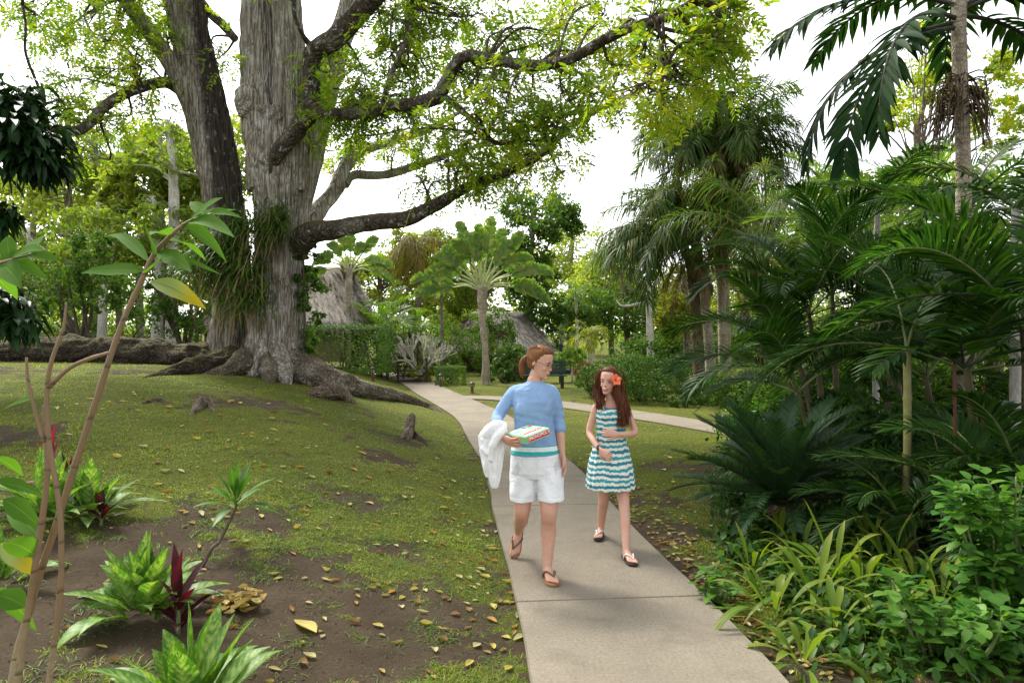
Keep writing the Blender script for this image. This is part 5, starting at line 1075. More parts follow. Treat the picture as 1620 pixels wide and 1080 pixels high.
# dark tree hanging in at upper left
Yd = 9; t = thing('dark_tree', 'dark glossy leaved tree hanging in at the upper left border', 'tree', at(-260, Yd)); b = MB(); p0 = at(-260, Yd); c = MB()
tube(b, [p0 - V3(0, 0, .1), pt(-250, 400, Yd), pt(-220, 200, Yd), pt(-180, 50, Yd)], [.22, .18, .14, .08], 24, 12, .1, 3)
for L in ([(-230, 250), (-120, 190), (0, 200), (70, 240)], [(-235, 330), (-120, 300), (-20, 330), (15, 345)], [(-245, 420), (-150, 430), (-40, 480), (20, 500)], [(-220, 200), (-120, 110), (-30, 120)]): tube(b, ppts([(x, y, Yd) for x, y in L]), [.07, .05, .03, .012], 16, 7, .1, 3)
b.build('trunk', M['bark_brown'], t)
for (px, py, rx, ry, n) in [(20, 215, 85, 55, 900), (60, 250, 50, 30, 380), (-30, 160, 70, 50, 500), (30, 160, 40, 30, 260), (-6, 338, 34, 24, 240), (5, 480, 50, 30, 300), (-70, 460, 60, 40, 300), (30, 510, 36, 20, 140), (-160, 200, 100, 120, 700)]:
    cc = pt(px, py, Yd); f = Yd / FPX; u = rdir(n) * np.abs(rng.normal(size=n) * .3 + .62)[:, None] * V3(rx * f, rx * f * .8, ry * f); d = nrm(u * .8 + rng.normal(size=(n, 3)) * .3 + V3(0, 0, -.25))
    leaves(c, cc + u, d, rng.uniform(.16, .27, n), .085, .35, 4, 'ovate', .25)
c.build('crown', M['dark_leaf'], t)

# ---------- grass and fallen leaves ----------
b = MB()
def blades(n, y0, y1, L0, L1, w_):
    y = (rng.random(n) * (y1 ** .5 - y0 ** .5) + y0 ** .5) ** 2; x = rng.uniform(-1, 1, n) * (y * .80 + .3)
    mk = grassmask(x, y) * sstep(.605, .64, pdist(x, y, PTS)) * sstep(.56, .64, pdist(x, y, BTS)); ok = rng.random(n) < mk ** .8; x, y = x[ok], y[ok]; n = len(x)
    tall = .55 + .9 * fbm(np.stack([x * 2.3, y * 2.3, 0 * x], -1), 3, 40)
    d = rng.normal(size=(n, 3)) * V3(.75, .75, .12) + V3(0, 0, .55)
    leaves(b, np.stack([x, y, gz(x, y) - .006], 1), d, rng.uniform(L0, L1, n) * tall, w_ * rng.uniform(.7, 1.3, n), .5, 3, 'blade', 0)
blades(260000, 2.2, 6, .03, .08, .0045); blades(240000, 5.5, 12, .035, .085, .007); blades(120000, 11, 24, .035, .08, .012)
tag(b.build('grass', M['grass_blade']), kind='stuff'); b = MB()
# creeping runners at the ragged edges of the turf
for k in range(2600):
    y = rng.uniform(2.6, 7.5); x = rng.uniform(-1, .6) * y * .75; mk = float(grassmask(np.array([x]), np.array([y]))[0])
    if mk < .02 or mk > .7 or float(pdist(np.array([x]), np.array([y]), PTS)[0]) < .72: continue
    m_ = 22; p = V3(x, y, 0) + rng.normal(size=(m_, 3)) * V3(.05, .05, 0); p[:, 2] = gz(p[:, 0], p[:, 1]); d = rng.normal(size=(m_, 3)) * V3(1, 1, .1) + V3(0, 0, .45)
    leaves(b, p, d, rng.uniform(.04, .11, m_), .0065, .6, 4, 'blade', 0)
tag(b.build('grass_tufts', M['grass_tuft']), kind='stuff')
def leafmesh(mb, p, L, W, yaw, curl):
    """a dry leaf lying on the ground: thin shell, curled"""
    t = np.linspace(0, 1, 7); pr = np.interp(t, *PROF['ovate']) * W / 2; x = (t - .5) * L; z = curl * L * (4 * (t - .5) ** 2) * .45 + .006; c, s = math.cos(yaw), math.sin(yaw); rows = []
    for u in (-1, -.5, 0, .5, 1): rows.append(np.stack([x, u * pr + curl * .2 * L * t * t, z + abs(u) ** 1.5 * pr * (.55 + curl)], 1))
    v = np.stack(rows, 1); v = np.stack([v[..., 0] * c - v[..., 1] * s, v[..., 0] * s + v[..., 1] * c, v[..., 2]], -1)
    v[..., 2] += gz(v[..., 0] + p[0], v[..., 1] + p[1]) - p[2] if p[3] is None else 0
    v = v + np.asarray(p[:3], float)
    i = np.arange(6)[:, None] * 5; j = np.arange(4)[None]; mb.add(v, np.stack([i + j, i + j + 1, i + 6, i + 5], -1).reshape(-1, 4) if False else np.stack([i + j, i + j + 1, i + j + 6, i + j + 5], -1).reshape(-1, 4))
COL = {'yellow': 'leaf_yellow', 'brown': 'leaf_brown', 'pale': 'leaf_pale', 'orange': 'leaf_orange'}
def fallen(px, py, col, where, L=None, yaw=None, curl=None):
    q = onground(px, py); b = MB(); leafmesh(b, (q[0], q[1], q[2], None), L or rng.uniform(.045, .085), (L or .09) * rng.uniform(.36, .55), rng.uniform(0, 6.28) if yaw is None else yaw, rng.uniform(.0, .5) if curl is None else curl)
    o = b.build('fallen_leaf', M[COL[col]], loc=q); tag(o, col + ' fallen leaf ' + where, 'fallen leaf', 'fallen leaves ' + where + ', ' + col); return o
o = fallen(483, 1007, 'yellow', 'x', .19, 2.5, .1); o['label'] = 'longest yellow fallen leaf, slender, on bare soil left of path'; o['group'] = 'fallen leaves'
for px, py, c in [q_ for q_ in [(518, 908, 'yellow'), (598, 1000, 'yellow'), (655, 933, 'yellow'), (636, 952, 'yellow'), (620, 938, 'orange'), (635, 964, 'pale'), (675, 998, 'yellow'), (720, 975, 'brown'), (737, 975, 'pale'), (755, 1028, 'pale'), (688, 1032, 'pale'), (592, 945, 'brown'), (560, 990, 'brown'), (640, 880, 'pale'), (672, 935, 'pale'), (726, 915, 'pale'), (742, 920, 'pale'), (760, 905, 'pale'), (700, 865, 'pale'), (722, 853, 'pale'), (685, 845, 'orange'), (735, 815, 'orange'), (775, 830, 'pale'), (770, 850, 'yellow'), (785, 842, 'pale'), (745, 830, 'pale'), (660, 962, 'brown'), (706, 948, 'brown'), (527, 940, 'pale'), (480, 1060, 'brown'), (490, 1052, 'pale'), (700, 1020, 'brown'), (805, 1065, 'yellow'), (800, 1010, 'yellow'), (815, 980, 'yellow'), (790, 955, 'brown'), (812, 945, 'orange'), (626, 868, 'pale'), (600, 880, 'brown'), (575, 800, 'brown'), (600, 780, 'pale')] if rng.random() < .75]: fallen(px, py, c, 'on the bare soil near the path')
for k in range(120):
    px, py = rng.uniform(90, 780), 610 + 230 * rng.random() ** 1.1
    if px > 700 + (py - 640) * .35: continue
    fallen(px, py, ['yellow', 'pale', 'pale', 'brown', 'orange'][rng.integers(0, 5)], 'scattered over the mown grass left of the path', rng.uniform(.07, .12))
for k in range(34):
    py = rng.uniform(690, 1060); Y = CAMZ / (py - 540) * FPX; px = 810 + (float(np.interp(Y, PATH[:, 1], PATH[:, 0])) - .63 - abs(rng.normal()) * .16) / Y * FPX - 4
    fallen(px, py, ['pale', 'pale', 'brown', 'orange', 'yellow'][rng.integers(0, 5)], 'along the left edge of the concrete path', rng.uniform(.06, .1))
for k in range(46):
    px, py = rng.uniform(900, 1180), rng.uniform(640, 770); Y = CAMZ / (py - 540) * FPX; x = (px - 810) / FPX * Y
    if pdist(np.array([x]), np.array([Y]), PTS)[0] < .75 or pdist(np.array([x]), np.array([Y]), BTS)[0] < .7: continue
    fallen(px, py, ['yellow', 'pale', 'pale'][rng.integers(0, 3)], 'on the grass right of the path', rng.uniform(.08, .13))
for k in range(60):
    py = rng.uniform(780, 1060); Y = CAMZ / (py - 540) * FPX; x = float(np.interp(Y, PATH[:, 1], PATH[:, 0])) + .66 + abs(rng.normal()) * .22; px = 810 + x / Y * FPX
    fallen(px, py, ['pale', 'brown', 'orange', 'pale', 'brown'][rng.integers(0, 5)], 'under the plants along the right edge of the path', rng.uniform(.06, .1))
b = MB()
for k in range(70):
    p = onground(375, 968) + V3(rng.normal() * .07, rng.normal() * .07, 0); leafmesh(b, (p[0], p[1], p[2] + rng.uniform(0, .05), 1), rng.uniform(.06, .10), .04, rng.uniform(0, 6.28), rng.uniform(.1, .6))
tag(b.build('leaf_heap', M['litter_leaf'], loc=onground(375, 968)), kind='stuff')
b = MB()
for k in range(650):
    y = rng.uniform(2.9, 8.5); side = rng.random(); pc = float(np.interp(y, PATH[:, 1], PATH[:, 0])); x = pc + .66 + abs(rng.normal()) * .3 if side < .62 else pc - .66 - abs(rng.normal()) * 1.6
    leafmesh(b, (x, y, g1(x, y), None), rng.uniform(.03, .075), .025, rng.uniform(0, 6.28), rng.uniform(.0, .5))
tag(b.build('leaf_litter', M['litter_leaf']), kind='stuff')

# crumbs and pebbles on the bare soil
def crumbs(n, s0, s1, mat, name):
    y = rng.uniform(2.3, 8, n); x = rng.uniform(-1, .75, n) * y * .85; ok = (rng.random(n) > grassmask(x, y) * 1.3) & (pdist(x, y, PTS) > .68); x, y = x[ok], y[ok]; n = len(x); s = rng.uniform(s0, s1, n) * rng.random(n) ** .6
    o = np.array([(1, 0, 0), (0, 1, 0), (-1, 0, 0), (0, -1, 0), (0, 0, .7), (0, 0, -.7)]) ; v = o[None] * s[:, None, None] * rng.uniform(.6, 1.4, (n, 6, 1)) + np.stack([x, y, gz(x, y)], 1)[:, None]
    f = np.array([(0, 1, 4), (1, 2, 4), (2, 3, 4), (3, 0, 4), (1, 0, 5), (2, 1, 5), (3, 2, 5), (0, 3, 5)]); b = MB(); b.add(v, ((np.arange(n) * 6)[:, None, None] + f[None]).reshape(-1, 3)); tag(b.build(name, M[mat], smooth=False), kind='stuff')
crumbs(16000, .003, .014, 'soil_crumb', 'soil_crumbs'); crumbs(1500, .002, .007, 'pebble', 'pebbles')
# shade-loving shrubs that fill the thicket under the palms
for k, (px, Y, r, mt, label) in enumerate([(1300, 9.4, (.75, .6, .50), 'under_leaf', 'shaded shrub behind the cycad at the foot of the palms'), (1395, 8.4, (.7, .6, .55), 'under_leaf', 'shaded shrub behind the yellow stem'), (1490, 7.4, (.7, .6, .50), 'under_leaf', 'shaded shrub left of the scarlet stems'), (1590, 7.6, (.8, .6, .62), 'under_leaf', 'shaded shrub under the palms at right border'), (1440, 11.5, (1.2, .8, .85), 'mid_leaf', 'big shrub deep in the thicket behind yellow stem'), (1570, 12, (1.4, .8, 1.0), 'mid_leaf', 'big shrub deep in the thicket at right border'), (1330, 13.5, (1.2, .8, .8), 'mid_leaf', 'big shrub under the paler feathery palm'), (1400, 17, (2.2, 1., 1.3), 'mid_leaf', 'long shrub mass closing the gap behind thicket'), (1570, 17, (2.2, 1., 1.5), 'mid_leaf', 'tall shrub mass closing the gap at right border')]):
    bush('bush', label, at(px, Y), r, mt, 2600 if Y < 10 else 3600, .10 if Y < 10 else .13, group='shrubs in the thicket', asp=.45)
# ---------- people ----------
def skinmat(name, col):
    t = NT(name); n = t.noise(14., t.coord(), 5, .7); c = t.mix(t.ramp(n, [(.35, (0,) * 3), (.7, (1,) * 3)]), col, tuple(a * b for a, b in zip(col, (1.0, .76, .70)))); c = t.mix(t.ramp(t.noise(90., t.coord(), 3), [(.55, (0,) * 3), (.75, (.35,) * 3)]), c, tuple(q * .7 for q in col))
    M[name] = t.done(t.bsdf(c, .5, .35, None, Subsurface_Weight=.12, Subsurface_Radius=(.012, .005, .003)))
skinmat('skin', (.57, .355, .265)); skinmat('skin_girl', (.60, .375, .285))
def hairmat(name, a, b):
    t = NT(name); n = t.noise(60., t.coord((1.4, 1.4, .10)), 4, .6); n2 = t.noise(7., t.coord((1, 1, .4)), 3)
    c = t.mix(t.ramp(n, [(.3, (0,) * 3), (.7, (1,) * 3)]), a, b); c = t.mix(1., c, t.ramp(n2, [(.3, (.7,) * 3), (.7, (1.25,) * 3)]), 'MULTIPLY')
    M[name] = t.done(t.bsdf(c, .55, .22, t.bump(n, .6, .004)))
hairmat('hair_auburn', (.10, .036, .010), (.23, .092, .028)); hairmat('hair_brown', (.035, .012, .005), (.16, .052, .016))
def cloth(name, colfn, rough=.85, sc=600., bs=.12):
    t = NT(name); n = t.noise(sc, t.coord(), 2); n2 = t.noise(11., t.coord(), 4, .6)
    col = colfn(t); col = t.mix(1., col, t.ramp(n2, [(.3, (.93,) * 3), (.7, (1.05,) * 3)]), 'MULTIPLY')
    n6 = t.noise(7., t.coord((1.3, 1.3, .8)), 3, .5, 1.6); rg = t.math('ABSOLUTE', t.math('SUBTRACT', n6, .5)); hh = t.math('ADD', t.math('MULTIPLY', rg, 2.), t.math('MULTIPLY', n2, .6))
    M[name] = t.done(t.bsdf(col, rough, .2, t.bump(hh, .55, .018), Sheen_Weight=.15))
def objz(t):
    s = t.n('ShaderNodeSeparateXYZ'); t.l(t.coord(), s.inputs[0]); return s.outputs
def _sweater(t):
    z = objz(t)[2]; return t.ramp(t.math('MULTIPLY', z, .5), [(0, (.21, .33, .54)), (.437, (.02, .42, .40)), (.449, (.72, .77, .78)), (.463, (.02, .40, .40)), (.4655, (.12, .25, .50)), (.468, (.23, .36, .58))], 'CONSTANT')
cloth('sweater_blue', _sweater); 
def _cotton(t):
    o = objz(t); s1 = t.math('ABSOLUTE', t.math('SUBTRACT', o[0], .008)); s2 = t.math('ABSOLUTE', t.math('SUBTRACT', t.math('ABSOLUTE', t.math('SUBTRACT', o[0], .006)), .135)); s3 = t.math('ABSOLUTE', t.math('SUBTRACT', o[2], .848))
    s2 = t.math('ADD', s2, t.math('MULTIPLY', t.math('ABSOLUTE', t.math('SUBTRACT', o[2], .78)), .35)); f = t.math('MINIMUM', t.math('MINIMUM', s1, t.math('SUBTRACT', s2, .016)), s3)
    return t.mix(t.ramp(f, [(.0015, (.4,) * 3), (.004, (0,) * 3)]), (.78, .79, .82), (.40, .41, .45))
cloth('white_cotton', _cotton); cloth('white_towel', lambda t: (.82, .82, .83))
def _dress(t):
    o = objz(t); n = t.noise(9., t.coord((1, 1, .6)), 4, .6); n3 = t.noise(38., t.coord((1, 1, .5)), 3)
    z = t.math('ADD', t.math('MULTIPLY', o[2], 22.5), t.math('ADD', t.math('MULTIPLY', n, 1.5), t.math('MULTIPLY', n3, .55)))
    f = t.math('FRACT', z); a = t.math('FRACT', t.math('MULTIPLY', t.math('FLOOR', z), .5))
    teal = t.mix(t.ramp(a, [(.2, (0,) * 3), (.3, (1,) * 3)]), (.018, .20, .27), (.03, .30, .36))
    return t.mix(t.ramp(f, [(.40, (0,) * 3), (.47, (1,) * 3), (.93, (1,) * 3), (.99, (0,) * 3)]), (.74, .72, .62), teal)
cloth('striped_dress', _dress)
plain('eye_white', (.55, .53, .5), .25, .5, .02); plain('eye_dark', (.03, .02, .015), .2, .5, .02); plain('lips', (.40, .095, .085), .4, .4, .05); plain('teeth_or_mouth_shade', (.8, .78, .73), .3, .5, .02); plain('brow', (.10, .045, .022), .8, .2, .1)
plain('wire', (.10, .07, .05), .3, .6, .1); plain('sandal_tan', (.27, .13, .055), .6, .3, .2, 20); plain('sandal_dark', (.030, .022, .018), .6, .3, .2, 20); plain('strap_bronze', (.13, .08, .04), .45, .4, .2, 30); plain('strap_white', (.75, .73, .68), .5, .4, .05); plain('bracelet', (.014, .013, .014), .4, .5, .2, 60)
plain('petal', (.80, .17, .075), .45, .3, .25, 30); plain('petal_heart', (.50, .02, .02), .5, .3, .1); plain('stamen', (.85, .55, .08), .5, .3, .1)
plain('nail', (.62, .36, .30), .3, .5, .05)

def remesh(mb, name, mat, parent, vox, it=2, disp=None):
    tmp = mb.build('tmp', [], None, loc=(0, 0, 0)); md = tmp.modifiers.new('r', 'REMESH'); md.mode = 'VOXEL'; md.voxel_size = vox; md.use_smooth_shade = True
    if it: s = tmp.modifiers.new('s', 'SMOOTH'); s.factor = .5; s.iterations = it
    dg = bpy.context.evaluated_depsgraph_get(); dg.update(); me = bpy.data.meshes.new_from_object(tmp.evaluated_get(dg)); me.name = name
    old = tmp.data; bpy.data.objects.remove(tmp); bpy.data.meshes.remove(old)
    v = np.empty(len(me.vertices) * 3, np.float32); me.vertices.foreach_get('co', v); v = v.reshape(-1, 3).astype(float)
    if disp is not None:
        n = np.empty(len(me.vertices) * 3, np.float32); me.vertices.foreach_get('normal', n); v = disp(v, n.reshape(-1, 3).astype(float))
    o0 = np.array(parent['_o']) if parent is not None else np.zeros(3)
    me.vertices.foreach_set('co', (v - o0).astype(np.float32).ravel()); me.update(); me.materials.clear(); me.materials.append(mat)
    ob = bpy.data.objects.new(name, me); C.objects.link(ob); ob['_o'] = list(o0)
    if parent is not None: ob.parent = parent
    return ob
def limb(mb, pts, r, n=None, seg=18): tube(mb, pts, r, n or len(pts) * 5, seg, round_=True)
def Rz(a): c, s = math.cos(a), math.sin(a); return np.array([[c, -s, 0], [s, c, 0], [0, 0, 1]])
def Rx(a): c, s = math.cos(a), math.sin(a); return np.array([[1, 0, 0], [0, c, -s], [0, s, c]])
def Ry(a): c, s = math.cos(a), math.sin(a); return np.array([[c, 0, s], [0, 1, 0], [-s, 0, c]])
class Head:
    PR = [(.000, .020, .078, -.040), (.012, .033, .090, -.015), (.03, .042, .090, .02), (.055, .051, .091, .055), (.085, .0595, .090, .078), (.115, .067, .089, .090), (.145, .070, .088, .096), (.175, .0685, .082, .094), (.20, .058, .066, .080), (.217, .038, .042, .055), (.226, .012, .012, .022)]
    def __init__(self, c, yaw, pitch, roll=0., s=1.): self.c = np.asarray(c, float); self.M = Rz(yaw) @ Rx(pitch) @ Ry(roll); self.s = s
    def w(self, p): return self.c + ((np.asarray(p, float) - V3(0, 0, .12)) * self.s) @ self.M.T
    def rings(self, pr, grow=0., seg=32):
        out = []; th = np.linspace(0, 2 * np.pi, seg, endpoint=False)
        for z, w_, f, b_ in pr:
            c, s = np.cos(th), np.sin(th); y = np.where(s < 0, f + grow, b_ + grow)  # front is -y
            mid = 0.; x = np.sign(c) * np.abs(c) ** .92 * (w_ + grow); yy = np.where(s < 0, s * (f + grow), s * (b_ + grow))
            out.append(self.w(np.stack([x, yy, np.full(seg, z)], 1)))
        return out
    def build(self, mb):
        loft(mb, self.rings(self.PR))
        tube(mb, [self.w((0, -.082, .120)), self.w((0, -.094, .100)), self.w((0, -.1045, .0815)), self.w((0, -.0955, .0735))], np.array([.0055, .0066, .0088, .0058]) * self.s, 12, 10, round_=True)
        for sx in (-1, 1):
            ball(mb, self.w((sx * .0088, -.0925, .0765)), .0068 * self.s); ball(mb, self.w((sx * .032, -.070, .078)), np.array([.018, .010, .018]) * self.s, rot=self.M)
            ball(mb, self.w((sx * .030, -.083, .130)), np.array([.019, .006, .006]) * self.s, rot=self.M)
            ball(mb, self.w((sx * .069, .014, .098)), np.array([.007, .015, .027]) * self.s, rot=self.M @ Rz(sx * .35))
        ball(mb, self.w((0, -.086, .012)), np.array([.017, .011, .011]) * self.s, rot=self.M)
        ball(mb, self.w((0, -.091, .050)), np.array([.023, .012, .012]) * self.s, rot=self.M)
    def face(self, parent, smile=.0, skin=None, browc='brow'):
        for sx in (-1, 1):
            b = MB(); ball(b, self.w((sx * .0305, -.0838, .110)), np.array([.0118, .0070, .0046]) * self.s, 14, 9, rot=self.M @ Rz(sx * .3)); e = b.build('eye', M['eye_white'], parent)
            b = MB(); ball(b, self.w((sx * .0305, -.0885, .1098)), np.array([.0062, .0034, .0050]) * self.s, 12, 8, rot=self.M); b.build('iris', M['eye_dark'], e)
            b = MB(); tube(b, [self.w((sx * .044, -.084, .1105)), self.w((sx * .036, -.0925, .1165)), self.w((sx * .026, -.0935, .1165)), self.w((sx * .017, -.0905, .111))], np.array([.0012, .0022, .0022, .0012]) * self.s, 10, 6); b.build('eyelashes', M['eye_dark'], e)
            b = MB(); tube(b, [self.w((sx * .046, -.081, .1285)), self.w((sx * .034, -.0915, .1345)), self.w((sx * .016, -.0935, .131))], np.array([.0012, .0030, .0026]) * self.s, 10, 6, flat=.6); b.build('eyebrow', M[browc], parent)
        b = MB(); k = smile * .006; W = 1 + .45 * smile
        tube(b, [self.w((-.020 * W, -.0905 + .006 * smile, .047 + k)), self.w((-.008 * W, -.0995, .0505 - k * .3)), self.w((0, -.1005, .049 - k * .4)), self.w((.008 * W, -.0995, .0505 - k * .3)), self.w((.020 * W, -.0905 + .006 * smile, .047 + k))], np.array([.0014, .0036, .0032, .0036, .0014]) * self.s, 14, 8)
        tube(b, [self.w((-.0195 * W, -.0905 + .006 * smile, .045 + k)), self.w((-.008 * W, -.0985, .0400 - k * .6)), self.w((0, -.0995, .0385 - k)), self.w((.008 * W, -.0985, .0400 - k * .6)), self.w((.0195 * W, -.0905 + .006 * smile, .045 + k))], np.array([.0014, .0042, .0050, .0042, .0014]) * self.s, 14, 8); b.build('lips', M['lips'], parent)
        b = MB(); tube(b, [self.w((-.014 * W, -.0935 + .003 * smile, .0447 + k * .6)), self.w((0, -.0985, .0440 - k * .4)), self.w((.014 * W, -.0935 + .003 * smile, .0447 + k * .6))], np.array([.002, .004, .002]) * self.s, 8, 6); b.build('teeth_or_mouth_shade', M['teeth_or_mouth_shade' if smile else 'eye_dark'], parent)  # unsmiling mouth: a dark strip paints the shade between the lips
def hand(mb, wrist, d, pn, thumb, s=1., curl=(.3, .35, .4, .45), tcurl=.4, spread=.06):
    """d towards the fingertips, pn palm normal, thumb +1/-1 side"""
    d = nrm(np.asarray(d, float)); pn = np.asarray(pn, float); pn = nrm(pn - d * (pn @ d)); sd = np.cross(d, pn) * thumb; wrist = np.asarray(wrist, float); tips = []
    rings = []
    for t, w_, h in [(-.012, .023, .019), (.01, .026, .018), (.035, .034, .017), (.06, .040, .015), (.082, .040, .013), (.092, .034, .010)]:
        th = np.linspace(0, 2 * np.pi, 18, endpoint=False); rings.append(wrist + d * t * s + (sd * np.cos(th)[:, None] * w_ + pn * np.sin(th)[:, None] * h) * s)
    loft(mb, rings)
    for i, L in enumerate((.072, .080, .075, .058)):
        o = (.029 - .0193 * i); p = wrist + (d * (.084 - .004 * abs(i - 1)) + sd * o) * s; a = 0.; dd = nrm(d + sd * spread * (1.5 - i)); P = [p - dd * .015 * s, p]; c = curl[i]
        for k, f in enumerate((.45, .32, .23)):
            a += c * (.8, 1.15, .8)[k]; q = dd * math.cos(a) + pn * math.sin(a); P.append(P[-1] + q * L * f * s)
        tube(mb, P, np.array([.0095, .0092, .0085, .0078, .0066]) * s, 14, 10, round_=True); tips.append(P[-1])
    p = wrist + (d * .018 + sd * .020) * s; q1 = nrm(d * .62 + sd * .72 + pn * .25); q2 = nrm(d * .85 + sd * .25 + pn * tcurl); q3 = nrm(d * .9 + pn * tcurl * 1.4 - sd * .05)
    tube(mb, [p, p + q1 * .036 * s, p + (q1 * .036 + q2 * .032) * s, p + (q1 * .036 + q2 * .032 + q3 * .026) * s], np.array([.015, .0125, .0100, .0080]) * s, 12, 10, round_=True)
    return tips
def foot(mb, ankle, f, u, s=1., side=1, h=.075):
    f = nrm(np.asarray(f, float)); u = np.asarray(u, float); u = nrm(u - f * (u @ f)); sd = np.cross(f, u) * side; a = np.asarray(ankle, float) - u * h * s; rings = []; th = np.linspace(0, 2 * np.pi, 20, endpoint=False)
    for t, w_, ht, o in [(-.058, .012, .030, .0), (-.05, .026, .055, 0), (-.02, .031, .085, 0), (.015, .032, .082, .0), (.05, .034, .066, .002), (.09, .039, .048, .004), (.125, .044, .034, .006), (.150, .043, .024, .006), (.162, .036, .016, .006)]:
        y = np.sin(th); rings.append(a + (f * t + sd * (o + w_ * np.cos(th))[:, None] + u * ((y + 1) / 2 * ht)[:, None]) * s)
    loft(mb, rings)
    for i, (o, L, r) in enumerate([(.030, .046, .0125), (.010, .046, .0092), (-.007, .040, .0086), (-.022, .032, .0082), (-.035, .024, .0078)]):
        p = a + (f * (.142 - .005 * i) + sd * (o + .006) + u * .013) * s; tube(mb, [p, p + (f * L * .55 + u * .003) * s, p + (f * L - u * .003) * s], np.array([r, r * .95, r * .85]) * s, 8, 10, round_=True)
    return a, f, u, sd
def sandal(parent, fr, s, sole, strap):
    a, f, u, sd = fr; L = [(-.068, 0, .022), (-.055, 0, .034), (0, 0, .038), (.05, .002, .040), (.10, .005, .047), (.145, .006, .049), (.175, .007, .043), (.193, .009, .030), (.201, .010, .012)]
    rings = []
    for t, o, w_ in L:
        c = a + (f * t + sd * o) * s; th = np.linspace(0, 2 * np.pi, 17)[:-1]; rings.append(c + (sd * (np.sign(np.cos(th)) * np.abs(np.cos(th)) ** .5 * w_)[:, None] + u * (-.009 + np.sign(np.sin(th)) * np.abs(np.sin(th)) ** .6 * .010)[:, None]) * s)
    b = MB(); loft(b, rings); o = b.build('sandal', M[sole], parent); b = MB(); q = a + (f * .135 + sd * .022 + u * .022) * s
    for e, m_ in ((.046, .036), (-.040, -.030)): tube(b, [q - u * .02 * s, q + u * .006 * s, a + (f * .085 + sd * (m_ * .85 + .004) + u * .052) * s, a + (f * .05 + sd * e + u * .026) * s, a + (f * .035 + sd * e * .95 - u * .002) * s], np.array([.0035, .005, .0075, .0075, .006]) * s, 16, 8)
    b.build('strap', M[strap], o)
def wrinkle(a, f, seed, stretch=(1, 1, 1)):
    def g(v, n): return v + n * ((fbm(v * f * np.array(stretch), 3, seed) - .5) * 2 * a)[:, None]
    return g

# --- the woman ---
PW = V3(.17, 4.95, 0); wm = thing('person', 'woman in pale blue sweater and white shorts striding with towel and game box', 'person', PW)
hw = Head((.208, 4.950, 1.540), R(58), R(17), R(4), .97); b = MB()
loft(b, [ell(c, rx, ry, 30, 2.3, .08) for c, rx, ry in [((.176, 4.96, .775), .13, .09), ((.174, 4.96, .81), .165, .112), ((.166, 4.955, .90), .152, .105), ((.157, 4.955, 1.02), .126, .090), ((.155, 4.955, 1.12), .124, .088), ((.157, 4.955, 1.22), .134, .095), ((.157, 4.96, 1.28), .135, .085), ((.158, 4.965, 1.325), .105, .066), ((.162, 4.968, 1.365), .06, .052), ((.166, 4.97, 1.42), .05, .05)]])
limb(b, [(.160, 4.975, 1.37), (.170, 4.968, 1.42), (.190, 4.962, 1.47)], [.058, .047, .050]); hw.build(b)
limb(b, [(.065, 4.965, 1.312), (.016, 4.965, 1.290), (-.050, 4.965, 1.215), (-.108, 4.925, 1.135), (-.095, 4.80, 1.075), (-.068, 4.69, 1.035)], [.036, .038, .036, .034, .034, .024])
hand(b, (-.062, 4.672, 1.028), (.62, -.62, -.32), (.62, .55, .45), -1, 1., (.42, .5, .5, .5), .8)
limb(b, [(.255, 4.965, 1.312), (.290, 4.965, 1.290), (.324, 4.975, 1.21), (.343, 4.985, 1.10), (.353, 4.955, .99), (.362, 4.925, .885)], [.036, .038, .036, .034, .034, .0235])
hand(b, (.363, 4.920, .873), (.14, -.20, -1), (-.95, -.25, 0), -1, 1.02, (.20, .22, .28, .34), .25)
limb(b, [(.262, 4.955, .80), (.266, 4.92, .66), (.264, 4.87, .52), (.263, 4.855, .455), (.262, 4.885, .39), (.262, 4.905, .31), (.257, 4.885, .19), (.252, 4.865, .085)], [.095, .086, .066, .058, .053, .056, .042, .034])
limb(b, [(.092, 4.97, .80), (.085, 4.955, .66), (.076, 4.94, .51), (.073, 4.945, .445), (.070, 5.01, .395), (.066, 5.10, .345), (.058, 5.215, .275), (.050, 5.305, .212)], [.095, .085, .064, .057, .052, .056, .042, .034])
f1 = foot(b, (.252, 4.865, .093), (.14, -.985, .0), (0, 0, 1), .98, -1)
f2 = foot(b, (.049, 5.318, .200), (-.17, -.42, -.89), (-.05, -.90, .43), .96, 1, .060)
def facefix(h):
    def g(v, n):
        for sx in (-1, 1):
            c = h.w((sx * .031, -.092, .110)); d = np.linalg.norm((v - c) / np.array([1, 1, .75]), axis=1); v = v + (h.M @ V3(0, 1, 0)) * (np.exp(-(d / (.015 * h.s)) ** 2) * .0055)[:, None]
        return v
    return g
remesh(b, 'body', M['skin'], wm, .0042, 3, facefix(hw)); hw.face(wm, 0.)
b = MB(); 
for sx in (-1, 1):
    th = np.linspace(0, 6.283, 17); tube(b, [hw.w((sx * .0325 + .021 * math.cos(q), -.1015 + .004 * abs(math.cos(q)) * (1 if math.cos(q) * sx > 0 else .2), .107 + .0145 * math.sin(q))) for q in th], [.0013] * 17, 32, 5, cap=False)
    tube(b, [hw.w((sx * .053, -.098, .110)), hw.w((sx * .070, -.05, .113)), hw.w((sx * .074, .008, .112))], [.0013, .0013, .0013], 8, 5)
tube(b, [hw.w((-.012, -.101, .110)), hw.w((0, -.104, .113)), hw.w((.012, -.101, .110))], [.0013] * 3, 6, 5); b.build('glasses', M['wire'], wm)
HP = [(.045, .050, -.045, .080), (.07, .060, -.030, .096), (.10, .068, -.012, .106), (.128, .074, .010, .112), (.150, .0765, .024, .114), (.168, .077, .046, .112), (.182, .0745, .062, .107), (.198, .067, .070, .098), (.215, .052, .060, .080), (.229, .030, .038, .05), (.236, .008, .01, .016)]
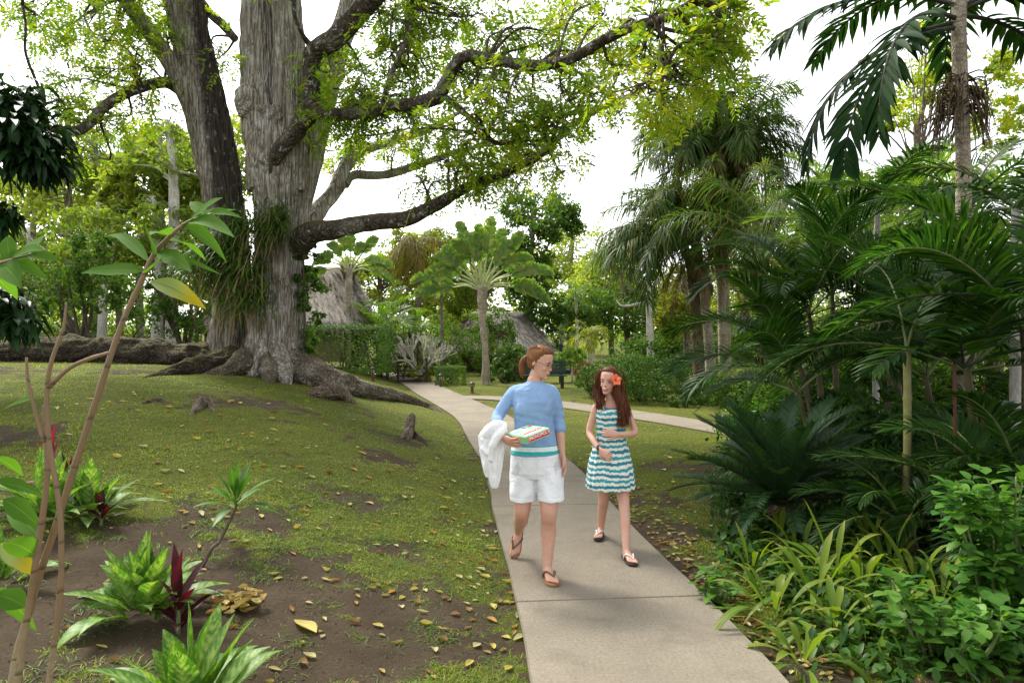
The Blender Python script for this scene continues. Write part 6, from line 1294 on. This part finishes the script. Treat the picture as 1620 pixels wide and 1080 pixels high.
b = MB(); loft(b, hw.rings(HP, .004)); limb(b, [hw.w((0, .095, .115)), hw.w((0, .128, .095)), hw.w((0, .140, .05)), hw.w((0, .125, -.005)), hw.w((0, .112, -.045))], [.022, .027, .029, .024, .010])
for k in range(110):
    sx = rng.choice([-1, 1]); q = rng.uniform(.0, 1); z0 = .10 + .125 * q; f0 = np.interp(z0, [.10, .15, .182, .198, .225], [-.008, -.026, -.062, -.070, -.035]); w0 = np.interp(z0, [.10, .15, .182, .198, .225], [.070, .079, .076, .069, .036]) * rng.uniform(.75, 1)
    tube(b, [hw.w((sx * w0, f0, z0)), hw.w((sx * .080 * (1 - .25 * q), .03, z0 + .006)), hw.w((sx * .055, .095, (z0 + .12) / 2 + .01)), hw.w((sx * .012, .118, .115)), hw.w((sx * .012, .138, .06)), hw.w((sx * .014, .128, rng.uniform(-.07, -.02)))], [.0006, .0030, .0036, .0042, .0036, .001], 20, 5)
hr = remesh(b, 'hair', M['hair_auburn'], wm, .0042, 2, wrinkle(.003, 55, 3, (1, 1, .3)))
b = MB(); tube(b, [hw.w((.022 * math.cos(q), .119 + .012 * math.sin(q), .105 + .018 * math.sin(q))) for q in np.linspace(0, 6.283, 13)], [.005] * 13, 24, 6, cap=False); b.build('hair_tie', M['bracelet'], hr)
b = MB()
loft(b, [ell(c, rx, ry, 36, 2.25, .08) for c, rx, ry in [((.164, 4.955, .860), .172, .122), ((.164, 4.955, .875), .178, .126), ((.163, 4.955, .95), .162, .117), ((.158, 4.955, 1.05), .143, .105), ((.155, 4.955, 1.12), .140, .103), ((.157, 4.95, 1.20), .150, .112), ((.158, 4.95, 1.25), .154, .112), ((.158, 4.957, 1.30), .152, .098), ((.158, 4.962, 1.335), .148, .085), ((.160, 4.966, 1.362), .112, .072), ((.164, 4.968, 1.380), .070, .060), ((.167, 4.968, 1.392), .060, .058)]])
for x in (.095, .221): ball(b, (x, 4.880 + (.012 if x > .2 else 0), 1.205), (.068, .042, .072), 18, 12)
limb(b, [(.065, 4.963, 1.322), (.014, 4.965, 1.300), (-.050, 4.965, 1.220), (-.104, 4.93, 1.135), (-.102, 4.87, 1.100)], [.052, .053, .047, .044, .043])
limb(b, [(.255, 4.963, 1.322), (.292, 4.965, 1.300), (.324, 4.975, 1.21), (.341, 4.984, 1.11), (.350, 4.972, 1.050)], [.052, .053, .046, .043, .044])
def swd(v, n):
    v = wrinkle(.006, 9, 8, (1, 1, 1.6))(v, n); d = np.exp(-((v[:, 2] - 1.13) / .07) ** 2); return v + n * (d * .0016 * np.sin(v[:, 2] * 120 + v[:, 0] * 30 + fbm(v * 7, 2, 2) * 9))[:, None]
remesh(b, 'sweater', M['sweater_blue'], wm, .0055, 3, swd)
b = MB()
loft(b, [ell(c, rx, ry, 36, 2.3, .08) for c, rx, ry in [((.175, 4.96, .700), .168, .115), ((.176, 4.96, .74), .192, .132), ((.173, 4.96, .80), .186, .132), ((.168, 4.957, .86), .176, .124), ((.165, 4.957, .885), .172, .121)]])
for L in ([((.266, 4.945, .77), .10, .115), ((.270, 4.925, .68), .104, .112), ((.276, 4.895, .59), .098, .104), ((.277, 4.885, .552), .096, .102), ((.277, 4.885, .546), .090, .096)], [((.085, 4.965, .77), .10, .115), ((.080, 4.96, .68), .103, .112), ((.080, 4.945, .59), .097, .104), ((.081, 4.945, .535), .096, .102), ((.081, 4.945, .529), .090, .096)]): loft(b, [ell(c, rx, ry, 28) for c, rx, ry in L][::-1])
def shd(v, n):
    v = wrinkle(.006, 7, 5, (1.5, 1.5, .8))(v, n); hem = np.exp(-((v[:, 2] - np.where(v[:, 0] > .18, .580, .565)) / .004) ** 2); cx = np.where(v[:, 0] > .178, .27, .082); fo = np.sin((v[:, 0] - .178) * 60 + (v[:, 2] - .72) * 34 * np.sign(v[:, 0] - .178) + 4 * fbm(v * 5, 2, 4)) * .0028 * np.clip((.80 - v[:, 2]) / .1, 0, 1); return v - n * (hem * .002)[:, None] + n * fo[:, None]
remesh(b, 'shorts', M['white_cotton'], wm, .0045, 1, shd)
for fr in (f1, f2): sandal(wm, fr, .98 if fr is f1 else .96, 'sandal_tan', 'strap_bronze')
b = MB(); tube(b, [(.0755, 4.866, .86), (.172, 4.83, .83), (.176, 4.828, .78), (.178, 4.835, .72)][1:], [.003, .003, .002], 8, 6); b.build('fly_seam', M['white_cotton'], wm)

# towel over her right forearm
tw_ = thing('towel', 'white towel draped over the woman\'s forearm and hanging down', 'towel', (-.13, 4.75, .68)); b = MB()
def fold(cs, seg=44, k=5, a=.2, seed=0):
    th = np.linspace(0, 2 * np.pi, seg, endpoint=False); out = []
    for i, (c, rx, ry) in enumerate(cs):
        q = 1 + a * np.sin(k * th + i * .35 + seed) + a * .6 * np.sin((k * 2 + 1) * th - i * .5 + seed * 2); out.append(np.asarray(c, float) + np.stack([rx * q * np.cos(th), ry * q * np.sin(th), 0 * th], 1))
    return out
loft(b, fold([((-.118, 4.71, .668), .022, .025), ((-.120, 4.71, .72), .034, .038), ((-.124, 4.715, .80), .045, .048), ((-.130, 4.72, .88), .060, .058), ((-.138, 4.73, .96), .078, .066), ((-.135, 4.745, 1.03), .086, .074), ((-.115, 4.76, 1.09), .066, .070), ((-.098, 4.77, 1.125), .035, .045)], seed=1))
loft(b, fold([((-.165, 4.72, .745), .020, .03), ((-.172, 4.72, .82), .032, .04), ((-.180, 4.73, .92), .042, .05), ((-.168, 4.74, 1.01), .048, .06), ((-.14, 4.76, 1.07), .04, .05)], k=4, seed=3))
limb(b, [(-.185, 4.74, .99), (-.160, 4.69, 1.065), (-.10, 4.70, 1.105), (-.060, 4.735, 1.10)], [.034, .038, .040, .028]); limb(b, [(-.055, 4.70, 1.09), (-.09, 4.66, 1.045), (-.13, 4.655, .97), (-.14, 4.66, .88)], [.026, .032, .030, .018]); limb(b, [(-.20, 4.74, 1.0), (-.20, 4.70, .95), (-.165, 4.67, .915)], [.022, .024, .016])
remesh(b, 'cloth', M['white_towel'], tw_, .005, 1, wrinkle(.011, 16, 14, (1.3, 1.3, .5)))

# board game box
plain('box_green', (.20, .50, .27), .4, .4, .12, 18); plain('box_pale', (.36, .60, .42), .4, .4, .1, 25); plain('box_red', (.55, .03, .025), .4, .4, .05); plain('box_white', (.85, .85, .82), .4, .4, .03); plain('box_orange', (.75, .28, .04), .4, .4, .1); plain('box_dark', (.06, .05, .05), .4, .4, .1)
tl = R(13); u1 = V3(.80 * math.cos(tl), .60 * math.cos(tl), math.sin(tl)); u2 = V3(-.6, .8, 0); u3 = np.cross(u1, u2); BR = np.stack([u1, u2, u3], 1); LA, LB, H = .215, .225, .050
bc0 = V3(.097, 4.528, .998); bc = bc0 + u1 * LA / 2 + u2 * LB / 2 + u3 * H / 2
gb = thing('game_box', 'mint green board game box with red title bands under the woman\'s arm', 'box', bc)
b = MB(); box(b, bc - u3 * .004, (LA - .006, LB - .006, H - .008), BR); b.build('tray', M['box_pale'], gb, smooth=False)
b = MB(); box(b, bc + u3 * .003, (LA, LB, H - .008), BR, bev=.0025); b.build('lid', M['box_green'], gb, smooth=False)
def plate(o, sx, sy, X, Y_, Z, mat, nm):
    b = MB(); box(b, o, (sx, sy, .0016), np.stack([X, Y_, Z], 1)); b.build(nm, M[mat], gb, smooth=False)
def word(s, o, size, X, Y_, Z, mat):
    cu = bpy.data.curves.new('t', 'FONT'); cu.body = s; cu.size = size; cu.align_x = 'CENTER'; cu.align_y = 'CENTER'; cu.extrude = .0006; cu.space_character = .98; cu.offset = size * .012
    tmp = bpy.data.objects.new('t', cu); C.objects.link(tmp); dg = bpy.context.evaluated_depsgraph_get(); dg.update(); me = bpy.data.meshes.new_from_object(tmp.evaluated_get(dg)); bpy.data.objects.remove(tmp)
    v = np.empty(len(me.vertices) * 3, np.float32); me.vertices.foreach_get('co', v); v = v.reshape(-1, 3).astype(float); v = v @ np.stack([X, Y_, Z], 1).T + o - np.array(gb['_o']); me.vertices.foreach_set('co', v.astype(np.float32).ravel()); me.update(); me.materials.clear(); me.materials.append(M[mat])
    ob = bpy.data.objects.new('lettering', me); C.objects.link(ob); ob.parent = gb
fz = u3; fc = bc - u2 * (LB / 2 + .0006) + u3 * .003; plate(fc + u1 * .012, .178, .036, u1, fz, -u2, 'box_white', 'title_border'); plate(fc + u1 * .012 - u2 * .001, .174, .032, u1, fz, -u2, 'box_red', 'title_band'); word('MONOPOLY', fc + u1 * .012 - u2 * .0022, .031, u1, fz, -u2, 'box_white')
plate(fc - u1 * .088 - u2 * .0006, .022, .024, u1, fz, -u2, 'box_orange', 'badge'); plate(fc + u1 * .010 - u3 * .0185 - u2 * .0004, .19, .005, u1, fz, -u2, 'box_red', 'stripe')
gc = bc - u1 * (LA / 2 + .0006) + u3 * .003; X2 = -u2; plate(gc - X2 * .03, .12, .030, X2, fz, -u1, 'box_white', 'title_border'); plate(gc - X2 * .03 - u1 * .001, .116, .026, X2, fz, -u1, 'box_red', 'title_band'); word('MONOPOLY', gc - X2 * .03 - u1 * .0022, .0205, X2, fz, -u1, 'box_white'); plate(gc + X2 * .05 - u1 * .0006, .020, .026, X2, fz, -u1, 'box_orange', 'badge')
tc = bc + u3 * (H / 2 - .0005); plate(tc, LA * .90, LB * .90, u1, u2, u3, 'box_pale', 'picture'); plate(tc - u2 * .045 + u3 * .001, .175, .050, u1, u2, u3, 'box_white', 'title_border'); plate(tc - u2 * .045 + u3 * .002, .172, .046, u1, u2, u3, 'box_red', 'title_band'); word('MONOPOLY', tc - u2 * .045 + u3 * .0034, .030, u1, u2, u3, 'box_white')
for k, (a_, b_, m_) in enumerate([(-.06, .04, 'box_green'), (.0, .05, 'box_white'), (.055, .035, 'box_green'), (.03, .075, 'box_dark'), (-.04, .08, 'box_white'), (.075, .07, 'box_red')]): plate(tc + u1 * a_ + u2 * b_ + u3 * (.001 + k * .0002), .035, .022, nrm(u1 * 1 + u2 * (k % 3 - 1) * .3), np.cross(u3, nrm(u1 * 1 + u2 * (k % 3 - 1) * .3)), u3, m_, 'picture_patch')

# --- the girl ---
PG = V3(.82, 5.6, 0); gl = thing('person', 'girl with long auburn hair and orange flower in striped sundress', 'person', PG)
hg = Head((.790, 5.585, 1.366), R(-24), R(3), R(5), .93); b = MB()
loft(b, [ell(c, rx, ry, 28, 2.2) for c, rx, ry in [((.812, 5.63, .58), .10, .08), ((.812, 5.63, .70), .135, .10), ((.812, 5.625, .80), .125, .095), ((.812, 5.62, .92), .104, .080), ((.814, 5.62, 1.03), .112, .082), ((.815, 5.62, 1.11), .118, .080), ((.816, 5.625, 1.165), .105, .062), ((.814, 5.628, 1.195), .060, .048), ((.812, 5.63, 1.215), .040, .042)]])
limb(b, [(.814, 5.63, 1.17), (.808, 5.62, 1.22), (.798, 5.605, 1.285)], [.046, .038, .042]); hg.build(b)
limb(b, [(.735, 5.625, 1.155), (.698, 5.625, 1.135), (.668, 5.63, 1.05), (.637, 5.625, .94), (.660, 5.54, .878), (.697, 5.455, .822)], [.036, .037, .031, .027, .026, .0185])
hand(b, (.703, 5.443, .815), (.62, -.50, -.42), (.55, .75, -.35), -1, .84, (.5, .55, .6, .65), .5)
limb(b, [(.892, 5.625, 1.155), (.935, 5.625, 1.135), (.970, 5.62, 1.05), (1.003, 5.58, .94), (.930, 5.49, .935), (.855, 5.455, .938)], [.036, .037, .031, .028, .026, .019])
hand(b, (.848, 5.452, .938), (-.98, -.10, .20), (.05, .97, -.15), 1, .84, (.22, .25, .28, .32), .15)
limb(b, [(.750, 5.645, .70), (.757, 5.67, .56), (.765, 5.705, .42), (.767, 5.715, .358), (.767, 5.77, .29), (.767, 5.83, .20), (.765, 5.885, .085)], [.074, .064, .049, .045, .043, .038, .028])
limb(b, [(.872, 5.615, .70), (.885, 5.565, .56), (.896, 5.505, .43), (.898, 5.475, .375), (.895, 5.42, .30), (.890, 5.35, .20), (.882, 5.262, .080)], [.074, .064, .050, .045, .043, .038, .028])
g1f = foot(b, (.766, 5.885, .088), (-.26, -.965, 0), (0, 0, 1), .84, 1); g2f = foot(b, (.881, 5.255, .085), (.14, -.99, .0), (0, 0, 1), .84, -1)
remesh(b, 'body', M['skin_girl'], gl, .0038, 3, facefix(hg)); hg.face(gl, 1.)
b = MB(); th = np.linspace(0, 2 * np.pi, 120, endpoint=False); rings = []
for z, cx, cy_, rx, ry, pl in [(.484, .806, 5.600, .196, .195, 1.), (.50, .806, 5.600, .198, .196, 1.), (.60, .807, 5.605, .188, .178, .9), (.70, .808, 5.615, .172, .152, .8), (.80, .810, 5.622, .146, .120, .6), (.87, .811, 5.62, .126, .102, .45), (.905, .812, 5.62, .117, .093, .2), (.95, .812, 5.618, .119, .094, .12), (1.02, .814, 5.615, .124, .097, .06), (1.08, .815, 5.615, .127, .096, 0), (1.125, .815, 5.617, .125, .088, 0), (1.140, .815, 5.618, .119, .080, 0)]:
    q = 1 + pl * (.045 * np.sin(13 * th + z * 2) + .025 * np.sin(23 * th + 1)); rings.append(np.stack([cx + rx * q * np.cos(th), cy_ + ry * q * np.sin(th), np.full(120, z)], 1))
loft(b, rings)
for x in (.762, .862): ball(b, (x, 5.545, 1.075), (.046, .036, .045), 16, 10)
dr = remesh(b, 'dress', M['striped_dress'], gl, .0045, 1, wrinkle(.005, 12, 21, (1.2, 1.2, .6)))
b = MB()
for x in (-1, 1): tube(b, [(.815 + x * .070, 5.535, 1.125), (.815 + x * .078, 5.558, 1.168), (.815 + x * .075, 5.60, 1.198), (.815 + x * .07, 5.66, 1.18), (.815 + x * .06, 5.70, 1.12)], [.004] * 5, 14, 6)
b.build('shoulder_straps', M['strap_white'], dr)
b = MB(); loft(b, hg.rings([(.03, .052, -.05, .085), (.06, .064, -.03, .098), (.10, .072, -.008, .108), (.135, .077, .012, .113), (.160, .078, .030, .113), (.182, .0745, .052, .107), (.200, .067, .064, .097), (.217, .052, .056, .080), (.231, .030, .036, .05), (.238, .008, .01, .016)], .004))
cap = b
def strands(guide, n, w0, w1, r, wav):
    G = catmull(np.array(guide), 16)
    for k in range(n):
        o = rng.normal(size=3) * .5; t = np.linspace(0, 1, 16)[:, None]; ph = rng.uniform(0, 6.28); L = int(rng.integers(13, 17))
        P = G + o * (w0 + (w1 - w0) * t) * V3(1, .7, .4) + V3(1, .5, 0) * (wav * t * np.sin(t * 13 + ph + o[0])); tube(cap, P[:L], [r * .6, r, r * .9, r * .25], 18, 5)
strands([hg.w((.010, -.010, .228)), hg.w((.066, -.022, .178)), hg.w((.084, -.005, .10)), hg.w((.086, .0, .02)), (.893, 5.530, 1.19), (.902, 5.510, 1.10), (.900, 5.495, .99)], 230, .022, .052, .0042, .008)
strands([hg.w((-.010, -.010, .228)), hg.w((-.068, -.022, .178)), hg.w((-.084, -.008, .10)), hg.w((-.080, -.005, .02)), (.712, 5.565, 1.18), (.715, 5.56, 1.12)], 120, .018, .045, .004, .008)
strands([hg.w((0, .06, .21)), hg.w((.0, .105, .12)), (.82, 5.72, 1.22), (.83, 5.735, 1.10), (.83, 5.73, 1.0)], 120, .05, .10, .006, .010)
strands([hg.w((.0, .0, .233)), hg.w((.055, .03, .19)), hg.w((.085, .05, .10)), (.890, 5.60, 1.22), (.915, 5.56, 1.12), (.910, 5.53, 1.02)], 110, .02, .045, .0045, .008)
cap.build('hair', M['hair_brown'], gl)
# hibiscus tucked in her hair
fl = thing('hibiscus_flower', 'orange red hibiscus flower tucked in the girl\'s hair', 'flower', hg.w((.095, -.075, .135))); fc = hg.w((.082, -.068, .135)); fn = nrm(V3(.35, -.90, .15)); fx = nrm(np.cross(V3(0, 0, 1), fn)); fy = np.cross(fn, fx)
for k in range(5):
    a = k * 1.2566 + .3; d = fx * math.cos(a) + fy * math.sin(a); b = MB(); leaves(b, [fc], [nrm(d + fn * .55)], .058, .054, 0., 12, 'ovate', .18, up=fn, wave=.03)
    v = b.verts(); t_ = ((v - fc) @ d) / .06; b.V = [v - fn * (np.clip(t_, 0, 1.2) ** 2 * .022)[:, None]]; b.build('petal', M['petal'], fl)
b = MB(); ball(b, fc + fn * .006, .011); b.build('heart', M['petal_heart'], fl); b = MB(); tube(b, [fc, fc + fn * .03, fc + fn * .055 + fy * .008], [.003, .0025, .004], 8, 6); b.build('stamen', M['stamen'], fl)
b = MB(); tube(b, [V3(.695, 5.458, .825) + .0235 * (math.cos(q) * nrm(V3(.55, .83, 0)) + math.sin(q) * nrm(V3(-.25, .15, .95))) for q in np.linspace(0, 6.283, 15)], [.008] * 15, 28, 8, .2, 60, cap=False); b.build('bracelet', M['bracelet'], gl)
for fr in (g1f, g2f): sandal(gl, fr, .86, 'sandal_dark', 'strap_white')
print('OBJECTS', len(bpy.data.objects), 'faces', sum(len(o.data.polygons) for o in bpy.data.objects if o.type == 'MESH'))
